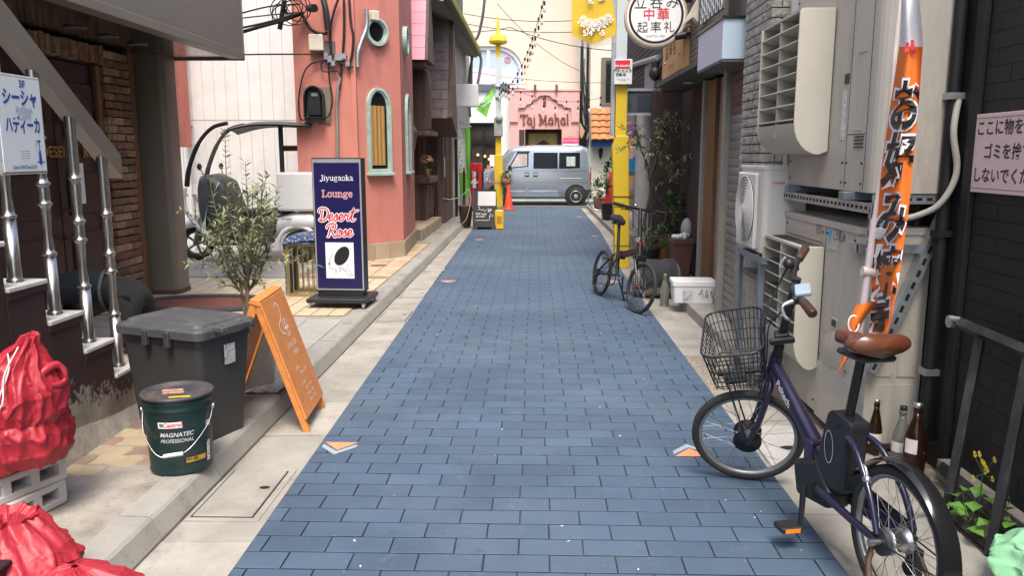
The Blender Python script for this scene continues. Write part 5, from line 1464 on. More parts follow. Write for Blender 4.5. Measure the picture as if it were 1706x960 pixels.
# ---- black A-board with menu, flowers, yellow box
m_bboard = mat('blackboard', (.018, .02, .021), .55, var=.2)
ba = thing('black_a_board', 'black chalkboard A-board with a white menu sheet and 2F sketch', 'signboard', (-1.0, 16.3, 0))
BW = .235
def lean_board(root, sgn, name):
 P = [Vector((-BW, -.22 * sgn, .0)), Vector((BW, -.22 * sgn, .0)), Vector((BW, -.02 * sgn, .80)), Vector((-BW, -.02 * sgn, .80))]
 return P
P = lean_board(ba, 1, 'f')
upb = (P[3] - P[0]).normalized(); Mf = frame(Vector((0, -.22, 0)), (1, 0, 0), upb)
def fb(mb, x0, x1, y0, y1, z0, z1): return mb.box(x0, x1, y0, y1, z0, z1, Mf)
part('front_board', fb(MB(), -BW, BW, .12, .82, -.012, 0.0), m_bboard, ba)
part('foot_rail', fb(MB(), -BW, -BW + .09, .0, .1195, -.012, .0), m_bboard, ba); part('foot_rail', fb(MB(), BW - .09, BW, .0, .1195, -.012, .0), m_bboard, ba); part('foot_rail', fb(MB(), -BW + .0905, BW - .0905, .06, .1195, -.012, .0), m_bboard, ba)
P = lean_board(ba, -1, 'r')
q = MB().prism([Vector((-BW, .30, 0)), Vector((-BW, .32, 0)), Vector((-BW, -.0, .81)), Vector((-BW, -.02, .81))], (2 * BW, 0, 0))
part('rear_board', q, m_bboard, ba)
part('menu_sheet', fb(MB(), -BW + .10, BW - .01, .50, .79, .001, .004), mat('menu_sheet', (.55, .55, .53), .5, var=.12, scale=60), ba)
q = text_mb('2F', .085, Mf @ Matrix.Translation((.10, .40, .002)), bold=.02); text_mb('モダンpub', .05, Mf @ Matrix.Translation((-.07, .33, .002)), q, bold=.02); text_mb('あつあげ', .045, Mf @ Matrix.Translation((-.08, .275, .002)), q, bold=.02)
q.ribbon([(-.18, .20), (.10, .20), (.10, .27), (.18, .29), (.12, .34), (.10, .27)], .008, Mf, lift=.002); q.ribbon(smooth_path([(-.1, .44, 0), (-.06, .40, 0), (-.02, .43, 0), (.0, .38, 0), (.04, .42, 0)], 4), .007, Mf, lift=.002)
q.ribbon([(-.13, .47), (-.10, .48), (-.11, .42), (-.13, .41)], .007, Mf, lift=.002)
part('chalk_drawing', q, m_chalk, ba)
flower_bunch('flower_bunch', (-1.22, 16.35, .93), .10, 26, [m_fl('white_petal', (.75, .73, .70)), m_fl('white_petal_b', (.66, .62, .6))], 'white flowers on the left of the black A-board', 'flowers', None, 5, 30)
flower_bunch('flower_bunch', (-.92, 16.45, .95), .11, 26, [m_fl('white_petal', (.75, .73, .70)), m_fl('red_petal', (.6, .03, .04))], 'white and red flowers above the black A-board', 'flowers', None, 6, 30)
yb = thing('yellow_light_box', 'small yellow box leaning against the black A-board', 'box', (-.68, 16.2, 0))
wpart('box', MB().box(-.79, -.61, 16.10, 16.26, .01, .40), mat('box_yellow', (.70, .42, .03), .45, var=.08), yb, bev=.02)
wpart('panel_mark', MB().box(-.75, -.65, 16.092, 16.098, .14, .28), mat('box_amber', (.45, .22, .02), .4), yb)
# ---- traffic cone
tcn = thing('traffic_cone', 'red traffic cone beside the far yellow pole', 'cone', (-.70, 22.0, 0))
m_cone = mat('cone_red', (.72, .05, .02), .5, var=.05)
part('cone', MB().lathe([(.155, .03), (.15, .04), (.12, .08), (.03, .68), (.025, .70), (.001, .70)], 20), m_cone, tcn)
part('base', MB().box(-.19, .19, -.19, .19, .0125, .035), mat('cone_base', (.35, .03, .02), .6), tcn, bev=.01)
bar = thing('hazard_bar', 'thin black bar from the yellow pole to the traffic cone', 'bar', (-.8, 22.6, .7))
wpart('bar', MB().cyl((-.9, 23.15, .64), (-.70, 22.0, .68), .018, 8), black_plastic, bar)

# ---- far yellow pole with light and green flag
m_ypole = mat('yellow_pole_paint', (.66, .46, .025), .5, var=.08, scale=2, dirt=(.50, .34, .04), damt=.4)
m_ppole = mat('pale_blue_pole', (.50, .56, .55), .5, var=.05)
fpole = thing('yellow_pole', 'yellow and pale blue lamp pole far along the street, left of the van', 'pole', (-1.02, 23.3, 0))
wpart('lower_box', MB().box(-1.145, -.905, 23.2, 23.42, 0, 1.50), m_ypole, fpole, bev=.008)
wpart('shaft', MB().box(-1.11, -.95, 23.24, 23.38, 1.50, 2.10), m_ypole, fpole)
wpart('shaft', MB().box(-1.11, -.95, 23.24, 23.38, 2.10, 4.22), m_ppole, fpole)
wpart('top_box', MB().box(-1.10, -.96, 23.25, 23.37, 4.22, 4.60), m_ypole, fpole)
lh = wpart('lantern_head', MB().lathe([(.05, 4.55), (.24, 4.60), (.27, 4.66), (.22, 4.80), (.06, 4.86), (.03, 5.3), (.001, 5.32)], 8, Matrix.Translation((-1.03, 23.3, 0)), smooth=False), m_ypole, fpole)
wpart('control_box', MB().box(-1.15, -.90, 23.12, 23.24, 2.02, 2.55), mat('grey_box', (.30, .31, .31), .5), fpole, bev=.02)
wpart('speaker', MB().ball((-1.0, 23.12, 2.52), (.11, .08, .11)), mat('grey_box', (.30, .31, .31)), fpole)
for z in (.70, 3.1, 3.4): wpart('strap', MB().box(-1.15 if z < 1 else -1.115, -.90 if z < 1 else -.945, 23.19, 23.43, z, z + .03), galv, fpole)
gf = thing('green_flag', 'translucent lime green pennant tied to the far yellow pole', 'flag', (-1.3, 23.2, 2.6))
fn = banner_mesh([(-1.66, 23.2, 2.78), (-1.36, 23.2, 2.55), (-1.09, 23.2, 3.42), (-1.30, 23.2, 3.25)], amp=.03)
wpart('cloth', MB().grid(fn, 10, 12), m_lime, gf)
fr_ = frame((-1.40, 23.15, 2.98), Vector((.8, 0, .62)), Vector((-.62, 0, .8)))
wpart('print', text_mb('Meguro\nMarché', .11, fr_, bold=.01), white_ink, gf)
flower_bunch('hanging_basket', (-.80, 23.1, .92), .20, 34, [m_fl('yellow_petal', (.70, .52, .06)), m_fl('white_petal', (.75, .73, .70))], 'hanging basket of yellow flowers on the right of the far pole', 'flowers', MB().lathe([(.05, .62), (.13, .68), (.16, .84), (.14, .84)], 12, Matrix.Translation((-.80, 23.1, 0))), 9, 90)

# ---- pink restaurant front and the cream building above it
m_cream = mat('cream_plaster', (.62, .53, .42), .85, var=.05, scale=2, bump=.1, bscale=20)
m_pinkw = mat('pink_plaster', (.66, .36, .32), .8, var=.05, scale=3)
m_offw = mat('white_facade', (.72, .70, .67), .7, var=.04)
cbld = thing('cream_building', 'cream plastered building across the cross street with an arched bay window', 'building', (-.5, 29, .1))
wpart('wall', MB().box(-12, 1.58, 29.0, 36, .1, 12), m_cream, cbld)
wpart('white_band', MB().box(-12, -.86, 28.6, 28.99, 2.62, 3.7), m_offw, cbld)
wpart('white_pier', MB().box(-1.32, -.86, 28.6, 28.99, .1, 2.62), m_offw, cbld)
for k in range(5): wpart('pier_line', MB().box(-1.30 + .09 * k, -1.295 + .09 * k, 28.595, 28.6, .1, 3.68), mat('line_grey', (.5, .49, .47), .7), cbld)
wpart('canopy_strip', MB().box(-12, -.87, 28.5, 28.99, 3.70, 3.90), mat('slate_strip', (.10, .11, .13), .5), cbld)
# arched window
T = frame((-2.0, 29.0, 3.95), (1, 0, 0), (0, 0, 1))
def bay(w0, w1, h, rad, k=8):
 pts = [(w0, 0), (w1, 0)]
 pts += [(w1 - rad + rad * math.cos(a), h - rad + rad * math.sin(a)) for a in [PI / 2 * i / k for i in range(k + 1)]]
 pts += [(w0, h)]
 return pts
outer = bay(-2.6, 1.70, 1.42, .95); inner = bay(-2.6, 1.60, 1.30, .88); in2 = bay(-2.6, 1.48, 1.18, .80)
wn_ = wpart('arched_window', MB().add([(p[0], p[1], .02) for p in in2], [list(range(len(in2)))], M=T), mat('sky_glass', (.42, .52, .60), .1, var=.08, rvar=0), cbld)
wpart('window_moulding', ring_mb(outer, inner, 0, .16, T), m_cream, wn_)
wpart('window_frame', ring_mb(inner, in2, 0, .08, T), m_offw, wn_)
for x in (-.30, .38): wpart('mullion', MB().box(x - .06, x + .06, 0, 1.18, .02, .07, T), m_offw, wn_)
wpart('sill', MB().box(-2.6, 1.7, -.12, 0, -.0, .14, T), m_offw, wn_)
wpart('lower_blind', MB().box(-2.5, 1.35, .02, .55, .022, .03, T), mat('pink_white_blind', (.72, .62, .66), .5), wn_)
q = MB().torus((1.05, .86, .035), (0, 0, 1), .10, .018, 16, 6, M=T).torus((1.05, .86, .035), (0, 0, 1), .04, .015, 12, 5, M=T)
wpart('window_emblem', q, mat('emblem_red', (.6, .25, .28), .5), wn_)
# shop window at street level
sw = wpart('shop_window', MB().box(-6, -1.32, 28.75, 28.8, .3, 2.6), mat('shop_interior', (.035, .028, .024), .3, var=.6, scale=3), cbld)
for x in (-3.1, -2.28, -1.80, -1.34): wpart('mullion', MB().box(x - .03, x + .03, 28.68, 28.748, .1, 2.62), black_metal, sw)
for z in (.78, 1.95, 2.58): wpart('transom', MB().box(-6, -1.32, 28.66, 28.679, z - .03, z + .03), black_metal, sw)
wpart('shop_sill', MB().box(-6, -1.32, 28.55, 28.67, .1, .74), mat('sill_grey', (.28, .27, .26), .6), sw)
rq = random.Random(4)
for k in range(12):
 x = -2.2 + .075 * k; wpart('bread_tray', MB().box(x, x + .06, 28.70, 28.74, .85 + rq.uniform(0, .1), 1.0 + rq.uniform(0, .15)), mat('bread', (.45, .24, .09), .7, var=.3), sw)
for (x, z) in ((-1.75, 1.45), (-1.6, 1.35), (-2.0, 1.5)): wpart('pendant_lamp', MB().ball((x, 28.70, z), .05), mat('warm_bulb', (.8, .45, .2), .5, emit=.6), sw)
wpart('poster', MB().box(-1.58, -1.42, 28.70, 28.72, 1.1, 1.5), white_paint, sw)
tj = thing('pink_restaurant', 'pink restaurant front with a scalloped recess and raised brown lettering', 'restaurant', (.35, 28, .1))
YF = 28.0
# upper panel with a stepped, scalloped recess: built as a frame around the recess
def scallop():
 half = [(.0, 3.52), (.18, 3.50), (.26, 3.40), (.40, 3.36), (.46, 3.24), (.62, 3.20), (.68, 3.10), (.90, 3.09), (.92, 2.98)]
 R_ = [(.35 + a, b) for a, b in half]; L_ = [(.35 - a, b) for a, b in half[1:]][::-1]
 return L_ + R_
top = scallop(); x0, x1, zl, zt2 = -.84, 1.54, 2.38, 3.66
base_ = [(-.57, 2.62), (1.27, 2.62)]
rec = [(-.57, 2.62), (1.27, 2.62), (1.27, 2.98)] + top[::-1] + [(-.57, 2.98)]
q = MB()
def pr2(pts): q.prism([Vector((a, YF, b)) for a, b in pts], (0, .14, 0))
pr2([(x0, 2.62), (-.57, 2.62), (-.57, 2.98), (x0, 2.98)]); pr2([(1.27, 2.62), (x1, 2.62), (x1, 2.98), (1.27, 2.98)])
xs_ = [x0] + [p[0] for p in top] + [x1]; zs_ = [2.98] + [p[1] for p in top] + [2.98]
for (a, b, c_, d_) in zip(xs_, xs_[1:], zs_, zs_[1:]):
 if b - a > .002: pr2([(a, c_), (b, d_), (b, zt2), (a, zt2)])
wpart('front_panel', q, m_pinkw, tj)
wpart('recess_wall', MB().box(x0 + .01, x1 - .01, YF + .075, 29.0, zl, zt2 - .01), m_pinkw, tj)
wpart('cap', MB().box(x0 - .03, x1 + .03, YF - .03, 29, zt2, zt2 + .05), m_pinkw, tj)
for x in (.02, .75): wpart('spot_lamp', MB().cyl((x, YF - .08, zt2 - .02), (x, YF - .08, zt2 + .2), .05, 10), mat('lamp_brown', (.16, .09, .06), .5), tj)
m_copper = mat('copper_letters', (.22, .085, .05), .5, .3)
# raised letters, stroke by stroke
LT = {'T': [[(.0, .58), (.05, .70), (.30, .70), (.55, .66), (.60, .74)], [(.28, .70), (.26, .3), (.28, .02), (.20, .0)], [(.28, .02), (.38, .02)]],
      'a': [[(.36, .40), (.22, .48), (.08, .36), (.06, .14), (.18, .02), (.32, .10), (.36, .40), (.36, .10), (.42, .02)]],
      'j': [[(.12, .46), (.14, .1), (.12, -.16), (.0, -.24), (-.06, -.16)], [(.13, .64), (.13, .66)]],
      'M': [[(-.02, .70), (.08, .74), (.14, .60), (.12, .2), (.12, .0)], [(.14, .66), (.34, .08)], [(.34, .08), (.56, .70)], [(.56, .70), (.56, .2), (.60, .0)], [(.02, .01), (.22, .01)], [(.48, .01), (.70, .01)]],
      'h': [[(.02, .74), (.10, .70), (.10, .0)], [(.10, .32), (.22, .46), (.34, .40), (.36, .20), (.34, -.06), (.44, -.22)]],
      'l': [[(.02, .74), (.10, .72), (.10, .06), (.18, .0)]]}
LA = {'T': .52, 'a': .46, 'j': .30, 'M': .74, 'h': .50, 'l': .24, ' ': .16}
q = MB(); sz = .44; tw = sum(LA[c] for c in 'Taj Mahal') * sz; x = .36 - tw / 2
Mt = frame((0, YF + .06, 2.56), (1, 0, 0), (0, 0, 1))
for c in 'Taj Mahal':
 for st_ in LT.get(c, []):
  P = smooth_path([(x + a * sz, b * sz, .0) for a, b in st_], 5)
  q.tube([Mt @ Vector((p.x, p.y, .03)) for p in P], .026, 6)
 x += LA[c] * sz
wpart('raised_lettering', q, m_copper, tj, label='copper-brown raised lettering')
q = MB().lathe([(.01, 3.12), (.05, 3.16), (.03, 3.2), (.055, 3.24), (.05, 3.34), (.03, 3.38), (.05, 3.42), (.01, 3.50)], 10, Matrix.Translation((.35, YF + .08, 0)))
wpart('finial_ornament', q, m_copper, tj)
wpart('pier', MB().box(x0, -.32, YF + .03, 29, .1, zl), m_pinkw, tj); wpart('pier', MB().box(.95, x1, YF + .03, 29, .1, zl), m_pinkw, tj)
wpart('menu_board', MB().box(-.52, -.34, YF + .0, YF + .028, 1.6, zl - .02), mat('menu_dark', (.05, .04, .035), .4, var=.8, scale=30), tj)
en = wpart('entrance', MB().box(-.31, .94, 28.6, 28.65, .1, zl), mat('entrance_dark', (.05, .035, .02), .5), tj)
wpart('entrance_frame', MB().box(-.20, .80, 28.52, 28.58, 1.4, 2.25), mat('gold_panel', (.30, .22, .07), .5, var=.2), en)
pts = [(-.09, 1.55), (.72, 1.55), (.70, 1.70), (.58, 1.82), (.48, 1.92), (.32, 2.02), (.15, 1.92), (.05, 1.82), (-.08, 1.70)]
wpart('entrance_sign', MB().prism([Vector((a, 28.48, b)) for a, b in pts], (0, .03, 0)), black_plastic, en)
wpart('sign_lettering', text_mb('Taj Mahal', .17, frame((.32, 28.475, 1.68), (1, 0, 0), (0, 0, 1)), bold=.01), mat('gold_ink', (.5, .42, .25), .5), en)
pk = thing('pink_hanging_sign', 'bright pink notice board hung on the right pier of the pink restaurant', 'sign', (1.23, 27.9, 1.9))
wpart('board', MB().box(.98, 1.52, 27.93, 27.96, 1.90, 2.07), mat('hot_pink', (.72, .06, .20), .5), pk)
wpart('white_board', MB().box(.98, 1.52, 27.94, 27.96, 1.60, 1.89), white_paint, pk)
wpart('gable', MB().prism([Vector((1.05, 27.94, 2.071)), Vector((1.45, 27.94, 2.071)), Vector((1.25, 27.94, 2.16))], (0, .02, 0)), mat('tan_wood', (.45, .28, .16), .7), pk)
wpart('lettering', text_mb('TAKE OUT LUNCH', .06, frame((1.25, 27.927, 1.985), (1, 0, 0), (0, 0, 1))), white_ink, pk)

# ---- right of the restaurant: gap with pipes, cream side building with a little tiled roof
gp = thing('pipe_stack', 'white drain pipe and tangled black cables between the pink restaurant and the tiled porch', 'pipe', (1.72, 28, .1))
wpart('dark_gap', MB().box(1.585, 1.86, 28.4, 28.6, .1, 9), mat('gap_dark', (.03, .03, .032), .8), gp)
wpart('drain_pipe', MB().tube(smooth_path([(1.70, 27.9, 9), (1.70, 27.9, 4), (1.70, 27.9, 2.75), (1.78, 27.85, 2.45), (1.84, 27.85, 2.2), (1.84, 27.85, .1)], 4), .055, 10), mat('pipe_beige', (.45, .42, .37)), gp)
q = MB(); rq = random.Random(8)
for k in range(10):
 q.tube(smooth_path([(1.62 + rq.uniform(0, .2), 27.8, 4.6 - .3 * k + rq.uniform(-.1, .1)), (1.72 + rq.uniform(-.1, .2), 27.75, 3.6 - .2 * k + rq.uniform(-.3, .3)), (1.8 + rq.uniform(-.1, .1), 27.75, 3.0 - .15 * k + rq.uniform(-.3, .3)), (1.66 + rq.uniform(-.05, .2), 27.8, 2.4 - .1 * k)], 5), .016, 5)
wpart('cables', q, m_wire, gp)
wpart('orange_awning_end', MB().prism([Vector((1.55, 27.7, 2.6)), Vector((1.72, 27.7, 2.3)), Vector((1.62, 27.7, 2.05)), Vector((1.55, 27.7, 2.15))], (0, .2, 0)), mat('tan_wood', (.45, .28, .16)), gp)
rb = thing('tiled_porch_building', 'cream rendered building with a small orange tiled porch roof across the street', 'building', (2.3, 27.5, .1))
m_cr2 = mat('cream_render', (.60, .55, .44), .85, var=.08, bump=.4, bscale=25, scale=2)
wpart('wall', MB().box(1.87, 7, 27.55, 34, .1, 9), m_cr2, rb)
wpart('window', MB().box(2.22, 2.9, 27.50, 27.54, 3.15, 4.7), mat('window_brown', (.14, .11, .09), .5), rb)
wpart('pane', MB().box(2.38, 2.9, 27.485, 27.498, 3.25, 4.6), dark_glass, rb)
wpart('porch_beam', MB().box(1.9, 3.0, 27.0, 27.54, 1.78, 1.98), mat('blue_beam', (.02, .06, .22), .5), rb)
prf = wpart('porch_roof', MB().prism([Vector((1.88, 26.9, 1.98)), Vector((1.88, 27.54, 1.98)), Vector((1.88, 27.54, 3.02))], (1.3, 0, 0)), mat('porch_under', (.3, .2, .12), .8), rb)
m_rtile = mat('orange_roof_tile', (.40, .16, .055), .7, var=.15, rnd_=.14, scale=4)
tl = MB()
for k in range(9):
 pass
tq = MB().grid(lambda u, v: Vector((-.13 + .26 * u, .03 * math.sin(u * PI) * 1.8 - .0 + .045 * (1 - v), .26 * v)), 8, 2)
tq.grid(lambda u, v: Vector((-.13 + .26 * u, .03 * math.sin(u * PI) * 1.8 - .02, .26 * v)), 8, 1)
for v in tq.v: v.y = -v.y
tile_me = _mesh('roof_tile', tq, m_rtile)
ang = math.atan2(.64, 1.04)
for i in range(5):
 for j in range(5):
  piece('roof_tile', tile_me, prf, (2.02 + .26 * i - 2.3, 26.885 + .128 * j - 27.5, 1.98 + .21 * j - .1), (-ang, 0, 0))
wl2 = thing('porch_lantern', 'small black lantern under the tiled porch roof', 'lantern', (2.2, 27.45, 1.4))
wpart('lantern_body', MB().lathe([(.02, 1.36), (.05, 1.42), (.085, 1.62), (.085, 1.65), (.02, 1.74)], 6, Matrix.Translation((2.24, 27.40, 0)), smooth=False), black_metal, wl2)
es = thing('easel_board', 'slim wooden easel board standing behind the van', 'signboard', (1.8, 26.9, .1))
wpart('leg', MB().cyl((1.73, 27.0, .1), (1.80, 27.1, 1.25), .018, 6), mat('tan_wood', (.45, .28, .16)), es); wpart('leg', MB().cyl((1.92, 27.0, .1), (1.86, 27.1, 1.25), .018, 6), mat('tan_wood', (.45, .28, .16)), es)
wpart('board', MB().box(1.74, 1.91, 27.02, 27.05, .55, 1.1), m_bboard, es)

# ---- silver-blue kei van
m_van = mat('silver_blue_paint', (.31, .355, .41), .2, .5, var=.03, scale=1, coat=1, rvar=.03)
van_glass = mat('van_glass', (.012, .014, .016), .12, spec=.15, rvar=0)
m_vtrim = mat('van_black_trim', (.02, .021, .023), .5)
vn = thing('kei_van', 'silver-blue boxy delivery van crossing at the end of the alley', 'van', (-1.70, 24.78, 0))
secs = []
def vring(x, w, z0, zb, zt_, wt):
 pts = [(-w * .93, z0), (-w, z0 + .10), (-w * 1.0, zb * .6), (-w * .985, zb), (-wt * 1.04, zt_ - .16), (-wt * .97, zt_ - .055), (-wt * .82, zt_ - .012), (0, zt_)]
 pts = pts + [(-a, b) for a, b in pts[:-1]][::-1]
 return [Vector((x, a, b)) for a, b in pts]
for a in ((.0, .58, .30, .66, .72, .56), (.03, .66, .24, .78, .84, .62), (.10, .71, .22, .90, .97, .66), (.28, .735, .2, 1.0, 1.06, .68), (.47, .737, .2, 1.04, 1.12, .67), (.75, .7375, .2, 1.06, 1.46, .63), (.98, .7375, .2, 1.06, 1.70, .615), (1.15, .7375, .2, 1.06, 1.765, .62), (1.7, .7375, .2, 1.06, 1.80, .625), (2.5, .7375, .2, 1.06, 1.80, .625), (3.1, .7375, .2, 1.06, 1.785, .62), (3.28, .73, .22, 1.06, 1.72, .60), (3.355, .715, .25, 1.0, 1.45, .60), (3.395, .70, .32, .9, 1.05, .62)):
 secs.append(vring(*a))
part('body', loft(MB(), secs), m_van, vn)
def vy(x, z):        # near side surface
 w, wt, zb, zt_ = .7375, .622, 1.06, 1.79
 if z <= zb: return -w * (1 - .015 * max(0, (z - .63) / .43))
 return -(w * .985 + (wt * 1.04 - w * .985) * (z - zb) / (zt_ - .16 - zb))
def vpanel(name, pts, m, out, parent, th=.004):
 q = MB(); P = [Vector((x, vy(x, z) - out, z)) for x, z in pts]
 q.prism(P, (0, th + .02, 0)); return part(name, q, m, parent)
dr = vpanel('front_door', [(.95, .40), (1.60, .40), (1.60, 1.62), (1.16, 1.62), (.84, 1.08), (.84, .60)], m_van, .004, vn)
vpanel('front_window', [(.92, 1.10), (1.53, 1.16), (1.53, 1.56), (1.20, 1.56)], van_glass, .012, dr)
vpanel('window_glass', [(.98, 1.13), (1.49, 1.18), (1.49, 1.53), (1.22, 1.53)], mat('see_through_glass', (.42, .36, .34), .1, var=.35, scale=3, rvar=0), .018, dr)
sd = vpanel('sliding_door', [(1.615, .40), (2.42, .40), (2.42, 1.62), (1.615, 1.62)], m_van, .0045, vn)
vpanel('middle_window', [(1.68, 1.10), (2.40, 1.10), (2.40, 1.57), (1.68, 1.57)], van_glass, .012, sd)
vpanel('rear_window', [(2.44, 1.10), (3.06, 1.12), (3.06, 1.57), (2.44, 1.57)], van_glass, .009, vn)
vpanel('seam', [(1.604, .38), (1.612, .38), (1.612, 1.66), (1.604, 1.66)], m_vtrim, .0055, vn); vpanel('seam', [(2.424, .38), (2.432, .38), (2.432, 1.66), (2.424, 1.66)], m_vtrim, .0055, vn)
vpanel('window_notice', [(2.66, 1.17), (2.92, 1.17), (2.92, 1.45), (2.66, 1.45)], mat('notice_green', (.35, .42, .38), .5, var=.3, scale=10), .016, vn)
vpanel('slide_rail', [(2.45, .795), (3.12, .80), (3.12, .825), (2.45, .82)], mat('rail_pale', (.55, .52, .44), .4), .010, vn)
for x in (1.42, 1.68):
 h_ = vpanel('handle_recess', [(x, .86), (x + .13, .86), (x + .13, .98), (x, .98)], m_vtrim, .008, dr if x < 1.6 else sd)
 vpanel('door_handle', [(x + .01, .90), (x + .12, .90), (x + .12, .955), (x + .01, .955)], alum, .022, dr if x < 1.6 else sd)
vpanel('fuel_flap', [(1.42, .42), (1.56, .42), (1.56, .62), (1.46, .58)], m_van, .008, vn)
vpanel('belt_crease', [(.9, 1.035), (3.25, 1.035), (3.25, 1.05), (.9, 1.05)], m_van, .008, vn)
vpanel('side_crease', [(.9, .70), (3.28, .70), (3.28, .712), (.9, .712)], m_van, .006, vn)
vpanel('sill_trim', [(.95, .27), (2.45, .27), (2.45, .36), (.95, .36)], m_van, .010, vn)
part('rear_bumper', MB().box(3.12, 3.42, -.735, .735, .22, .50), m_vtrim, vn, bev=.03)
part('front_bumper', MB().box(-.035, .28, -.70, .70, .22, .52), m_van, vn, bev=.04)
part('windscreen', MB().add([(.50, -.60, 1.13), (.50, .60, 1.13), (.955, .54, 1.69), (.955, -.54, 1.69)], [(0, 3, 2, 1)]), dark_glass, vn)
part('headlight', MB().box(-.005, .16, -.745, -.60, .68, .90), mat('headlight', (.6, .5, .46), .15), vn, bev=.02)
part('headlight', MB().box(-.005, .16, .60, .745, .68, .90), mat('headlight', (.6, .5, .46)), vn, bev=.02)
part('tail_light', MB().box(3.30, 3.40, -.705, -.62, .62, 1.0), mat('tail_red2', (.35, .03, .03), .3), vn, bev=.01)
part('door_mirror', MB().cbox((.98, -.86, 1.12), (.10, .14, .16)), m_vtrim, vn, bev=.02)
part('window_visor', MB().box(1.18, 1.56, -.70, -.665, 1.58, 1.61), m_vtrim, vn)
m_steelrim = mat('steel_wheel', (.5, .5, .5), .4, .7, var=.1)
for x in (.62, 2.95):
 for y in (-.66, .66):
  sg_ = -1 if y < 0 else 1
  part('wheel_arch', MB().cyl((x, y - sg_ * .04, .30), (x, y + sg_ * .082, .30), .335, 28), m_vtrim, vn)
  wv = part('wheel', MB().lathe([(.17, -.07), (.25, -.075), (.272, -.05), (.275, 0), (.272, .05), (.25, .075), (.17, .07)], 30, Matrix.Translation((x, y + sg_ * .035, .275)) @ Matrix.Rotation(PI / 2, 4, 'X')), black_rubber, vn)
  T = Matrix.Translation((x, y + sg_ * .035, .275)) @ Matrix.Rotation(PI / 2 * (1 if y < 0 else -1), 4, 'X')
  rm = part('rim', MB().lathe([(.172, .06), (.17, .074), (.155, .07), (.14, .04), (.09, .05), (.06, .07), (.03, .075), (.001, .075)], 26, T), m_steelrim, wv)
# ================================================================== right: black wall, gate, air conditioners
m_blk = mat('black_wall_paint', (.009, .009, .010), .6, var=.3, scale=4, bump=.35, bscale=30)
bw = thing('black_brick_building', 'black painted brick building on the right beside the air conditioners', 'building', (2.2, 2.5, 0))
wpart('wall', MB().box(1.965, 6, -2, 5.2, -.02, 5), m_blk, bw)
q = MB(); j = 0; z = .0
while z < 2.9:
 y = 2.0 - (.11 if j % 2 else 0)
 while y < 3.62:
  d = rnd.uniform(-.006, -.002)
  q.box(1.952 - d, 1.966, y + .001, min(y + .219, 3.62) - .001, z + .001, z + .071); y += .22
 z += .072; j += 1
o = wpart('black_bricks', q, m_blk, bw); o['kind'] = 'stuff'
wpart('board', MB().box(1.935, 1.964, 3.63, 3.70, 0, 7), m_blk, bw, bev=.004)
wpart('board', MB().box(1.95, 1.964, 3.71, 4.05, 0, 7), m_blk, bw)
wpart('downpipe', MB().tube([(1.915, 3.80, .12), (1.915, 3.80, 7)], .028, 10), m_blk, bw)
wpart('downpipe', MB().tube(smooth_path([(1.92, 4.06, .1), (1.92, 4.06, 1.2), (1.92, 4.06, 7)], 4), .04, 10), black_plastic, bw)
for z in (.45, 1.12, 1.75, 2.3):
 wpart('pipe_clip', MB().box(1.88, 1.96, 3.765, 3.835, z, z + .03), galv if z in (.45, 1.75) else m_blk, bw)
wpart('wall_base', MB().box(1.90, 1.964, 2.0, 3.62, 0, .09), m_conc2, bw)
nt_ = thing('notice_sign', 'pink laminated notice with black Japanese lettering on the black wall', 'sign', (1.945, 3.3, 1.34))
wpart('sheet', MB().box(1.940, 1.946, 2.96, 3.665, 1.338, 1.675), mat('pale_pink_sheet', (.66, .50, .50), .35, var=.04), nt_, bev=.002)
F2 = lambda y, z: frame((1.9385, y, z), (0, -1, 0), (0, 0, 1))
lines(nt_, black_ink, [(F2(3.31, z), t, .069, dict(bold=.014)) for t, z in (('ここに物を置いたり', 1.61), ('ゴミを捨てたり', 1.51), ('しないでください。', 1.41))])
q = MB()
for (a, b) in (((-.33, -.15), (.33, -.15)), ((.33, -.15), (.33, .15)), ((.33, .15), (-.33, .15)), ((-.33, .15), (-.33, -.15))): q.ribbon([a, b], .003, F2(3.3125, 1.5065))
wpart('border_line', q, mat('border_brown', (.25, .12, .12), .5), nt_)
# ---- black gate frame leaning on the wall
m_gate = mat('worn_black_steel', (.020, .020, .021), .45, var=.3, dirt=(.13, .125, .12), damt=.55, dscale=10, stretch=(1, 1, .3))
gt_ = thing('steel_gate', 'worn black steel gate frame leaning against the black wall', 'gate', (1.78, 3.0, 0))
for (pt, pb_) in (((1.862, 3.30, .745), (1.735, 3.20, 0)), ((1.862, 2.97, .745), (1.735, 2.87, 0)), ((1.862, 2.62, .745), (1.735, 2.52, 0))):
 q = MB().tube([pb_, pt], .024, 4, smooth=False); wpart('post', q, m_gate, gt_)
wpart('top_rail', MB().tube([(1.862, 3.46, .775), (1.862, 2.3, .755)], .026, 4, smooth=False), m_gate, gt_)
wpart('bottom_rail', MB().tube([(1.745, 3.33, .022), (1.745, 2.2, .022)], .024, 4, smooth=False), m_gate, gt_)
wpart('ground_beam', MB().tube([(1.89, 3.55, .07), (1.86, 2.2, .07)], .035, 4, smooth=False), m_gate, gt_)
wpart('caster', MB().cyl((1.84, 3.52, .77), (1.86, 3.52, .77), .028, 14).cyl((1.835, 3.50, .79), (1.865, 3.47, .79), .012, 8), galv, gt_)

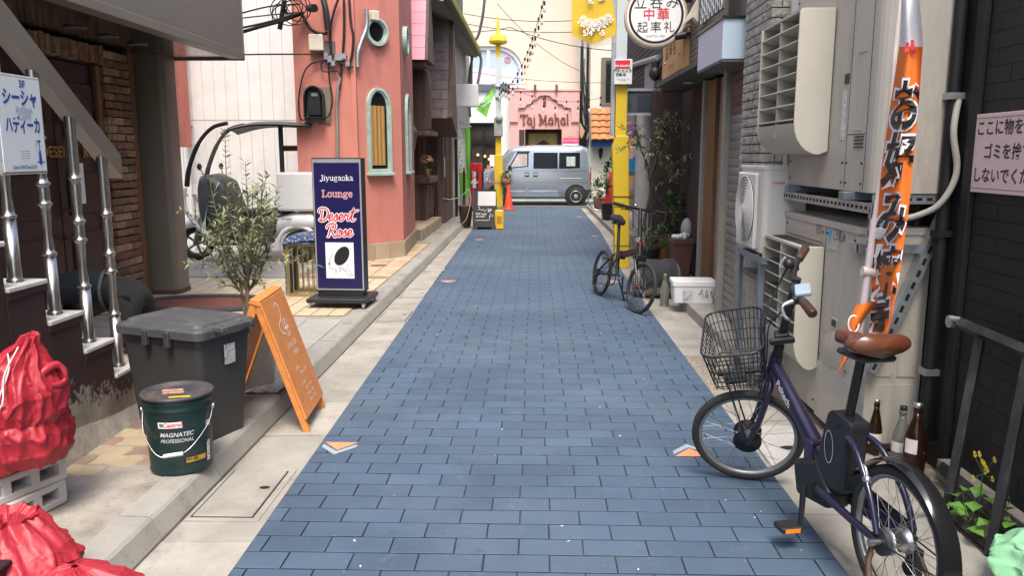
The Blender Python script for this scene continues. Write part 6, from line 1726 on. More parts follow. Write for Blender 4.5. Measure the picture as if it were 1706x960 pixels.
# ---- air conditioners
m_ac = mat('beige_ac_metal', (.46, .43, .37), .42, var=.06, scale=2.5, dirt=(.28, .24, .19), damt=.65, dscale=6, stretch=(1, 1, .25))
m_ac2 = mat('cream_ac_plastic', (.47, .445, .37), .45, var=.04, scale=2, dirt=(.38, .35, .28), damt=.35, dscale=3)
m_acd = mat('ac_shadow_gap', (.05, .047, .042), .7)
m_wht = mat('white_ac_metal', (.66, .63, .58), .35, var=.03)
def rbox(x0, x1, y0, y1, z0, z1, rad=.05):
 """box with a rounded vertical corner at x0,y0"""
 pts = [(x1, y0), (x1, y1), (x0, y1)] + [(x0 + rad - rad * math.cos(a), y0 + rad - rad * math.sin(a)) for a in [PI / 2 * i / 6 for i in range(7)]]
 return MB().prism([Vector((a, b, z0)) for a, b in pts], (0, 0, z1 - z0), smooth=False)
def hood(root, x0, x1, y0, y1, z0, z1, n_):
 """louvred wind guard: side cheeks, curved floor, slanted blades and a divider"""
 def cheek(y):
  pts = [(x1, z0 + .02), (x1, z1)] + [(x0 + .02, z1), (x0, z1 - .02)] + [(x0 + (x1 - x0) * .75 * (1 - math.cos(a)), z0 + .17 - .17 * math.sin(a)) for a in [PI / 2 * i / 6 for i in range(7)]]
  return MB().prism([Vector((a, y, b)) for a, b in pts], (0, .012, 0))
 wpart('cheek', cheek(y0), m_ac2, root, bev=.003); wpart('cheek', cheek(y1 - .012), m_ac2, root, bev=.003)
 wpart('floor', MB().grid(lambda u, v: Vector((x0 + .004 + (x1 - x0) * .75 * (1 - math.cos(PI / 2 * u)), y0 + .013 + (y1 - y0 - .026) * v, z0 + .172 - .17 * math.sin(PI / 2 * u))), 8, 2), m_ac2, root)
 wpart('back', MB().box(x1 - .012, x1 - .002, y0 + .02, y1 - .02, z0 + .05, z1 - .02), mat('ac_grille_dark', (.06, .058, .052), .6), root)
 H_ = (z1 - z0 - .19) / n_
 for k in range(n_):
  zz = z0 + .19 + H_ * k
  q = MB().prism([Vector((x0 + .004, y0 + .013, zz)), Vector((x0 + .006, y0 + .013, zz + .006)), Vector((x1 - .02, y0 + .013, zz - H_ * .62 + .006)), Vector((x1 - .02, y0 + .013, zz - H_ * .62))], (0, y1 - y0 - .026, 0))
  wpart('louvre_blade', q, m_ac2, root)
 wpart('divider', MB().box(x0 + .008, x1 - .014, (y0 + y1) / 2 - .004, (y0 + y1) / 2 + .004, z0 + .10, z1 - .02), m_ac2, root)
 wpart('top_bar', MB().box(x0 + .01, x1 - .002, y0 + .013, y1 - .013, z1 - .014, z1), m_ac2, root)
def grille(root, x, y0, y1, z0, z1, n_):
 for k in range(n_):
  z = z0 + (z1 - z0) * k / n_
  wpart('grille_slat', MB().box(x - .004, x, y0, y1, z, z + (z1 - z0) / n_ * .45), m_ac, root)
# lower large unit
lo = thing('outdoor_unit', 'large dented beige outdoor unit at ground level with a louvred wind guard', 'air conditioner', (1.75, 4.5, 0))
wpart('case', rbox(1.60, 1.94, 3.93, 5.12, .06, 1.115), m_ac, lo)
wpart('top_plate', rbox(1.592, 1.95, 3.922, 5.13, 1.116, 1.15), m_ac, lo)
wpart('seam', MB().box(1.5985, 1.5998, 4.402, 4.407, .07, 1.115), m_acd, lo)
wpart('seam', MB().box(1.5982, 1.5996, 3.99, 4.40, .40, .404), m_acd, lo)
wpart('lower_panel', rbox(1.594, 1.93, 3.924, 4.40, .05, .36, .052), m_ac, lo)
wpart('panel_recess', MB().box(1.5935, 1.5999, 4.15, 4.24, .585, .645), m_ac2, lo, bev=.004); wpart('handle_hollow', MB().box(1.592, 1.5934, 4.165, 4.225, .60, .635), m_acd, lo)
# the dent
q = MB().grid(lambda u, v: Vector((1.597 - .018 * math.sin(PI * u) * math.sin(PI * v), 4.03 + .34 * u, .36 + .20 * v + .03 * math.sin(u * 5))), 12, 8)
wpart('dented_sheet', q, m_ac, lo)
p = AX(1388, 398, 1.598)
wpart('tag', MB().box(1.5965, 1.599, p.y - .075, p.y + .06, p.z - .06, p.z + .05), mat('energy_label', (.45, .46, .44), .5, var=.2, scale=40), lo)
q = MB().prism([Vector((1.596, p.y + .07, p.z + .045)), Vector((1.596, p.y + .01, p.z + .045)), Vector((1.596, p.y + .05, p.z - .03))], (.002, 0, 0))
wpart('blue_triangle', q, mat('label_blue', (.03, .35, .62), .4), lo)
q = MB(); p = AX(1395, 400, 1.597); Mg = frame((1.597, p.y, p.z), (0, -1, 0), (0, 0, 1))
for st_ in ([(-.05, .06), (-.05, 0), (-.02, 0)], [(-.01, .06), (-.01, 0)], [(.0, .05), (.015, 0), (.03, .05)], [(.04, .06), (.04, 0), (.06, 0)], [(.07, .0), (.085, .05), (.10, 0), (.075, .02), (.10, .03)]): q.ribbon(st_, .007, Mg, lift=.001)
wpart('graffiti', q, black_ink, lo)
p = AX(1365, 382, 1.597); wpart('tape_patch', MB().box(1.5965, 1.599, p.y - .03, p.y + .05, p.z - .025, p.z + .03), mat('old_tape', (.26, .24, .22), .7), lo)
hd = wpart('wind_guard', MB().box(1.596, 1.599, 4.42, 5.1, .36, 1.0), m_acd, lo)
hood(hd, 1.455, 1.595, 4.40, 5.10, .30, 1.00, 7)
grille(hd, 1.594, 4.45, 5.08, 1.002, 1.05, 2)
for k in range(14): wpart('top_slot', MB().box(1.50, 1.59, 4.44 + .045 * k, 4.46 + .045 * k, 1.0005, 1.004), m_acd, hd)
for y in (3.98, 5.0): wpart('foot', MB().box(1.60, 1.95, y, y + .09, 0, .06), m_conc2, lo)
for (a, b) in ((1.70, 1.80), (1.82, 1.92)): wpart('side_panel', MB().box(a, b - .005, 3.924, 3.929, .40, .9), m_ac, lo, bev=.002)
# strap round the unit
wpart('strap', MB().box(1.575, 1.60, 3.90, 4.02, 1.03, 1.07).box(1.575, 1.97, 3.895, 3.9195, 1.03, 1.07), galv, lo)
# upper large unit on the rack
up = thing('outdoor_unit', 'tall beige outdoor unit with a big louvred hood mounted on the rack above', 'air conditioner', (1.78, 4.5, 1.31))
wpart('case', rbox(1.60, 1.97, 3.83, 5.12, 1.32, 3.25, .09), m_ac, up)
for y in (4.20, 3.96): wpart('seam', MB().box(1.5986, 1.5996, y, y + .004, 1.33, 3.25), m_acd, up)
wpart('seam', MB().box(1.5986, 1.5996, 3.97, 4.195, 1.60, 1.604), m_acd, up)
for k in range(4): wpart('vent_slot', MB().box(1.594, 1.5995, 3.99, 4.10, 1.535 + .017 * k, 1.542 + .017 * k), m_acd, up)
wpart('handle_hollow', MB().box(1.597, 1.5995, 4.22, 4.28, 1.86, 1.91), m_acd, up)
p = AX(1405, 190, 1.597); wpart('rating_plate', MB().box(1.5965, 1.599, p.y - .025, p.y + .025, p.z - .13, p.z + .12), mat('rating_plate', (.55, .55, .53), .5, var=.5, scale=90), up)
for z in (1.62, 1.995): wpart('clip', MB().box(1.5965, 1.5995, 4.02, 4.12, z, z + .008), m_ac2, up)
hd = wpart('wind_guard', MB().box(1.596, 1.599, 4.47, 5.2, 1.6, 2.25), m_acd, up)
hood(hd, 1.405, 1.595, 4.45, 5.18, 1.50, 2.27, 7)
# small unit with a round fan on a steel stand
su = thing('outdoor_unit', 'small white outdoor unit with a round fan grille on the steel stand', 'air conditioner', (1.6, 5.3, .87))
x0, x1, y0, y1, z0, z1 = 1.455, 1.72, 5.12, 5.68, .875, 1.405
wpart('case', rbox(x0, x1, y0, y1, z0, z1, .035), m_wht, su)
wpart('lid', rbox(x0 - .006, x1 + .006, y0 - .006, y1 + .006, z1 + .0005, z1 + .025, .04), m_wht, su, bev=.004)
fg = wpart('fan_bezel', MB().box(x0 - .028, x0 - .001, y0 + .10, y1 - .005, z0 + .01, z1 - .02), m_wht, su, bev=.012)
cy, cz = y0 + .33, (z0 + z1) / 2
wpart('fan_opening', MB().cyl((x0 - .0295, cy, cz), (x0 - .0285, cy, cz), .222, 40), mat('fan_dark', (.04, .038, .036), .7), fg)
for k in range(11):
 wpart('fan_ring', MB().torus((x0 - .035 - .008 * math.cos(k / 11 * 1.5), cy, cz), (1, 0, 0), .045 + .0175 * k, .0045, 36, 5), m_wht, fg)
wpart('fan_hub', MB().ball((x0 - .04, cy, cz), (.012, .042, .042), 16, 8), m_wht, fg)
for k in range(6):
 a = 2 * PI * k / 6; wpart('fan_spoke', MB().tube([(x0 - .04, cy, cz), (x0 - .034, cy + .22 * math.cos(a), cz + .22 * math.sin(a))], .004, 5), m_wht, fg)
wpart('maker_mark', text_mb('TOSHIBA', .02, frame((x0 + .09, y0 - .001, z1 - .08), (1, 0, 0), (0, 0, 1)), bold=.02), red_ink, su)
wpart('screw', MB().cyl((x1 - .03, y0 - .008, z1 + .012), (x1 - .03, y0 - .005, z1 + .012), .006, 8), steel, su)
# old unit under the stand
ou = thing('outdoor_unit', 'old beige outdoor unit with a square wire grille under the steel stand', 'air conditioner', (1.6, 5.2, .05))
wpart('case', rbox(1.53, 1.80, 5.05, 5.72, .10, .66, .02), m_ac, ou); wpart('cover', MB().box(1.50, 1.82, 5.02, 5.75, .661, .70), mat('weathered_sheet', (.20, .17, .14), .8, var=.3), ou)
for k in range(12): wpart('grille_wire', MB().cyl((1.522, 5.10 + .05 * k, .14), (1.522, 5.10 + .05 * k, .62), .003, 5), m_ac2, ou)
for k in range(8): wpart('grille_wire', MB().cyl((1.518, 5.08, .15 + .065 * k), (1.518, 5.68, .15 + .065 * k), .003, 5), m_ac2, ou)
for (u_, ys, zs) in ((lo, (4.0, 4.38, 4.44, 5.08), (.12, 1.08)), (up, (3.99, 4.18, 4.24, 5.08), (1.36, 1.46, 2.40)), (su, (), ())):
 for y in ys:
  for z in zs: wpart('screw', MB().cyl((1.594, y, z), (1.6, y, z), .006, 8), m_acd, u_)
# stand and rack from slotted angle
m_slot = mat('blue_grey_angle', (.20, .235, .265), .45, .5, var=.2, scale=8)
sd_ = thing('unit_stand', 'blue-grey steel angle stand carrying the small outdoor unit', 'stand', (1.6, 5.3, 0))
def angle(a, b, w_, u, v):
 """L-shaped bar from a to b, legs along u and v"""
 a, b, u, v = Vector(a), Vector(b), Vector(u) * w_, Vector(v) * w_; t = .004 / w_
 return MB().prism([a, a + u, a + u + v * t, a + u * t + v * t, a + u * t + v, a + v], b - a)
for (x, y) in ((1.415, 5.52), (1.415, 5.00), (1.76, 5.52), (1.76, 5.00)): wpart('leg', angle((x, y, 0), (x, y, .865), .035, (1 if x < 1.5 else -1, 0, 0), (0, 1 if y < 5.2 else -1, 0)), m_slot, sd_)
for y in (5.52, 5.0): wpart('cross_bar', angle((1.416, y + .003, .83), (1.76, y + .003, .83), .035, (0, 0, 1), (0, 1 if y < 5.2 else -1, 0)), m_slot, sd_)
for z in (.83, .12):
 wpart('side_bar', angle((1.412, 4.95, z), (1.412, 5.56, z), .04, (0, 0, 1), (1, 0, 0)), m_slot if z > .5 else galv, sd_)
rk = thing('unit_rack', 'galvanised slotted angle rack and diagonal brace holding the tall outdoor unit', 'rack', (1.7, 4.4, 0))
def slotted(mb_list, a, b, w_, u, v, n_, name='beam'):
 o = wpart(name, angle(a, b, w_, u, v), galv, rk)
 a, b, u_, v_ = Vector(a), Vector(b), Vector(u), Vector(v); d = (b - a) / n_
 q = MB()
 for k in range(n_):
  c = a + d * (k + .5) + u_ * w_ * .5 - v_ * .0008
  h_ = d * .28; s_ = u_ * w_ * .16
  q.add([c - h_ - s_, c + h_ - s_, c + h_ + s_, c - h_ + s_], [(0, 1, 2, 3)])
 o2 = wpart('slots', q, m_hole, o); o2['kind'] = 'stuff'
slotted(0, (1.58, 3.72, 1.225), (1.58, 5.15, 1.225), .05, (0, 0, 1), (1, 0, 0), 26)
slotted(0, (1.60, 3.84, 1.27), (1.99, 3.84, 1.27), .045, (0, 0, 1), (0, 1, 0), 8)
slotted(0, (1.57, 3.80, .0), (1.57, 3.80, 1.27), .045, (-0.2, -1, 0), (1, 0, 0), 24, 'upright')
slotted(0, (1.645, 3.86, .45), (1.975, 3.86, 1.32), .05, (.93, 0, -.36), (0, 1, 0), 15, 'brace')
for y in (4.05, 4.92): wpart('rubber_mount', MB().box(1.54, 1.97, y, y + .06, 1.276, 1.319), m_slot, rk, bev=.004)
wpart('insulated_pipe', MB().tube(smooth_path([(1.93, 3.78, 1.75), (1.90, 3.74, 1.6), (1.93, 3.74, 1.42), (1.88, 3.76, 1.28), (1.80, 3.80, 1.22), (1.72, 3.82, 1.2)], 5), .015, 8), mat('pipe_wrap', (.38, .36, .31), .7), rk)
# ---- orange shop flag
fl = thing('orange_shop_flag', 'tall orange and white shop flag with bold black characters on a leaning white pole', 'flag', (1.45, 3.5, .5))
m_flag = mat('orange_flag_cloth', (.75, .17, .02), .7, var=.06); m_flagw = mat('white_flag_cloth', (.75, .72, .71), .75, var=.04)
E0 = AY(1500, 0, 3.46); EB = AY(1438, 585, 3.46)
def flagfn(u, v):
 """u across (pole side to free side), v up"""
 yl = [(0, 1432, 1462), (.1, 1450, 1484), (.25, 1453, 1501), (.45, 1462, 1517), (.70, 1484, 1531), (.86, 1499, 1538), (1, 1502, 1531)]
 for a, b in zip(yl, yl[1:]):
  if v <= b[0]:
   t = (v - a[0]) / (b[0] - a[0]); l = a[1] + (b[1] - a[1]) * t; r_ = a[2] + (b[2] - a[2]) * t; break
 py = 600 - 615 * v
 uu = u
 dep = 3.46 - .22 * u + .05 * math.sin(u * 5 + v * 4)
 return AY(l + (r_ - l) * uu, py, dep)
q = MB().grid(flagfn, 14, 60)
for i in range(len(q.f)):
 q.mi[i] = 1 if (i // 14) / 60 > .835 else 0
wpart('cloth', q, [m_flag, m_flagw], fl)
def on_flag(px, py, out=.012):
 v = (600 - py) / 615
 a, b = flagfn(0, v), flagfn(1, v)
 pa, pb2 = (a - CAMP), (b - CAMP)
 # find u by pixel column
 lo_, hi_ = 0, 1
 for _ in range(18):
  m = (lo_ + hi_) / 2; w = flagfn(m, v) - CAMP; x_ = 853 + 1330 * w.dot(_r) / w.dot(_f)
  if x_ < px: lo_ = m
  else: hi_ = m
 p = flagfn((lo_ + hi_) / 2, v); return p + (CAMP - p).normalized() * out
def stroke3(pts, w_, out):
 P = [on_flag(a, b, out) for a, b in [(p.x, p.y) for p in smooth_path([(a, b, 0) for a, b in pts], 5)]]
 q = MB(); n_ = len(P); L_ = []; R_2 = []
 for i in range(n_):
  t = (P[min(i + 1, n_ - 1)] - P[max(i - 1, 0)]).normalized(); nn = (CAMP - P[i]).normalized(); s_ = t.cross(nn).normalized() * w_ / 2
  L_.append(P[i] + s_); R_2.append(P[i] - s_)
 q.add(L_ + R_2, [(i, i + 1, i + 1 + n_, i + n_) for i in range(n_ - 1)])
 return q
qw, qb = MB(), MB()
for (ch_, cx_, cy_, k_) in (('お', 1508, 182, -.10), ('好', 1498, 272, -.12), ('み', 1484, 368, -.12), ('焼', 1471, 462, -.12), ('き', 1458, 540, -.1)):
 for (mbx, bo, out) in ((qw, .075, .014), (qb, .030, .018)):
  g_ = text_mb(ch_, 1.0, Matrix.Identity(4), bold=bo)
  for v in g_.v: v.xyz = on_flag(cx_ + v.x * 52 + v.y * 92 * .17, cy_ - v.y * 92, out)
  mbx.add(g_.v, g_.f)
wpart('white_outline', qw, white_ink, fl); wpart('characters', qb, black_ink, fl)
q = MB()
for st_ in ([(1512, 70), (1510, 84), (1515, 88)], [(1520, 66), (1521, 84), (1526, 86)]): s_ = stroke3(st_, .012, .018); q.add(s_.v, s_.f)
wpart('red_marks', q, red_ink, fl)
m_pole = mat('pinkish_white_pole', (.62, .54, .52), .45)
wpart('pole', MB().tube([AY(1512, -120, 3.55), AY(1482, 190, 3.52), AY(1457, 365, 3.50)], .011, 8).tube([AY(1457, 365, 3.50), AY(1428, 590, 3.48)], .016, 8), m_pole, fl)
wpart('tie', MB().cyl(AY(1436, 452, 3.49), AY(1462, 455, 3.49), .022, 8), m_pole, fl)
tail = MB().grid(lambda u, v: AY((1424 + 36 * u) * v + (1392 + 6 * u) * (1 - v) + 4 * math.sin(v * 7), 508 * v + 624 * (1 - v) - 6 * u, 3.40 - .05 * math.sin(u * 3)), 5, 12)
wpart('knotted_tail', tail, m_flag, fl)
q = MB().tube([AY(1422 + 9 * math.cos(t), 540 + 14 * math.sin(t), 3.33) for t in [R(30 * k) for k in range(11)]], .004, 5)
wpart('white_swirl', q, white_ink, fl)
# ================================================================== right: stone pillar, shutter shop, restaurant entrance
m_stone = mat('split_stone', (.33, .31, .27), .9, var=.25, scale=14, bump=.9, bscale=30, bdist=.02, rnd_=.14, dirt=(.17, .155, .135), damt=.6, dscale=5)
ss = thing('shutter_shop', 'narrow shop with a grey roller shutter, split stone pillar and pale blue awning box', 'shop', (1.8, 6.5, .1))
wpart('body', MB().box(1.75, 6, 5.21, 7.2, .1, 5), m_joint, ss)
pl_ = wpart('stone_pillar', MB().box(1.60, 1.76, 5.62, 6.27, .1, 6), m_mort, ss)
sm = []
for k in range(6):
 q = MB(); q.grid(lambda u, v: Vector((u - .5, -.018 - .009 * max(0, mnoise.noise(Vector((u * 3 + k * 7, v * 2, k)))) * min(u, 1 - u, v, 1 - v) * 6, v - .5)), 5, 3, smooth=False)
 q.add([(-.5, 0, -.5), (.5, 0, -.5), (.5, 0, .5), (-.5, 0, .5), (-.5, -.018, -.5), (.5, -.018, -.5), (.5, -.018, .5), (-.5, -.018, .5)], [(0, 1, 5, 4), (1, 2, 6, 5), (2, 3, 7, 6), (3, 0, 4, 7)])
 sm.append(_mesh('stone', q, m_stone))
z = 1.0; j = 0
while z < 2.95:
 h = .064
 for (face_, a0, a1) in (('near', 1.585, 1.76), ('street', 5.605, 6.28)):
  x = a0 - (.07 if j % 2 else 0)
  while x < a1 - .02:
   xa, xb = max(x, a0), min(x + .135, a1); x += .135
   if xb - xa < .02: continue
   c = ((xa + xb) / 2, 5.62, z + h / 2) if face_ == 'near' else (1.60, (xa + xb) / 2, z + h / 2)
   piece('stone', rnd.choice(sm), pl_, (c[0] - 1.8, c[1] - 6.5, c[2] - .1), (0, 0, 0 if face_ == 'near' else -PI / 2), (xb - xa - .008, 1, h - .008))
 z += h; j += 1
wpart('stone_facing', MB().box(1.585, 1.599, 5.61, 6.27, .1, 1.0), m_stone, ss); wpart('stone_facing', MB().box(1.585, 1.76, 5.6, 5.619, .1, 1.0), m_stone, ss)
m_shut = mat('grey_shutter', (.25, .24, .22), .45, .35, var=.15, scale=5, dirt=(.17, .14, .11), damt=.6, dscale=4, rnd_=.06)
m_shut2 = mat('rusty_shutter', (.14, .085, .07), .6, .2, var=.3, scale=6, rnd_=.1)
shut = wpart('shutter', MB().box(1.69, 1.72, 6.36, 7.05, .1, 2.26), m_acd, ss)
n_ = 30
for k in range(n_):
 z = .105 + .072 * k
 q = MB().grid(lambda u, v: Vector((1.688 - .009 * math.sin(PI * u) ** .5, 6.365 + .68 * v, z + .070 * u)), 6, 1)
 wpart('shutter_slat', q, m_shut2 if k > 23 else m_shut, shut)
wpart('slot_plate', MB().box(1.655, 1.664, 6.48, 6.58, 1.06, 1.10), m_acd, shut)
m_postp = mat('taupe_post', (.27, .245, .21), .5, var=.08)
wpart('post', MB().box(1.635, 1.72, 7.055, 7.16, .1, 2.26), m_postp, ss, bev=.004); wpart('post', MB().box(1.63, 1.70, 6.285, 6.355, .1, 2.26), mat('streaked_post', (.38, .36, .32), .5, var=.3, stretch=(1, 1, .2)), ss, bev=.004)
# awning box: pale blue end and lavender front
m_pb = mat('pale_blue_sheet', (.46, .58, .67), .4, var=.05, scale=1.5, dirt=(.40, .50, .58), damt=.3); m_lav = mat('lavender_sheet', (.56, .57, .66), .4, var=.04)
aw = wpart('awning_box', MB().box(1.46, 1.75, 6.44, 7.36, 2.24, 2.53), m_pb, ss)
wpart('awning_front', MB().box(1.448, 1.459, 6.43, 7.37, 2.235, 2.535), m_lav, aw)
wpart('awning_end', MB().box(1.452, 1.75, 6.425, 6.439, 2.236, 2.534), m_pb, aw)
wpart('awning_cap', MB().box(1.435, 1.76, 6.41, 7.39, 2.536, 2.555), black_metal, aw); wpart('awning_base', MB().box(1.45, 1.76, 6.43, 7.37, 2.215, 2.234), mat('grey_base', (.12, .12, .12), .6, var=.2), aw)
m_plas = mat('stained_plaster', (.30, .28, .25), .85, var=.25, scale=3, dirt=(.06, .055, .05), damt=.8, dscale=2.5)
wpart('upper_wall', MB().box(1.70, 1.749, 5.95, 7.35, 2.57, 5), m_plas, ss)
wpart('vertical_pipe', MB().cyl((1.72, 5.57, 1.2), (1.72, 5.57, 6), .022, 8), m_ac, ss)
wpart('white_siding', MB().box(1.70, 1.76, 5.15, 5.59, 2.25, 6), m_siding, ss)

# ---- restaurant entrance
re_ = thing('standing_bar', 'small bar with sliding wooden door, wide soffit and tiled upper wall next to the shutter', 'restaurant', (1.9, 8.2, .1))
wpart('body', MB().box(2.0, 6, 7.21, 10.4, .1, 5), mat('entry_dark', (.05, .04, .035), .8), re_)
m_wd = mat('warm_door_wood', (.25, .125, .05), .5, var=.25, scale=4, stretch=(5, 5, .4)); m_wd2 = mat('brown_post_wood', (.16, .075, .032), .5, var=.25, stretch=(5, 5, .4))
dd = wpart('sliding_door', MB().box(1.80, 1.84, 7.17, 7.25, .12, 2.2), m_wd, re_)
wpart('door_stile', MB().box(1.80, 1.84, 7.86, 7.95, .12, 2.2), m_wd, dd)
for (z0, z1) in ((.12, .30), (.62, .72), (1.42, 1.50), (2.10, 2.2)): wpart('door_rail', MB().box(1.803, 1.837, 7.251, 7.859, z0, z1), m_wd, dd)
wpart('door_board', MB().box(1.812, 1.83, 7.251, 7.859, .301, .619), m_wd, dd); wpart('door_glass', MB().box(1.816, 1.826, 7.251, 7.859, .721, 1.419), mat('brown_glass', (.06, .035, .02), .2), dd); wpart('door_glass', MB().box(1.816, 1.826, 7.251, 7.859, 1.501, 2.099), clear_glass, dd)
for k in range(9): wpart('lattice_bar', MB().box(1.804, 1.815, 7.29 + .065 * k, 7.305 + .065 * k, .721, 1.419), m_wd, dd)
wpart('jamb', MB().box(1.83, 1.90, 7.955, 8.12, .1, 2.25), mat('grey_jamb', (.22, .22, .21), .6), re_)
wpart('wood_post', MB().box(1.79, 1.87, 8.13, 8.50, .1, 2.25), m_wd2, re_, bev=.004); wpart('wood_post', MB().box(1.80, 1.89, 8.505, 8.58, .1, 2.25), m_wd, re_)
wpart('post', MB().box(1.77, 1.88, 8.6, 8.70, .1, 2.27), m_postp, re_, bev=.004)
m_stuc = mat('dark_brown_stucco', (.050, .030, .028), .9, var=.25, scale=6, bump=.9, bscale=45, bdist=.012)
wpart('stucco_wall', MB().box(1.87, 1.999, 8.71, 10.4, .1, 2.27), m_stuc, re_)
wpart('soffit', MB().box(1.44, 2.0, 7.40, 9.75, 2.285, 2.33), mat('dark_grey_soffit', (.075, .075, .075), .6, var=.1), re_)
for (x, y) in ((1.69, 9.05), (1.70, 7.95)):
 d = wpart('downlight', MB().lathe([(.035, 2.284), (.055, 2.284), (.06, 2.278), (.03, 2.279)], 16, Matrix.Translation((x, y, 0))), white_paint, re_)
 wpart('bulb', MB().lathe([(.001, 2.281), (.036, 2.281)], 12, Matrix.Translation((x, y, 0))), mat('downlight_warm', (.9, .6, .3), .5, emit=1.2), d)
m_stile = mat('grey_brown_wall_tile', (.17, .15, .125), .7, var=.15, scale=9)
wpart('tile_backing', MB().box(1.52, 2.0, 7.42, 9.6, 2.331, 5), m_plas, re_)
q = MB(); j = 0; z = 2.335
while z < 3.3:
 y = 7.43 + (.05 if j % 2 else 0)
 while y < 9.5: q.box(1.508, 1.519, y, y + .094, z, z + .044); y += .10
 z += .05; j += 1
o = wpart('wall_tiles', q, m_stile, re_); o['kind'] = 'stuff'
# white hexagon screen above the awning
hx = thing('hexagon_screen', 'black screen with white hexagonal openings above the pale blue awning box', 'screen', (1.5, 7.3, 2.7))
q = MB()
for i in range(11):
 for j in range(6):
  yy = 6.75 + .075 * i; zz = 2.70 + .088 * j + (.044 if i % 2 else 0)
  q.tube([(1.495, yy + .040 * math.cos(a), zz + .046 * math.sin(a)) for a in [PI / 3 * k for k in range(6)]], .005, 4, closed=True)
wpart('hexagon_lattice', q, white_paint, hx); wpart('back_panel', MB().box(1.502, 1.52, 6.7, 7.55, 2.66, 3.3), mat('screen_grey', (.14, .14, .13), .6), hx)
# wooden hanging sign box
wsg = thing('wooden_sign', 'pale wooden sign box with carved characters over the bar entrance', 'sign', (1.47, 8.8, 2.33))
m_pw = mat('pale_sign_wood', (.56, .32, .13), .55, var=.12, scale=4, stretch=(1, 1, 5))
wpart('box', MB().box(1.45, 1.60, 8.12, 9.40, 2.34, 2.75), m_pw, wsg, bev=.004)
wpart('box_end', MB().box(1.452, 1.60, 8.10, 8.119, 2.34, 2.75), mat('sign_end_wood', (.36, .19, .07), .6, var=.2), wsg)
Fw = lambda y, z: frame((1.4475, y, z), (0, -1, 0), (0, 0, 1))
wpart('carved_characters', text_mb('起率礼', .20, Fw(8.85, 2.60), spacing=1.4), mat('dark_carving', (.06, .04, .025), .7), wsg); wpart('red_characters', text_mb('KIRITSU REI', .06, Fw(8.8, 2.43)), mat('carving_red', (.45, .10, .05), .7), wsg)
for (y, z) in ((8.3, 2.5), (9.2, 2.5)): wpart('screw_cap', MB().ball((1.444, y, z), .012), steel, wsg)
# round shop sign
rs_ = thing('round_sign', 'round white shop sign with red and black characters and a wooden rim', 'sign', (1.2, 8.0, 2.5))
cs = AY(1093, 25, 8.0); rad = .290
T = frame((cs.x, 8.0, cs.z), (1, -.06, 0), (0, 0, 1))
wpart('drum', MB().cyl((0, 0, -.16), (0, 0, 0), rad * 1.02, 48, M=T), mat('drum_grey', (.5, .48, .44), .4), rs_)
wpart('wooden_rim', MB().cyl((0, 0, -.12), (0, 0, .004), rad * 1.0, 48, M=T), m_pw, rs_)
wpart('white_face', MB().cyl((0, 0, 0), (0, 0, .0075), rad * .955, 48, M=T), mat('sign_white', (.80, .78, .76), .4, var=.02), rs_)
wpart('black_ring', MB().torus((0, 0, .008), (0, 0, 1), rad * .86, .011, 48, 6, M=T), mat('ring_black', (.025, .012, .018), .5), rs_)
lines(rs_, black_ink, [(T @ Matrix.Translation((0, y, .010)), t, z, dict(spacing=1.3)) for t, y, z in (('立呑み', .11, .13), ('起率礼', -.117, .11), ('KIRITSU REI', -.195, .027))], name='black_characters')
wpart('red_characters', text_mb('中華', .122, T @ Matrix.Translation((0, 0, .010)), spacing=1.2, bold=.012), red_ink, rs_)
wpart('bracket', MB().cyl((cs.x + .2, 8.08, cs.z + .15), (1.55, 8.08, cs.z + .15), .02, 8).cyl((cs.x + .2, 8.08, cs.z - .15), (1.55, 8.08, cs.z - .15), .02, 8), black_metal, rs_)
for (x, y, z, lb_) in ((1.47, 8.0, 2.62, 'small black floodlight on an arm over the wooden sign'), (1.50, 9.95, 2.55, 'black dome security camera under the round sign')):
 t = thing('spot_camera', lb_, 'camera' if 'camera' in lb_ else 'floodlight', (x, y, z))
 wpart('housing', MB().cyl((x - .13, y, z), (x - .02, y, z + .02), .035, 12) if 'flood' in lb_ else MB().ball((x - .05, y, z - .08), (.075, .075, .09)).cyl((x - .05, y, z - .06), (x - .05, y, z + .05), .05, 12), black_plastic, t)
 wpart('arm', MB().tube([(x - .05, y, z + .02), (x, y, z + .10), (x + .08, y, z + .1)], .010, 6), black_metal, t)
wh = thing('white_camera', 'cream wall-mounted speaker above the floodlight', 'speaker', (1.5, 7.75, 2.8)); wpart('horn', MB().prism([Vector((1.38, 7.72, 2.70)), Vector((1.50, 7.72, 2.92)), Vector((1.52, 7.72, 2.90)), Vector((1.52, 7.72, 2.70)), Vector((1.46, 7.72, 2.76))], (0, .1, 0)), mat('cream_box', (.62, .56, .44)), wh)

# ---- next building: grey brick upper wall, glass sign case, column
nb = thing('grey_brick_building', 'building with dark grey brick upper wall behind the near yellow pole', 'building', (1.7, 12, .1))
m_gb = mat('grey_brown_brick', (.095, .078, .068), .8, var=.25, scale=12)
wpart('body', MB().box(1.615, 6, 10.41, 15.5, 2.3, 5), m_mort, nb)
q = MB(); j = 0; z = 2.32
while z < 4.6:
 y = 10.42 + (.11 if j % 2 else 0)
 while y < 15.5: q.box(1.598, 1.616, y, y + .205, z, z + .062); y += .215
 z += .072; j += 1
o = wpart('grey_bricks', q, m_gb, nb); o['kind'] = 'stuff'
wpart('stucco_pier', MB().box(1.53, 1.90, 10.42, 10.75, .1, 2.30), m_stuc, nb)
wpart('pale_column', MB().cyl((1.66, 12.1, .1), (1.66, 12.1, 2.3), .155, 20), mat('pale_column', (.42, .41, .39), .8, var=.12), nb)
wpart('lower_wall', MB().box(1.90, 6, 10.76, 15.5, .09, 2.3), mat('lower_grey', (.20, .18, .165), .8, var=.2), nb)
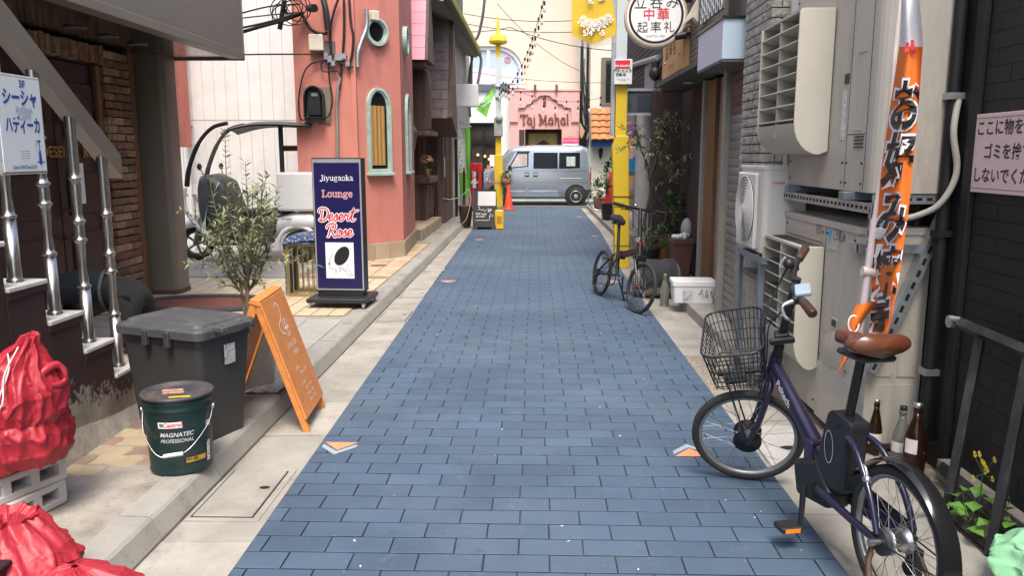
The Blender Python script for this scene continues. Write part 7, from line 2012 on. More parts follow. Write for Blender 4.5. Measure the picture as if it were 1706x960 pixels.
wpart('rain_pipe', MB().cyl((1.57, 10.5, 2.72), (1.57, 15, 3.05), .04, 8), galv, nb)
wpart('ledge', MB().box(1.56, 1.62, 10.45, 15.5, 2.30, 2.34), mat('rust_ledge', (.2, .12, .08), .7), nb)
wpart('white_graffiti_panel', MB().box(1.585, 1.597, 11.0, 11.9, 2.36, 2.75), mat('pale_column', (.42, .41, .39)), nb)
wpart('far_wing', MB().box(2.45, 6, 15.51, 22.9, .1, 5), mat('lower_grey', (.20, .18, .165)), nb)
gc = thing('glass_sign_case', 'empty grey glass sign case beside the near yellow pole', 'sign', (1.45, 10.9, 2.03))
wpart('case', MB().box(1.22, 1.70, 10.9, 11.02, 2.03, 2.36), mat('case_dark', (.08, .095, .11), .3, var=.25, scale=3), gc)
q = MB().box(1.20, 1.72, 10.88, 10.899, 2.335, 2.37).box(1.20, 1.72, 10.88, 10.899, 2.02, 2.05).box(1.20, 1.235, 10.88, 10.899, 2.051, 2.334).box(1.685, 1.72, 10.88, 10.899, 2.051, 2.334)
wpart('aluminium_rim', q, alum, gc)
wpart('inner_panel', MB().box(1.36, 1.56, 10.892, 10.898, 2.08, 2.28), mat('case_panel', (.045, .06, .075), .25), gc)
# ---- near yellow pole
yp = thing('yellow_pole', 'large yellow pole with pale blue upper shaft near the folding bicycle', 'pole', (1.19, 10.75, 0))
q = MB().prism([Vector((1.095, 10.66, 0)), Vector((1.285, 10.66, 0)), Vector((1.235, 10.66, 1.75)), Vector((1.07, 10.66, 1.75)), Vector((1.025, 10.66, 1.60))], (0, .2, 0))
wpart('cabinet', q, m_ypole, yp, bev=.008)
wpart('shaft', MB().box(1.06, 1.205, 10.69, 10.83, 1.75, 2.40), m_ypole, yp); wpart('shaft', MB().box(1.05, 1.19, 10.69, 10.83, 2.40, 6.5), m_ppole, yp)
for (z, h_) in ((.95, .012), (.82, .006), (.30, .005)): wpart('band', MB().box(1.03, 1.275, 10.652, 10.659, z, z + h_), mat('band_dark', (.15, .10, .02), .6), yp)
for (x, z) in ((1.05, .78), (1.26, .78), (1.07, .45)): wpart('bolt', MB().cyl((x, 10.65, z), (x, 10.66, z), .012, 8), mat('band_dark', (.15, .10, .02)), yp)
wpart('grey_channel', MB().box(1.0, 1.049, 10.72, 10.80, 1.75, 4.5), mat('grey_channel', (.30, .34, .37), .5), yp)
sc_ = thing('security_sign', 'white and red security camera notice on the near yellow pole', 'sign', (1.15, 10.62, 2.4))
wpart('plate', MB().box(1.025, 1.255, 10.62, 10.65, 2.40, 2.715), mat('plate_white', (.72, .73, .72), .4, var=.03), sc_, bev=.004)
wpart('red_band', MB().box(1.035, 1.225, 10.614, 10.619, 2.60, 2.70), red_ink, sc_)
FY = lambda x, z: frame((x, 10.616, z), (1, 0, 0), (0, 0, 1))
lines(sc_, black_ink, [(FY(1.135, 2.565), '防犯カメラ', .046, dict(bold=.03)), (FY(1.11, 2.515), '作動中', .046, dict(bold=.03)), (FY(1.135, 2.455), 'TOKYO SECURITY CO.\nTEL 03-0000', .016, {})])
wpart('white_lettering', text_mb('TKY SECURITY', .03, frame((1.13, 10.612, 2.63), (1, 0, 0), (0, 0, 1)), bold=.03), white_ink, sc_)
# ---- gold street banner
gd = thing('gold_banner', 'gold pointed festival banner with white rose print and fringe on the near yellow pole', 'banner', (.77, 10.7, 2.9))
m_gold2 = mat('gold_cloth', (.62, .42, .03), .65, var=.06, scale=3)
bx0, bx1, bt, bs, bp = .475, 1.045, 4.1, 3.03, 2.91
def gfn(u, v):
 x = bx0 + (bx1 - bx0) * u; zb = bs - (bs - bp) * (1 - abs(2 * u - 1)); return Vector((x, 10.72 + .025 * math.sin(u * 6 + v * 2), zb + (bt - zb) * v))
wpart('cloth', MB().grid(gfn, 16, 10), m_gold2, gd)
q = MB()
for k in range(36):
 u = (k + .5) / 36; p = gfn(u, 0); q.add([(p.x - .005, p.y, p.z + .01), (p.x + .005, p.y, p.z + .01), (p.x + .004, p.y + .005, bp - .045 + .06 * abs(2 * u - 1)), (p.x - .004, p.y + .005, bp - .045 + .06 * abs(2 * u - 1))], [(0, 1, 2, 3)])
o = wpart('fringe', q, mat('fringe_beige', (.55, .48, .40), .8), gd); o['kind'] = 'stuff'
Fg = lambda x, z: frame((x, 10.675, z), (1, 0, 0), (0, 0, 1))
Fr = lambda x, z: frame((x, 10.675, z), (0, 0, -1), (1, 0, 0))
lines(gd, white_ink, [(Fg(.68, 3.045), '5/4', .10, dict(bold=.02)), (Fg(.86, 3.05), '-5', .10, dict(bold=.02)), (Fr(.865, 3.72), 'Jiyugaoka', .15, dict(bold=.03)), (Fr(.715, 3.75), 'Matsuri de Asita!', .10, dict(bold=.025))], name='print')
q = MB()
for (x, z, r2) in ((.62, 3.21, .05), (.70, 3.17, .055), (.78, 3.16, .06), (.86, 3.19, .055), (.94, 3.235, .045)):
 for k in range(3): q.tube([(x + r2 * (.35 + .32 * k) * math.cos(a), 10.68, z + r2 * (.35 + .32 * k) * math.sin(a)) for a in [2 * PI * i / 10 + k for i in range(10)]], .005, 4, closed=True)
 for a in (3.6, 4.4, 5.2, 5.9): q.add([(x + r2 * math.cos(a), 10.68, z + r2 * math.sin(a)), (x + r2 * 1.4 * math.cos(a + .25), 10.68, z + r2 * 1.4 * math.sin(a + .25)), (x + r2 * 1.7 * math.cos(a), 10.68, z + r2 * 1.7 * math.sin(a)), (x + r2 * 1.4 * math.cos(a - .25), 10.68, z + r2 * 1.4 * math.sin(a - .25))], [(0, 1, 2, 3)])
wpart('rose_print', q, white_ink, gd)
wpart('banner_arm', MB().cyl((.45, 10.74, 4.11), (1.1, 10.74, 4.11), .012, 8), galv, gd)
# ================================================================== right: things on the ground
def bottle(name, x, y, prof, m, label, z0=0.0, cap=None, tag_=None):
 t = thing(name, label, 'bottle', (x, y, z0))
 part('glass', MB().lathe(prof, 20), m, t)
 if cap: part('cap', MB().lathe([(.001, cap[1]), (cap[0], cap[1]), (cap[0], cap[2]), (.001, cap[2])][::1], 14), cap[3], t)
 if tag_: part('paper_label', tag_, mat('bottle_label', (.72, .66, .62), .6, var=.1), t)
 return t
def bprof(h, r_, rn, sh): return [(.001, .004), (r_ * .9, .0), (r_, .01), (r_, sh), (r_ * .8, sh + .04), (rn * 1.15, sh + .10), (rn, sh + .13), (rn, h - .03), (rn * 1.2, h - .025), (rn * 1.2, h - .008), (rn, h)]
m_bg = mat('brown_glass_dark', (.022, .008, .004), .08, var=.1, rvar=0); m_cg = mat('bottle_clear', (.42, .44, .40), .08, var=.1, trans=.7, rvar=0)
bottle('brown_bottle', 1.735, 3.93, bprof(.27, .036, .014, .13), m_bg, 'short brown glass bottle nearest the dented outdoor unit', cap=(.016, .268, .282, steel), tag_=MB().lathe([(.0368, .06), (.0368, .11)], 20, cap=False))
bottle('clear_bottle', 1.80, 3.78, bprof(.28, .042, .015, .13), m_cg, 'ribbed clear glass bottle between the two brown bottles', cap=(.017, .276, .295, black_plastic), tag_=MB().lathe([(.0425, .07), (.0425, .12)], 20, cap=False))
q = MB()
for k in range(7):
 a = PI + .2 + .16 * k; q.add([(.0515 * math.cos(a), .0515 * math.sin(a), .12), (.0515 * math.cos(a + .16), .0515 * math.sin(a + .16), .12), (.0515 * math.cos(a + .16), .0515 * math.sin(a + .16), .19), (.0515 * math.cos(a), .0515 * math.sin(a), .19)], [(0, 1, 2, 3)])
bottle('large_sake_bottle', 1.80, 3.64, bprof(.34, .050, .017, .18), m_bg, 'tall dark brown bottle with white label beside the rear wheel', cap=(.021, .335, .356, steel), tag_=q)
bottle('empty_bottle', 1.315, 7.93, bprof(.30, .045, .016, .17), m_cg, 'empty clear bottle with a cork in front of the keg', cap=(.015, .30, .325, mat('cork', (.42, .25, .12), .8)))
# keg under a dark towel
kg = thing('beer_keg', 'steel keg lying on its side with a dark towel over it', 'keg', (1.30, 8.45, 0))
part('barrel', MB().lathe([(.05, -.25), (.14, -.25), (.15, -.24), (.15, -.2), (.175, -.17), (.18, -.05), (.185, -.04), (.185, .04), (.18, .05), (.175, .17), (.15, .2), (.15, .24), (.14, .25), (.05, .25)], 28, Matrix.Translation((0, 0, .19)) @ Matrix.Rotation(R(82), 4, 'Y')), mat('dull_steel', (.30, .29, .27), .4, .6, var=.2), kg)
part('yellow_band', MB().lathe([(.1795, .07), (.1795, .12)], 28, Matrix.Translation((0, 0, .19)) @ Matrix.Rotation(R(82), 4, 'Y'), cap=False), mat('keg_band', (.55, .50, .28), .5), kg)
tw = thing('dark_towel', 'charcoal towel draped over the keg', 'towel', (1.3, 8.4, .38))
def tfn(u, v):
 x = 1.10 + .40 * u + .015 * mnoise.noise(Vector((u * 3, v * 3, 4))); a = R(200) - R(215) * v
 k = .205 + .012 * mnoise.noise(Vector((u * 4, v * 5, 2))); return Vector((x, 8.45 - k * math.cos(a - PI) * 1.0, max(.13, .20 + k * math.sin(a)) + .012 * mnoise.noise(Vector((u * 7, v * 7, 9)))))
wpart('cloth', MB().grid(tfn, 24, 28), mat('charcoal_towel', (.035, .037, .04), .95, var=.4, scale=40, bump=.9, bscale=90, bdist=.01), tw)
# styrofoam box
sb = thing('styrofoam_box', 'white styrofoam box with scribbled side on the doorstep', 'box', (1.54, 7.68, .10), rz=R(-3))
m_sty = mat('styrofoam', (.76, .76, .75), .8, var=.03, bump=.1, bscale=120)
part('body', loft(MB(), [rrect(.185, .125, .02, 0), rrect(.20, .14, .02, .165)], smooth=False), m_sty, sb); part('lid', loft(MB(), [rrect(.208, .148, .02, .166), rrect(.208, .148, .02, .205), rrect(.200, .14, .02, .212)], smooth=False), m_sty, sb)
for k in range(7): part('lid_groove', MB().box(-.18, .18, -.12 + .04 * k, -.11 + .04 * k, .2118, .2135), m_sty, sb)
q = MB(); Ms = frame((0, -.1425, .08), (1, 0, 0), (0, 0, 1)); rq = random.Random(5)
for (x, w_) in ((.06, .05), (.12, .05), (.17, .03)):
 q.ribbon(smooth_path([(x + rq.uniform(-.02, .02), rq.uniform(-.05, .06), 0) for _ in range(6)], 4), .004, Ms)
part('scribble', q, mat('ink_brown', (.06, .03, .02), .6), sb)
q = MB()
for k in range(16): q.ribbon([(-.06 + rq.uniform(-.05, .05), rq.uniform(-.04, .05)), (-.06 + rq.uniform(-.05, .05), rq.uniform(-.04, .05))], .012, Ms, lift=.003 + .0006 * k)
part('torn_paper', q, mat('torn_paper', (.55, .55, .62), .7, var=.2, scale=30), sb)
# planters by the pole
rq = random.Random(21)
ot2 = thing('potted_olive', 'gnarled olive shrub in a dark pot behind the folding bicycle', 'shrub', (1.42, 9.9, .09))
wpart('pot', MB().lathe([(.001, .09), (.13, .09), (.16, .36), (.165, .37), (.15, .37), (.14, .33), (.001, .33)], 24, Matrix.Translation((1.40, 9.85, 0))), mat('blue_black_pot', (.02, .023, .03), .4), ot2)
q = MB(); l_ = MB()
stems = [[(1.40, 9.85, .33), (1.36, 9.85, .7), (1.42, 9.85, 1.05), (1.38, 9.85, 1.35), (1.28, 9.85, 1.6), (1.22, 9.85, 1.8)], [(1.42, 9.85, .33), (1.58, 9.85, .62), (1.62, 9.85, .85), (1.48, 9.85, 1.0), (1.42, 9.85, 1.15)], [(1.40, 9.85, 1.2), (1.50, 9.85, 1.5), (1.56, 9.85, 1.8), (1.60, 9.85, 2.0)]]
for P in stems:
 sp = smooth_path(P, 5); n_ = len(sp); q.tube(sp, [.02 * (1 - .75 * i / n_) + .004 for i in range(n_)], 6)
for k in range(46):
 P = rq.choice(stems[::2]); b0 = Vector(P[-1]).lerp(Vector(P[-3]), rq.random()); d = Vector((rq.gauss(.02, .13), rq.gauss(0, .12), rq.gauss(.03, .12)))
 if k > 34: b0 = Vector((1.66, 9.8, 1.3 + rq.uniform(-.15, .15))); d = d * 1.0
 pth = [b0, b0 + d * .5 + Vector((0, 0, .02)), b0 + d]; q.tube(pth, .003, 4); leafy_path(l_, pth, .022, .06, .012, rq, mi=[0, 1, 1, 2])
wpart('trunk', q, mat('dark_bark', (.05, .04, .03), .9), ot2); o = wpart('crown', l_, m_olive, ot2); o['kind'] = 'stuff'
def bush(name, c, rx, rz, n_, label, L_=.08, W_=.022, mats=None, pot=None, potm=None, z0=.09, cat='plant'):
 t = thing(name, label, cat, (c[0], c[1], z0)); l2 = MB(); s_ = MB()
 for k in range(n_):
  d = Vector((rq.gauss(0, 1), rq.gauss(0, 1), rq.gauss(0, 1))).normalized(); p = Vector(c) + Vector((d.x * rx, d.y * rx, d.z * rz)) * rq.uniform(.35, 1)
  if k % 5 == 0: s_.tube([(c[0], c[1], c[2] - rz), Vector(c).lerp(p, .6) + Vector((0, 0, .02)), p], .003, 4)
  add_leaf(l2, p, d + Vector((rq.uniform(-.6, .6), rq.uniform(-.6, .6), rq.uniform(-.2, .7))), L_ * rq.uniform(.6, 1.2), W_ * rq.uniform(.7, 1.2), mi=rq.randrange(3))
 wpart('stems', s_, m_bark, t); o = wpart('foliage', l2, mats or m_leafg, t); o['kind'] = 'stuff'
 if pot: wpart('pot', pot, potm, t)
 return t
m_terra = mat('brown_planter', (.11, .05, .035), .6, var=.15)
bush('leafy_shrub', (1.74, 10.0, .85), .17, .2, 150, 'dense green shrub in front of the dark stucco wall', .085, .026)
bush('trailing_plant', (1.58, 9.75, .52), .16, .14, 110, 'low trailing greenery around the olive pot', .07, .016)
bush('spiky_plant', (1.30, 9.6, .50), .12, .12, 60, 'pale spiky plant at the foot of the near yellow pole', .12, .012, [mat('pale_leaf', (.2, .25, .12), .6), m_leafg[1], m_leafg[0]])
bp_ = thing('brown_planter', 'brown plastic planter filled with litter beside the wooden post', 'planter', (1.74, 9.35, .10))
wpart('planter', loft(MB(), [[p + Vector((1.70, 9.2, 0)) for p in rrect(.085, .085, .02, .10)], [p + Vector((1.70, 9.2, 0)) for p in rrect(.12, .12, .02, .50)], [p + Vector((1.70, 9.2, 0)) for p in rrect(.135, .135, .02, .502)], [p + Vector((1.70, 9.2, 0)) for p in rrect(.135, .135, .02, .55)]], smooth=False), m_terra, bp_)
q = MB()
for k in range(9): q.ball((1.70 + rq.uniform(-.08, .08), 9.2 + rq.uniform(-.08, .08), .56 + rq.uniform(0, .03)), (rq.uniform(.02, .05), .03, .03), 6, 5)
wpart('litter', q, white_paint, bp_)
wk = thing('wooden_planter_step', 'low wooden planter box between the pots', 'planter', (1.6, 9.9, .1))
for k in range(3): wpart('board', MB().box(1.48, 1.86, 9.95, 9.97, .10 + .11 * k, .205 + .11 * k), m_wd, wk)
wpart('tray', MB().box(1.46, 1.86, 9.45, 9.9, .101, .20), m_wd2, wk, bev=.005)
gl = thing('grey_chair_back', 'rounded pale grey chair back beside the brown planter', 'chair', (1.86, 9.5, .1)); wpart('shell', MB().ball((1.82, 9.55, .62), (.07, .10, .14), 14, 10).box(1.78, 1.86, 9.5, 9.6, .1, .55), mat('grey_shell', (.36, .36, .33), .6), gl)
# poster, table and stools by the column
po = thing('colour_poster', 'bright purple, orange and blue poster on the wall behind the near pole', 'poster', (1.58, 13, 1.2))
fn = banner_mesh([(1.46, 13.0, 1.22), (1.70, 13.0, 1.22), (1.70, 13.0, 1.98), (1.46, 13.0, 1.98)], amp=.005); q = MB().grid(fn, 12, 24)
for i in range(len(q.f)):
 u, v = (i % 12) / 12, (i // 12) / 24; k = mnoise.noise(Vector((u * 4, v * 5, 3))); q.mi[i] = 2 if v < .3 + k * .12 else (3 if abs(u - .5) + k * .3 < .2 and v < .7 else (1 if v < .68 + k * .1 else 0))
wpart('sheet', q, [mat('poster_purple', (.28, .10, .28), .6, var=.4, scale=20), mat('poster_orange', (.66, .28, .03), .6, var=.3, scale=20), mat('poster_blue', (.02, .22, .50), .6, var=.4, scale=20), mat('poster_pink', (.62, .40, .42), .6, var=.3, scale=20)], po)
wpart('backboard', MB().box(1.44, 1.73, 13.03, 13.05, .8, 2.02), mat('tan_wood', (.45, .28, .16)), po)
tb = thing('standing_table', 'narrow grey standing table behind the near pole', 'table', (1.5, 12.8, .1))
wpart('table_top', MB().box(1.40, 1.74, 12.5, 12.95, .95, .99), galv, tb)
for (x, y) in ((1.43, 12.55), (1.70, 12.55), (1.43, 12.9), (1.70, 12.9)): wpart('leg', MB().cyl((x, y, .09), (x, y, .95), .015, 6), galv, tb)
wpart('concrete_plinth', MB().box(1.45, 1.6, 11.0, 12.4, .09, .30), m_conc2, tb)
# far right plants, bicycle wheel planter, cone and bin
bush('planter_shrub', (1.68, 20.6, .62), .28, .30, 170, 'dark green shrub at the far right corner behind the van', .11, .03, None, MB().lathe([(.12, .09), (.17, .40), (.15, .40)], 12, Matrix.Translation((1.68, 20.6, 0))), m_terra)
bush('climbing_plant', (1.55, 17.2, 1.05), .15, .42, 120, 'climbing greenery against the near yellow pole edge', .09, .03)
cn2 = dup(tcn, (1.66, 17.6, .44), label='red traffic cone standing on a black bin by the yellow pole')
bb = thing('black_bin', 'black square bin carrying a red cone', 'bin', (1.66, 17.6, .09)); wpart('body', loft(MB(), [[p + Vector((1.66, 17.6, 0)) for p in rrect(.15, .15, .02, .09)], [p + Vector((1.66, 17.6, 0)) for p in rrect(.19, .19, .02, .43)]], smooth=False), black_plastic, bb)
rm_ = thing('bicycle_wheel', 'old bicycle wheel leaning on the far planter', 'wheel', (1.55, 20.2, .1)); wpart('rim', MB().torus((1.62, 20.2, .39), (.3, 1, .1), .27, .018, 28, 6), steel, rm_)
# weeds and yellow flowers at the black gate
wd = thing('weed_plant', 'leafy weed with small yellow flowers growing at the foot of the black gate', 'plant', (1.80, 3.12, .02)); q = MB(); l_ = MB(); f_ = MB()
for k in range(26):
 p = Vector((1.80 + rq.gauss(0, .045), 3.10 + rq.gauss(0, .10), .01)); d = Vector((rq.gauss(-.15, .5), rq.gauss(0, .5), 1)).normalized(); h_ = rq.uniform(.05, .17); tp = p + d * h_; q.tube([p, p.lerp(tp, .5) + Vector((.005, 0, 0)), tp], .002, 4)
 add_leaf(l_, tp, Vector((rq.uniform(-1, .4), rq.uniform(-1, 1), rq.uniform(-.1, .4))), .075, .032, mi=rq.choice([0, 1, 1]))
st_ = smooth_path([(1.80, 3.12, .0), (1.81, 3.10, .12), (1.80, 3.08, .24), (1.79, 3.06, .30)], 4); q.tube(st_, .0025, 5)
for k in range(9):
 b0 = Vector(st_[-1]) + Vector((rq.uniform(-.03, .03), rq.uniform(-.05, .05), rq.uniform(-.10, .03))); q.tube([st_[-5], b0], .0012, 4)
 for j in range(4): a = PI / 2 * j; f_.add([b0, b0 + Vector((.004, .012 * math.cos(a), .012 * math.sin(a) + .004)), b0 + Vector((.0, .014 * math.cos(a + .7), .014 * math.sin(a + .7))), b0 + Vector((.004, .012 * math.cos(a + 1.3), .012 * math.sin(a + 1.3) + .004))], [(0, 1, 2, 3)])
o = wpart('stems', q, m_leafg[1], wd); o['kind'] = 'stuff'; o = wpart('leaves', l_, [mat('weed_leaf', (.09, .24, .03), .5, var=.2), mat('weed_leaf_b', (.13, .30, .05), .5, var=.2), m_leafg[0]], wd); o['kind'] = 'stuff'; o = wpart('yellow_flowers', f_, mat('yellow_petal', (.70, .52, .06)), wd); o['kind'] = 'stuff'
bush('weed_patch', (1.44, 5.0, .10), .10, .07, 40, 'small weeds sprouting under the basket by the wind guard', .05, .016, z0=0)
gbg = thing('green_plastic_bag', 'crumpled pale green plastic bag at the bottom right corner', 'bag', (1.72, 2.55, 0))
def bagf(u, v):
 a = 2 * PI * u; h_ = .26 * v; rr_ = .20 * math.sin(min(1, v * 1.02 + .02) * PI) ** .45 * (1 - .45 * v); k = 1 + .35 * mnoise.noise(Vector((math.cos(a) * 2, math.sin(a) * 2, v * 3))) + .15 * abs(mnoise.noise(Vector((math.cos(a) * 6, math.sin(a) * 6, v * 8)))); return Vector((1.78 + rr_ * k * math.cos(a), 2.58 + rr_ * k * math.sin(a), .005 + h_ + .02 * mnoise.noise(Vector((u * 9, v * 9, 1)))))
wpart('bag', MB().grid(bagf, 90, 60, wrap=True), mat('pale_green_film', (.34, .70, .40), .3, var=.08), gbg)

# ================================================================== bicycles
m_tyre = mat('bike_tyre', (.03, .029, .028), .75, var=.3, bump=.3, bscale=150); m_rim = mat('bike_rim', (.42, .42, .41), .35, .8, var=.1); m_spoke = mat('spoke_steel', (.5, .5, .5), .3, .9)
def bike_wheel(root, M, r_, tw_, hubr, hubw, spokes, rimm, hubm, tyre_wall=None):
 """wheel in M: centre at origin, axle along y"""
 w = part('wheel', MB().torus((0, 0, 0), (0, 1, 0), r_ - tw_, tw_, 48, 10, M=M), m_tyre, root)
 part('rim', MB().lathe([(r_ - tw_ * 1.75, -tw_ * .55), (r_ - tw_ * 2.4, -tw_ * .45), (r_ - tw_ * 2.5, 0), (r_ - tw_ * 2.4, tw_ * .45), (r_ - tw_ * 1.75, tw_ * .55)], 48, M @ Matrix.Rotation(PI / 2, 4, 'X'), cap=False), rimm, w)
 q = MB()
 for k in range(spokes):
  a = 2 * PI * k / spokes; s_ = 1 if k % 2 else -1; b = a + (.45 if (k // 2) % 2 else -.45)
  q.tube([(hubr * math.cos(b), s_ * hubw * .5, hubr * math.sin(b)), ((r_ - tw_ * 2.4) * math.cos(a), 0, (r_ - tw_ * 2.4) * math.sin(a))], .0012, 4, M=M)
 o = part('spokes', q, m_spoke, w); o['kind'] = 'stuff'
 part('hub', MB().lathe([(.008, -hubw * .75), (.010, -hubw * .55), (hubr, -hubw * .5), (hubr, -hubw * .40), (hubr * .85, -hubw * .35), (hubr * .85, hubw * .35), (hubr, hubw * .40), (hubr, hubw * .5), (.010, hubw * .55), (.008, hubw * .75)], 20, M @ Matrix.Rotation(PI / 2, 4, 'X')), hubm, w)
 return w
def TR(x, y, z): return Matrix.Translation((x, y, z))
# ---- electric bicycle; own space: x forward from the rear axle, y left, z up
m_pur = mat('purple_frame', (.015, .013, .038), .3, var=.06, coat=.5, rvar=.05)
m_brs = mat('brown_leather', (.125, .040, .020), .34, var=.15, scale=5, coat=.25)
RW, WB = .247, 1.045
eb_ = thing('electric_bicycle', 'purple small-wheeled electric bicycle with wire basket and brown saddle in the foreground', 'bicycle', (1.192, 2.475, .006), rz=math.atan2(1.016, -.193))
bike_wheel(eb_, TR(0, 0, RW), RW, .019, .045, .07, 36, m_rim, steel)
HA = R(70)                                     # head angle
ax = Vector((-math.cos(HA), 0, math.sin(HA)))  # steering axis, upwards
hubF = Vector((WB, 0, RW)); offs = Vector((math.sin(HA), 0, math.cos(HA)))     # forward normal of the axis
A0 = hubF - offs * .035
def on_ax(s_): return A0 + ax * s_
S = Matrix.Translation(A0) @ Matrix.Rotation(R(66), 4, ax) @ Matrix.Translation(-A0)
bike_wheel(eb_, S @ TR(*hubF), RW, .019, .062, .08, 36, m_rim, black_plastic)
# steered parts
for s_ in (-1, 1):
 part('fork_blade', MB().tube(smooth_path([hubF + Vector((0, s_ * .055, 0)), on_ax(.12) + Vector((.012, s_ * .058, 0)), on_ax(.29) + Vector((0, s_ * .045, 0)), on_ax(.32)], 4), [.011] * 4 + [.014] * 4 + [.016] * 5, 8, M=S), m_pur, eb_)
part('stem', MB().tube([on_ax(.44), on_ax(.50)], .021, 12, M=S).tube([on_ax(.50), on_ax(.82)], .0175, 12, M=S), black_metal, eb_)
part('folding_clamp', MB().cbox(on_ax(.545), (.06, .05, .04), S).cbox(on_ax(.545) + Vector((.0, .04, .0)), (.10, .02, .03), S), black_plastic, eb_, bev=.006)
HB = on_ax(.80)
hbp = smooth_path([HB + Vector((-.05, .285, .01)), HB + Vector((-.015, .17, .012)), HB + Vector((.01, .06, .0)), HB, HB + Vector((.01, -.06, .0)), HB + Vector((-.015, -.17, .012)), HB + Vector((-.05, -.285, .01))], 4)
hb = part('handlebar', MB().tube(hbp, .012, 10, M=S), black_metal, eb_)
for s_ in (-1, 1):
 g0, g1 = HB + Vector((-.02, s_ * .185, .012)), HB + Vector((-.052, s_ * .295, .01))
 part('grip', MB().tube([g0, g0.lerp(g1, .05), g0.lerp(g1, .93), g1], [.014, .0175, .019, .014], 14, M=S), mat('brown_grip', (.05, .022, .016), .4, var=.4, scale=9), hb)
 part('brake_lever', MB().tube(smooth_path([HB + Vector((.012, s_ * .15, 0)), HB + Vector((.055, s_ * .17, -.008)), HB + Vector((.05, s_ * .24, -.015)), HB + Vector((.035, s_ * .275, -.012))], 4), [.009] * 4 + [.006] * 9, 8, M=S), steel, hb)
 part('lever_clamp', MB().cbox(HB + Vector((.0, s_ * .145, 0)), (.035, .03, .035), S), black_plastic, hb, bev=.006)
part('bell', MB().ball(HB + Vector((.02, -.12, .03)), .024, M=S), black_plastic, hb)
part('display_unit', MB().cbox(HB + Vector((-.025, .115, .022)), (.062, .085, .022), S), mat('display_silver', (.38, .46, .52), .25, .3), hb, bev=.008, seg=2)
cab = MB()
for k, (a, b, c_) in enumerate(((.14, .30, .09), (.15, .26, .07), (-.14, .28, .10), (-.15, .25, .08))):
 cab.tube(smooth_path([HB + Vector((.03, a, -.0)), HB + Vector((.085, a * .8, -.08)), on_ax(.62) + Vector((c_, a * .3, 0)), on_ax(.44) + Vector((c_ * .6, a * .25, 0)), on_ax(b) + Vector((.035, a * .25, 0))], 5), .0028, 5, M=S)
part('cables', cab, black_plastic, eb_)
# wire basket
bk_ = part('basket', MB(), black_metal, eb_)
bc = on_ax(.42) + Vector((.150, 0, -.01))
def brect(hx, hy, z, rad=.06, k=5): return [bc + p for p in rrect(hx, hy, rad, z, k)]
qt, qb_ = brect(.125, .195, .175), brect(.105, .155, -.01)
ring = lambda P, r_: MB().tube(P, r_, 6, closed=True, M=S)
part('basket_rim', ring(qt, .005), black_metal, bk_)
for t in (.0, .25, .5, .75): part('basket_hoop', ring([a.lerp(b, t) for a, b in zip(qb_, qt)], .0019), black_metal, bk_)
n_ = len(qt); q = MB()
for k in range(n_): q.tube([qb_[k], qt[k]], .0019, 5, M=S)
for side_ in range(4):
 a0, a1 = qt[side_ * 6 + 5], qt[(side_ * 6 + 6) % n_]; b0, b1 = qb_[side_ * 6 + 5], qb_[(side_ * 6 + 6) % n_]
 for j in range(1, 7): q.tube([b0.lerp(b1, j / 7), a0.lerp(a1, j / 7)], .0019, 5, M=S)
o = part('basket_wires', q, black_metal, bk_)
q = MB()
for j in range(-4, 5): q.tube([bc + Vector((-.10, j * .034, -.01)), bc + Vector((.10, j * .034, -.01))], .0024, 5, M=S)
for j in range(-2, 3): q.tube([bc + Vector((j * .045, -.15, -.01)), bc + Vector((j * .045, .15, -.01))], .0024, 5, M=S)
part('basket_floor', q, black_metal, bk_)
part('front_lamp', MB().cyl(bc + Vector((-.02, .02, -.045)), bc + Vector((.07, .02, -.05)), .024, 12, M=S), black_plastic, eb_)
part('basket_stay', MB().cyl(bc + Vector((-.12, 0, -.03)), bc + Vector((.10, 0, -.03)), .012, 8, M=S).cyl(hubF + Vector((0, -.06, 0)), bc + Vector((.06, -.06, -.01)), .004, 5, M=S).cyl(hubF + Vector((0, .06, 0)), bc + Vector((.06, .06, -.01)), .004, 5, M=S), black_metal, eb_)
# frame
part('head_tube', MB().tube([on_ax(.315), on_ax(.45)], .027, 14), m_pur, eb_)
BBp = Vector((.455, 0, .255)); JN = Vector((.52, 0, .385))
mtb = part('main_tube', MB().tube([on_ax(.40), on_ax(.40).lerp(JN, .5), JN, JN + Vector((-.10, 0, -.045))], [.028, .031, .034, .036], 14), m_pur, eb_)
T_ = frame(on_ax(.40).lerp(JN, .42) + Vector((0, .0385, .006)), (on_ax(.40) - JN) * -1, Vector((.3, 0, 1)).cross(Vector((0, 1, 0))) )
dv = (JN - on_ax(.40)).normalized(); upn = Vector((0, 1, 0)).cross(dv)
upn = upn if upn.z > 0 else -upn
def on_tube(s_, h_, off=.0375): return frame(on_ax(.40).lerp(JN, s_) + Vector((0, off, 0)) + upn * h_, -dv if (-dv).cross(upn).y > 0 else dv, upn)
Tt = frame(on_ax(.40).lerp(JN, .40) + Vector((0, .0325, 0)) + upn * .006, dv if dv.cross(upn).y > 0 else -dv, upn)
part('brand_lettering', text_mb('Peltech', .045, Tt, bold=.02), white_ink, mtb)
part('folding_hinge', MB().cbox(JN + Vector((-.02, 0, -.015)), (.055, .092, .085)), m_pur, eb_, bev=.008)
part('lower_frame', MB().tube([JN + Vector((-.06, 0, -.04)), BBp + Vector((-.02, 0, .03))], [.04, .036], 12), m_pur, eb_)
part('motor_case', MB().prism([Vector((.34, -.05, .20)), Vector((.56, -.05, .17)), Vector((.60, -.05, .30)), Vector((.44, -.05, .36)), Vector((.33, -.05, .27))], (0, .10, 0)), black_plastic, eb_, bev=.018, seg=2)
ST0, ST1 = Vector((.365, 0, .30)), Vector((.265, 0, .80))
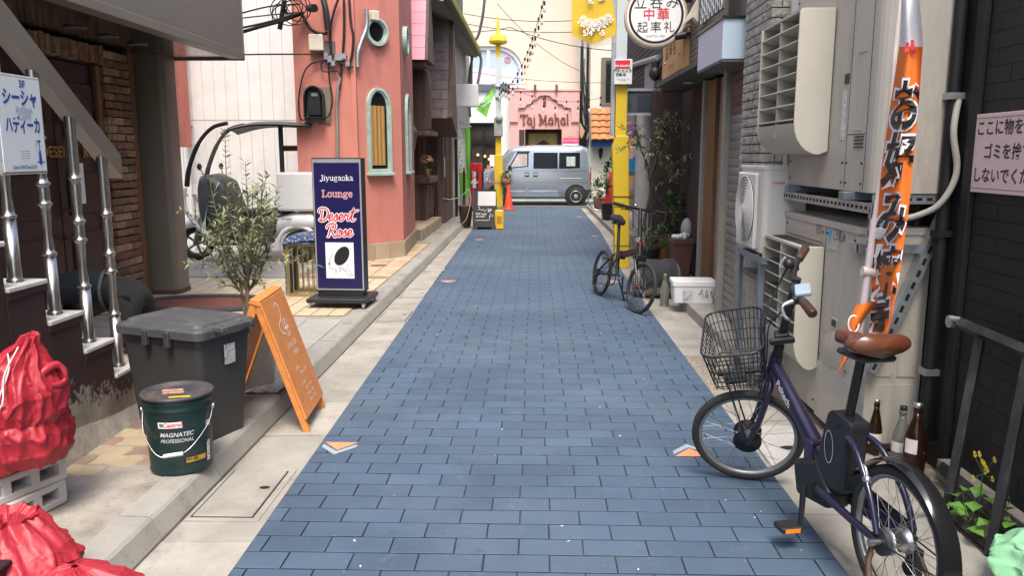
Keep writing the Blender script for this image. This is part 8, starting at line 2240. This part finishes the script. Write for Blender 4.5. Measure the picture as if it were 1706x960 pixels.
part('seat_tube', MB().tube([ST0, ST0.lerp(ST1, .48)], .022, 12), m_pur, eb_)
part('seat_post', MB().tube([ST0.lerp(ST1, .46), ST1], .0165, 12), black_metal, eb_)
part('seat_clamp', MB().cyl(ST0.lerp(ST1, .47) + Vector((0, -.03, 0)), ST0.lerp(ST1, .47) + Vector((0, .05, 0)), .012, 8).tube([ST0.lerp(ST1, .45), ST0.lerp(ST1, .50)], .027, 12), black_metal, eb_)
bt_ = part('battery', MB().prism([Vector((.275, -.044, .285)), Vector((.42, -.044, .27)), Vector((.455, -.044, .31)), Vector((.385, -.044, .565)), Vector((.36, -.044, .58)), Vector((.235, -.044, .565))], (0, .088, 0)), mat('battery_black', (.016, .018, .021), .4, var=.1), eb_, bev=.014, seg=2)
q = MB(); Mo = frame((.355, .0455, .44), (1, 0, -.08), (.1, 0, 1))
if Mo.col[2].y < 0: Mo = frame((.355, .0455, .44), (-1, 0, .08), (.1, 0, 1))
q.ribbon([(.028 * math.cos(t), .060 * math.sin(t)) for t in [2 * PI * k / 24 for k in range(25)]], .003, Mo)
part('battery_emblem', q, mat('silver_ink', (.55, .57, .58)), bt_)
for s_ in (-1, 1):
 part('seat_stay', MB().tube(smooth_path([ST0.lerp(ST1, .42) + Vector((0, s_ * .02, 0)), Vector((.20, s_ * .045, .50)), Vector((.07, s_ * .062, .38)), Vector((.01, s_ * .066, .27))], 5), .0115, 8), m_pur, eb_)
 part('chain_stay', MB().tube([BBp + Vector((-.05, s_ * .045, 0)), Vector((.16, s_ * .06, .248)), Vector((.0, s_ * .066, .246))], [.017, .014, .013], 8), m_pur, eb_)
 part('crank_arm', MB().tube([BBp + Vector((0, s_ * .075, 0)), BBp + Vector((-.01 * s_, s_ * .085, -s_ * .165))], [.013, .010], 8), black_metal, eb_)
 pc_ = BBp + Vector((-.01 * s_, s_ * .135, -s_ * .165))
 pd = part('pedal', MB().cbox(pc_, (.075, .085, .024)), black_plastic, eb_, bev=.005); part('reflector', MB().box(pc_.x - .0395, pc_.x - .0375, pc_.y - .03, pc_.y + .03, pc_.z - .008, pc_.z + .008).box(pc_.x + .0375, pc_.x + .0395, pc_.y - .03, pc_.y + .03, pc_.z - .008, pc_.z + .008), mat('amber_reflector', (.75, .22, .02), .25), pd)
part('chain_guard', MB().prism([Vector((.0, -.072, .20)), Vector((.46, -.072, .20)), Vector((.50, -.072, .27)), Vector((.46, -.072, .33)), Vector((.0, -.072, .29))], (0, .012, 0)), black_plastic, eb_, bev=.004)
fd = part('rear_mudguard', MB().grid(lambda u, v: Vector(((RW + .014) * math.cos(R(-18) + R(168) * v) * -1, (2 * u - 1) * .032, RW + (RW + .014 + .012 * (1 - (2 * u - 1) ** 2)) * math.sin(R(-18) + R(168) * v))), 8, 40), mat('gloss_black', (.012, .012, .013), .18, var=.1, rvar=.04, coat=.4), eb_)
part('mudguard_stay', MB().tube([(.0, .066, RW), (-.255, .04, RW + .01)], .003, 5).tube([(.0, -.066, RW), (-.255, -.04, RW + .01)], .003, 5), black_metal, fd)
part('rear_brake', MB().tube(smooth_path([(.17, .045, .46), (.12, .05, .45), (.10, .05, .40), (.09, .045, .36)], 4), .007, 8).ball((.10, .055, .42), .016), steel, eb_)
part('drum_brake', MB().cyl((0, .045, RW), (0, .062, RW), .045, 20), mat('drum_dark', (.07, .07, .07), .5, .5), eb_)
part('axle_nut', MB().cyl((0, .06, RW), (0, .10, RW), .012, 8), steel, eb_)
ks = part('kickstand', MB().tube([(.02, .075, RW - .02), (-.05, .15, .012)], .009, 8).tube([(.02, -.075, RW - .02), (-.05, -.15, .012)], .009, 8).tube([(-.045, .145, .02), (-.045, -.145, .02)], .008, 8).tube([(.02, .085, RW - .06), (-.06, .13, RW - .10)], .010, 8), mat('rusty_stand', (.12, .075, .05), .6, .4, var=.4), eb_)
part('derailleur', MB().cbox((.02, -.085, .16), (.05, .03, .09)).cyl((.04, -.085, .12), (.04, -.075, .12), .025, 12), black_plastic, eb_)
# saddle
def saddle(root, C_, L_, W_, m, tilt=0):
 def fn(u, v):
  x = L_ * (.5 - v); a = 2 * PI * u                     # v 0 nose .. 1 tail
  hw = W_ * (.19 + .81 * (1 / (1 + math.exp(-(v - .56) * 11)))) * (1 if v < .93 else math.sqrt(max(0, 1 - ((v - .93) / .07) ** 2)) * .9 + .1) * (math.sqrt(min(1, v / .06)) if v < .06 else 1)
  th = .026 + .018 * v; s_ = math.sin(a); c_ = math.cos(a)
  z = th * (s_ if s_ > 0 else s_ * .8) * (1 if .02 < v < .99 else .4) + .018 * v * v - .012 * (1 - v) - .010 * math.exp(-((c_ * hw) / (W_ * .2)) ** 2) * (v > .4)
  if v in (0, 1): hw = 0; z = .012 * v
  return C_ + Vector((x + math.sin(tilt) * z, c_ * hw * (abs(c_) ** -.25 if abs(c_) > .05 else 1), z))
 s_ = part('saddle', MB().grid(fn, 28, 28, wrap=True), m, root)
 part('saddle_base', MB().cbox(C_ + Vector((-.04, 0, -.036)), (L_ * .55, W_ * 1.2, .022)), black_plastic, s_, bev=.008)
 return s_
saddle(eb_, Vector((.28, 0, .850)), .285, .112, m_brs)

# ---- folding bicycle
fb_ = thing('folding_bicycle', 'black folding bicycle with a flat handlebar parked on the right road edge', 'bicycle', (.700, 8.50, .006), rz=math.atan2(-1.0, .285), lean=(R(-8), 0))
RW, WB = .247, 1.04
hubF = Vector((WB, 0, RW)); A0 = hubF - offs * .03
S = Matrix.Translation(A0) @ Matrix.Rotation(R(9), 4, ax) @ Matrix.Translation(-A0)
m_dk = mat('bike_black', (.014, .013, .014), .3, var=.15, coat=.3); m_drim = mat('dark_rim', (.05, .05, .05), .35, .6)
bike_wheel(fb_, TR(0, 0, RW), RW, .017, .028, .07, 24, m_drim, black_metal); bike_wheel(fb_, S @ TR(*hubF), RW, .017, .022, .07, 20, m_drim, black_metal)
for s_ in (-1, 1): part('fork_blade', MB().tube([hubF + Vector((0, s_ * .05, 0)), on_ax(.27) + Vector((0, s_ * .05, 0)), on_ax(.30)], .0125, 8, M=S), m_dk, fb_)
part('hub_nut', MB().cyl(hubF + Vector((0, -.075, 0)), hubF + Vector((0, .075, 0)), .012, 8, M=S), mat('red_anodised', (.3, .02, .03), .3, .7), fb_)
part('head_tube', MB().tube([on_ax(.30), on_ax(.43)], .027, 12), m_dk, fb_)
part('red_ring', MB().tube([on_ax(.43), on_ax(.455)], .029, 12), mat('red_anodised', (.3, .02, .03)), fb_)
part('stem_post', MB().tube([on_ax(.455), on_ax(.79)], [.024, .018], 12, M=S), m_dk, fb_); part('stem_latch', MB().cbox(on_ax(.48), (.05, .05, .05), S), steel, fb_, bev=.006)
HB = on_ax(.79); hb = part('handlebar', MB().tube([HB + Vector((-.02, .29, .01)), HB + Vector((0, .08, 0)), HB + Vector((0, -.08, 0)), HB + Vector((-.02, -.29, .01))], .0125, 10, M=S), m_dk, fb_)
for s_ in (-1, 1):
 part('grip', MB().tube([HB + Vector((-.009, s_ * .18, .005)), HB + Vector((-.02, s_ * .295, .01))], .017, 12, M=S), black_rubber, hb)
 part('brake_lever', MB().tube([HB + Vector((.01, s_ * .13, 0)), HB + Vector((.05, s_ * .15, -.02)), HB + Vector((.045, s_ * .24, -.03))], .006, 6, M=S).cbox(HB + Vector((.01, s_ * .14, -.01)), (.03, .05, .03), S), black_plastic, hb)
part('bell', MB().ball(HB + Vector((.0, -.06, .028)), .018, M=S), steel, hb)
q = MB()
for (a, b) in ((.13, .05), (-.13, -.04), (-.12, .03)): q.tube(smooth_path([HB + Vector((.03, a, -.01)), HB + Vector((.13, a * .5, -.10)), on_ax(.5) + Vector((.07, b, 0)), on_ax(.40) + Vector((.0, b, 0))], 5), .0026, 5, M=S)
part('cables', q, black_plastic, fb_)
BBp = Vector((.42, 0, .275)); STb = Vector((.36, 0, .47))
mt_ = part('main_tube', MB().prism([p for p in rrect(.034, .021, .014, 0, 3)], (0, 0, (on_ax(.38) - STb).length), frame(STb, Vector((0, 0, 1)).cross(Vector((0, 1, 0))) * -1, Vector((0, 1, 0))) if False else (Matrix.Translation(STb) @ (on_ax(.38) - STb).to_track_quat('Z', 'X').to_matrix().to_4x4())), m_dk, fb_)
part('folding_hinge', MB().cbox(STb.lerp(on_ax(.38), .22), (.045, .062, .085)), m_dk, fb_, bev=.006)
part('brand_mark', text_mb('Dahon', .03, frame(STb.lerp(on_ax(.38), .6) + Vector((0, .0225, 0)), (-1, 0, -.1), (-.1, 0, 1)), bold=.02, shear=.2), white_ink, mt_)
S0, S1 = Vector((.42, 0, .275)), Vector((.265, 0, .80))
part('seat_tube', MB().tube([S0, S0.lerp(S1, .45)], .021, 12), m_dk, fb_); part('seat_post', MB().tube([S0.lerp(S1, .44), S1], .0165, 12), black_metal, fb_)
for s_ in (-1, 1):
 part('chain_stay', MB().tube([BBp + Vector((0, s_ * .03, 0)), Vector((0, s_ * .062, RW))], .010, 8), m_dk, fb_); part('seat_stay', MB().tube([STb + Vector((-.02, s_ * .025, .02)), Vector((0, s_ * .062, RW))], .010, 8), m_dk, fb_)
 part('crank_arm', MB().tube([BBp + Vector((0, s_ * .065, 0)), BBp + Vector((s_ * .02, s_ * .075, -s_ * .165))], .010, 8), black_metal, fb_); part('pedal', MB().cbox(BBp + Vector((s_ * .02, s_ * .12, -s_ * .165)), (.07, .08, .02)), black_plastic, fb_, bev=.004)
part('chainring', MB().torus(BBp + Vector((0, -.055, 0)), (0, 1, 0), .105, .006, 32, 6), black_metal, fb_)
part('chain', MB().tube([BBp + Vector((0, -.05, .105)), (0, -.05, RW + .03)], .004, 5).tube([BBp + Vector((0, -.05, -.105)), (.02, -.05, .13), (0, -.05, RW - .03)], .004, 5), black_metal, fb_)
part('derailleur', MB().cbox((.01, -.075, .17), (.04, .03, .10)).cyl((0, -.045, RW), (0, -.065, RW), .042, 18), black_metal, fb_)
part('brake', MB().cbox(on_ax(.28) + Vector((.02, 0, .02)), (.03, .11, .06), S), black_metal, fb_, bev=.008)
part('kickstand', MB().tube([(.40, .03, .24), (.33, .17, .006)], .008, 8), black_metal, fb_)
part('reflector', MB().torus((0, 0, RW), (0, 1, 0), .17, .006, 24, 5, a0=1.2, a1=2.2), mat('amber_reflector', (.75, .22, .02)), fb_)
saddle(fb_, Vector((.28, 0, .835)), .27, .075, mat('black_saddle', (.016, .017, .019), .45))
# ================================================================== overhead: string lights and wires
m_wire2 = mat('black_wire', (.012, .012, .012))
m_bulb = mat('bulb_glass', (.66, .66, .62), .12, var=.05)
def hang(a, b, sag, n_=24):
 a, b = Vector(a), Vector(b); return [a.lerp(b, i / n_) - Vector((0, 0, sag * 4 * (i / n_) * (1 - i / n_))) for i in range(n_ + 1)]
def lights(label, P, nb, drop=.22):
 t = thing('string_lights', label, 'string lights', P[len(P) // 2])
 wpart('cable', MB().tube(P, .006, 5), m_wire2, t)
 for k in range(nb):
  f = (k + .5) / nb * (len(P) - 1); i = min(int(f), len(P) - 2); p = Vector(P[i]).lerp(Vector(P[i + 1]), f - i)
  b = wpart('socket', MB().cyl(p + Vector((0, 0, .03)), p - Vector((0, 0, .03)), .022, 8).cyl(p, p - Vector((0, 0, drop)), .003, 5).cyl(p - Vector((0, 0, drop)), p - Vector((0, 0, drop + .08)), .022, 8), m_wire2, t)
  c = p - Vector((0, 0, drop + .08)); wpart('bulb', MB().lathe([(.018, 0), (.026, -.04), (.026, -.10), (.016, -.13), (.001, -.135)], 8, Matrix.Translation(c)), m_bulb, b)
PT = (-1.0, 23.3, 3.35)
pts = smooth_path([Vector(PT), AY(838, 138, 22), AY(850, 141, 21), AY(868, 112, 20), AY(880, 84, 19), AY(890, 55, 18), AY(903, 10, 17), AY(912, -40, 16)], 5)
lights('string of hanging bulbs curving up from the far yellow pole to the top', pts, 17, .14)
lights('string of bulbs sagging across the pink restaurant front', hang(AY(838, 140, 23.4), AY(1010, 160, 24), .30), 9, .16)
def cable(label, P, r_=.011, m=None):
 t = thing('overhead_wire', label, 'wire', P[0]); wpart('wire', MB().tube(P, r_, 5), m or m_wire2, t)
cable('uppermost overhead wire crossing in front of the cream building', hang(AY(772, 22, 26), AY(965, 33, 26), .12))
cable('second overhead wire under the uppermost one', hang(AY(772, 38, 26), AY(1000, 50, 24), .15))
cable('lowest overhead wire running behind the far yellow pole', hang(AY(772, 52, 26), AY(850, 45, 25), .05) + hang(AY(850, 45, 25), AY(1045, 85, 20), .15)[1:])
cable('thin wire crossing above the pink restaurant roof', hang(AY(780, 118, 27), AY(1025, 137, 25), .12), .008)
cable('thin diagonal wire from the far pole top to the tiled porch', hang(AY(828, 5, 23.3), AY(972, 120, 27), .25), .008)
# left: bundle reaching from the canopy to the orange building
t = thing('cable_bundle', 'thick bundle of black cables reaching from the canopy to the orange building', 'cables', AY(470, 40, 10.2))
for (P, r_) in (([AY(380, 60, 9.2), AY(430, 45, 9.6), AY(470, 34, 10.0), AY(503, 22, 10.3)], .022), ([AY(380, 50, 9.2), AY(440, 38, 9.6), AY(505, 20, 10.3)], .014), ([AY(400, 22, 9.2), AY(450, 10, 9.6), AY(500, 6, 10.3)], .010), ([AY(400, 30, 9.2), AY(455, 24, 9.6), AY(500, 20, 10.3)], .008), ([AY(385, 91, 9.6), AY(450, 90, 10.0), AY(545, 90, 10.36)], .010), ([AY(503, 22, 10.3), AY(515, 45, 10.3), AY(530, 55, 10.3), AY(545, 55, 10.3)], .022)):
 wpart('cable', MB().tube(smooth_path(P, 6), r_, 6), m_wire2, t)
q = MB(); rq = random.Random(17)
for k in range(9):
 c = AY(480 + rq.uniform(-18, 18), 14 + rq.uniform(-10, 10), 10.2); ra = rq.uniform(.06, .16); q.torus(c, (rq.uniform(-.4, .4), 1, rq.uniform(-.4, .4)), ra, .007, 18, 5)
wpart('cable_loops', q, m_wire2, t)
for (a, b, r_) in (((466, 48), (474, 0), .03), ((517, 13), (524, 13), .05)): wpart('splice_closure', MB().cyl(AY(*a, 10.2), AY(*b, 10.1), r_, 10), black_plastic, t)

# ------------------------------------------------------------------ groups of repeats
GROUPS = {'red_sack': 'red sacks in the near left corner', 'concrete_block': 'concrete blocks under the red sack', 'chain_post': 'spiked posts on the left pavement', 'traffic_cone': 'red traffic cones', 'string_lights': 'strings of hanging bulbs', 'overhead_wire': 'overhead wires at the far end', 'outdoor_unit': 'outdoor units on the right wall', 'flower_bunch': 'flower bunches on the left', 'lightbox_sign': 'lightbox signs on the stone wall', 'yellow_pole': 'yellow lamp poles'}
for o in bpy.data.objects:
 k = o.name.split('.')[0]
 if o.parent is None and k in GROUPS: o['group'] = GROUPS[k]
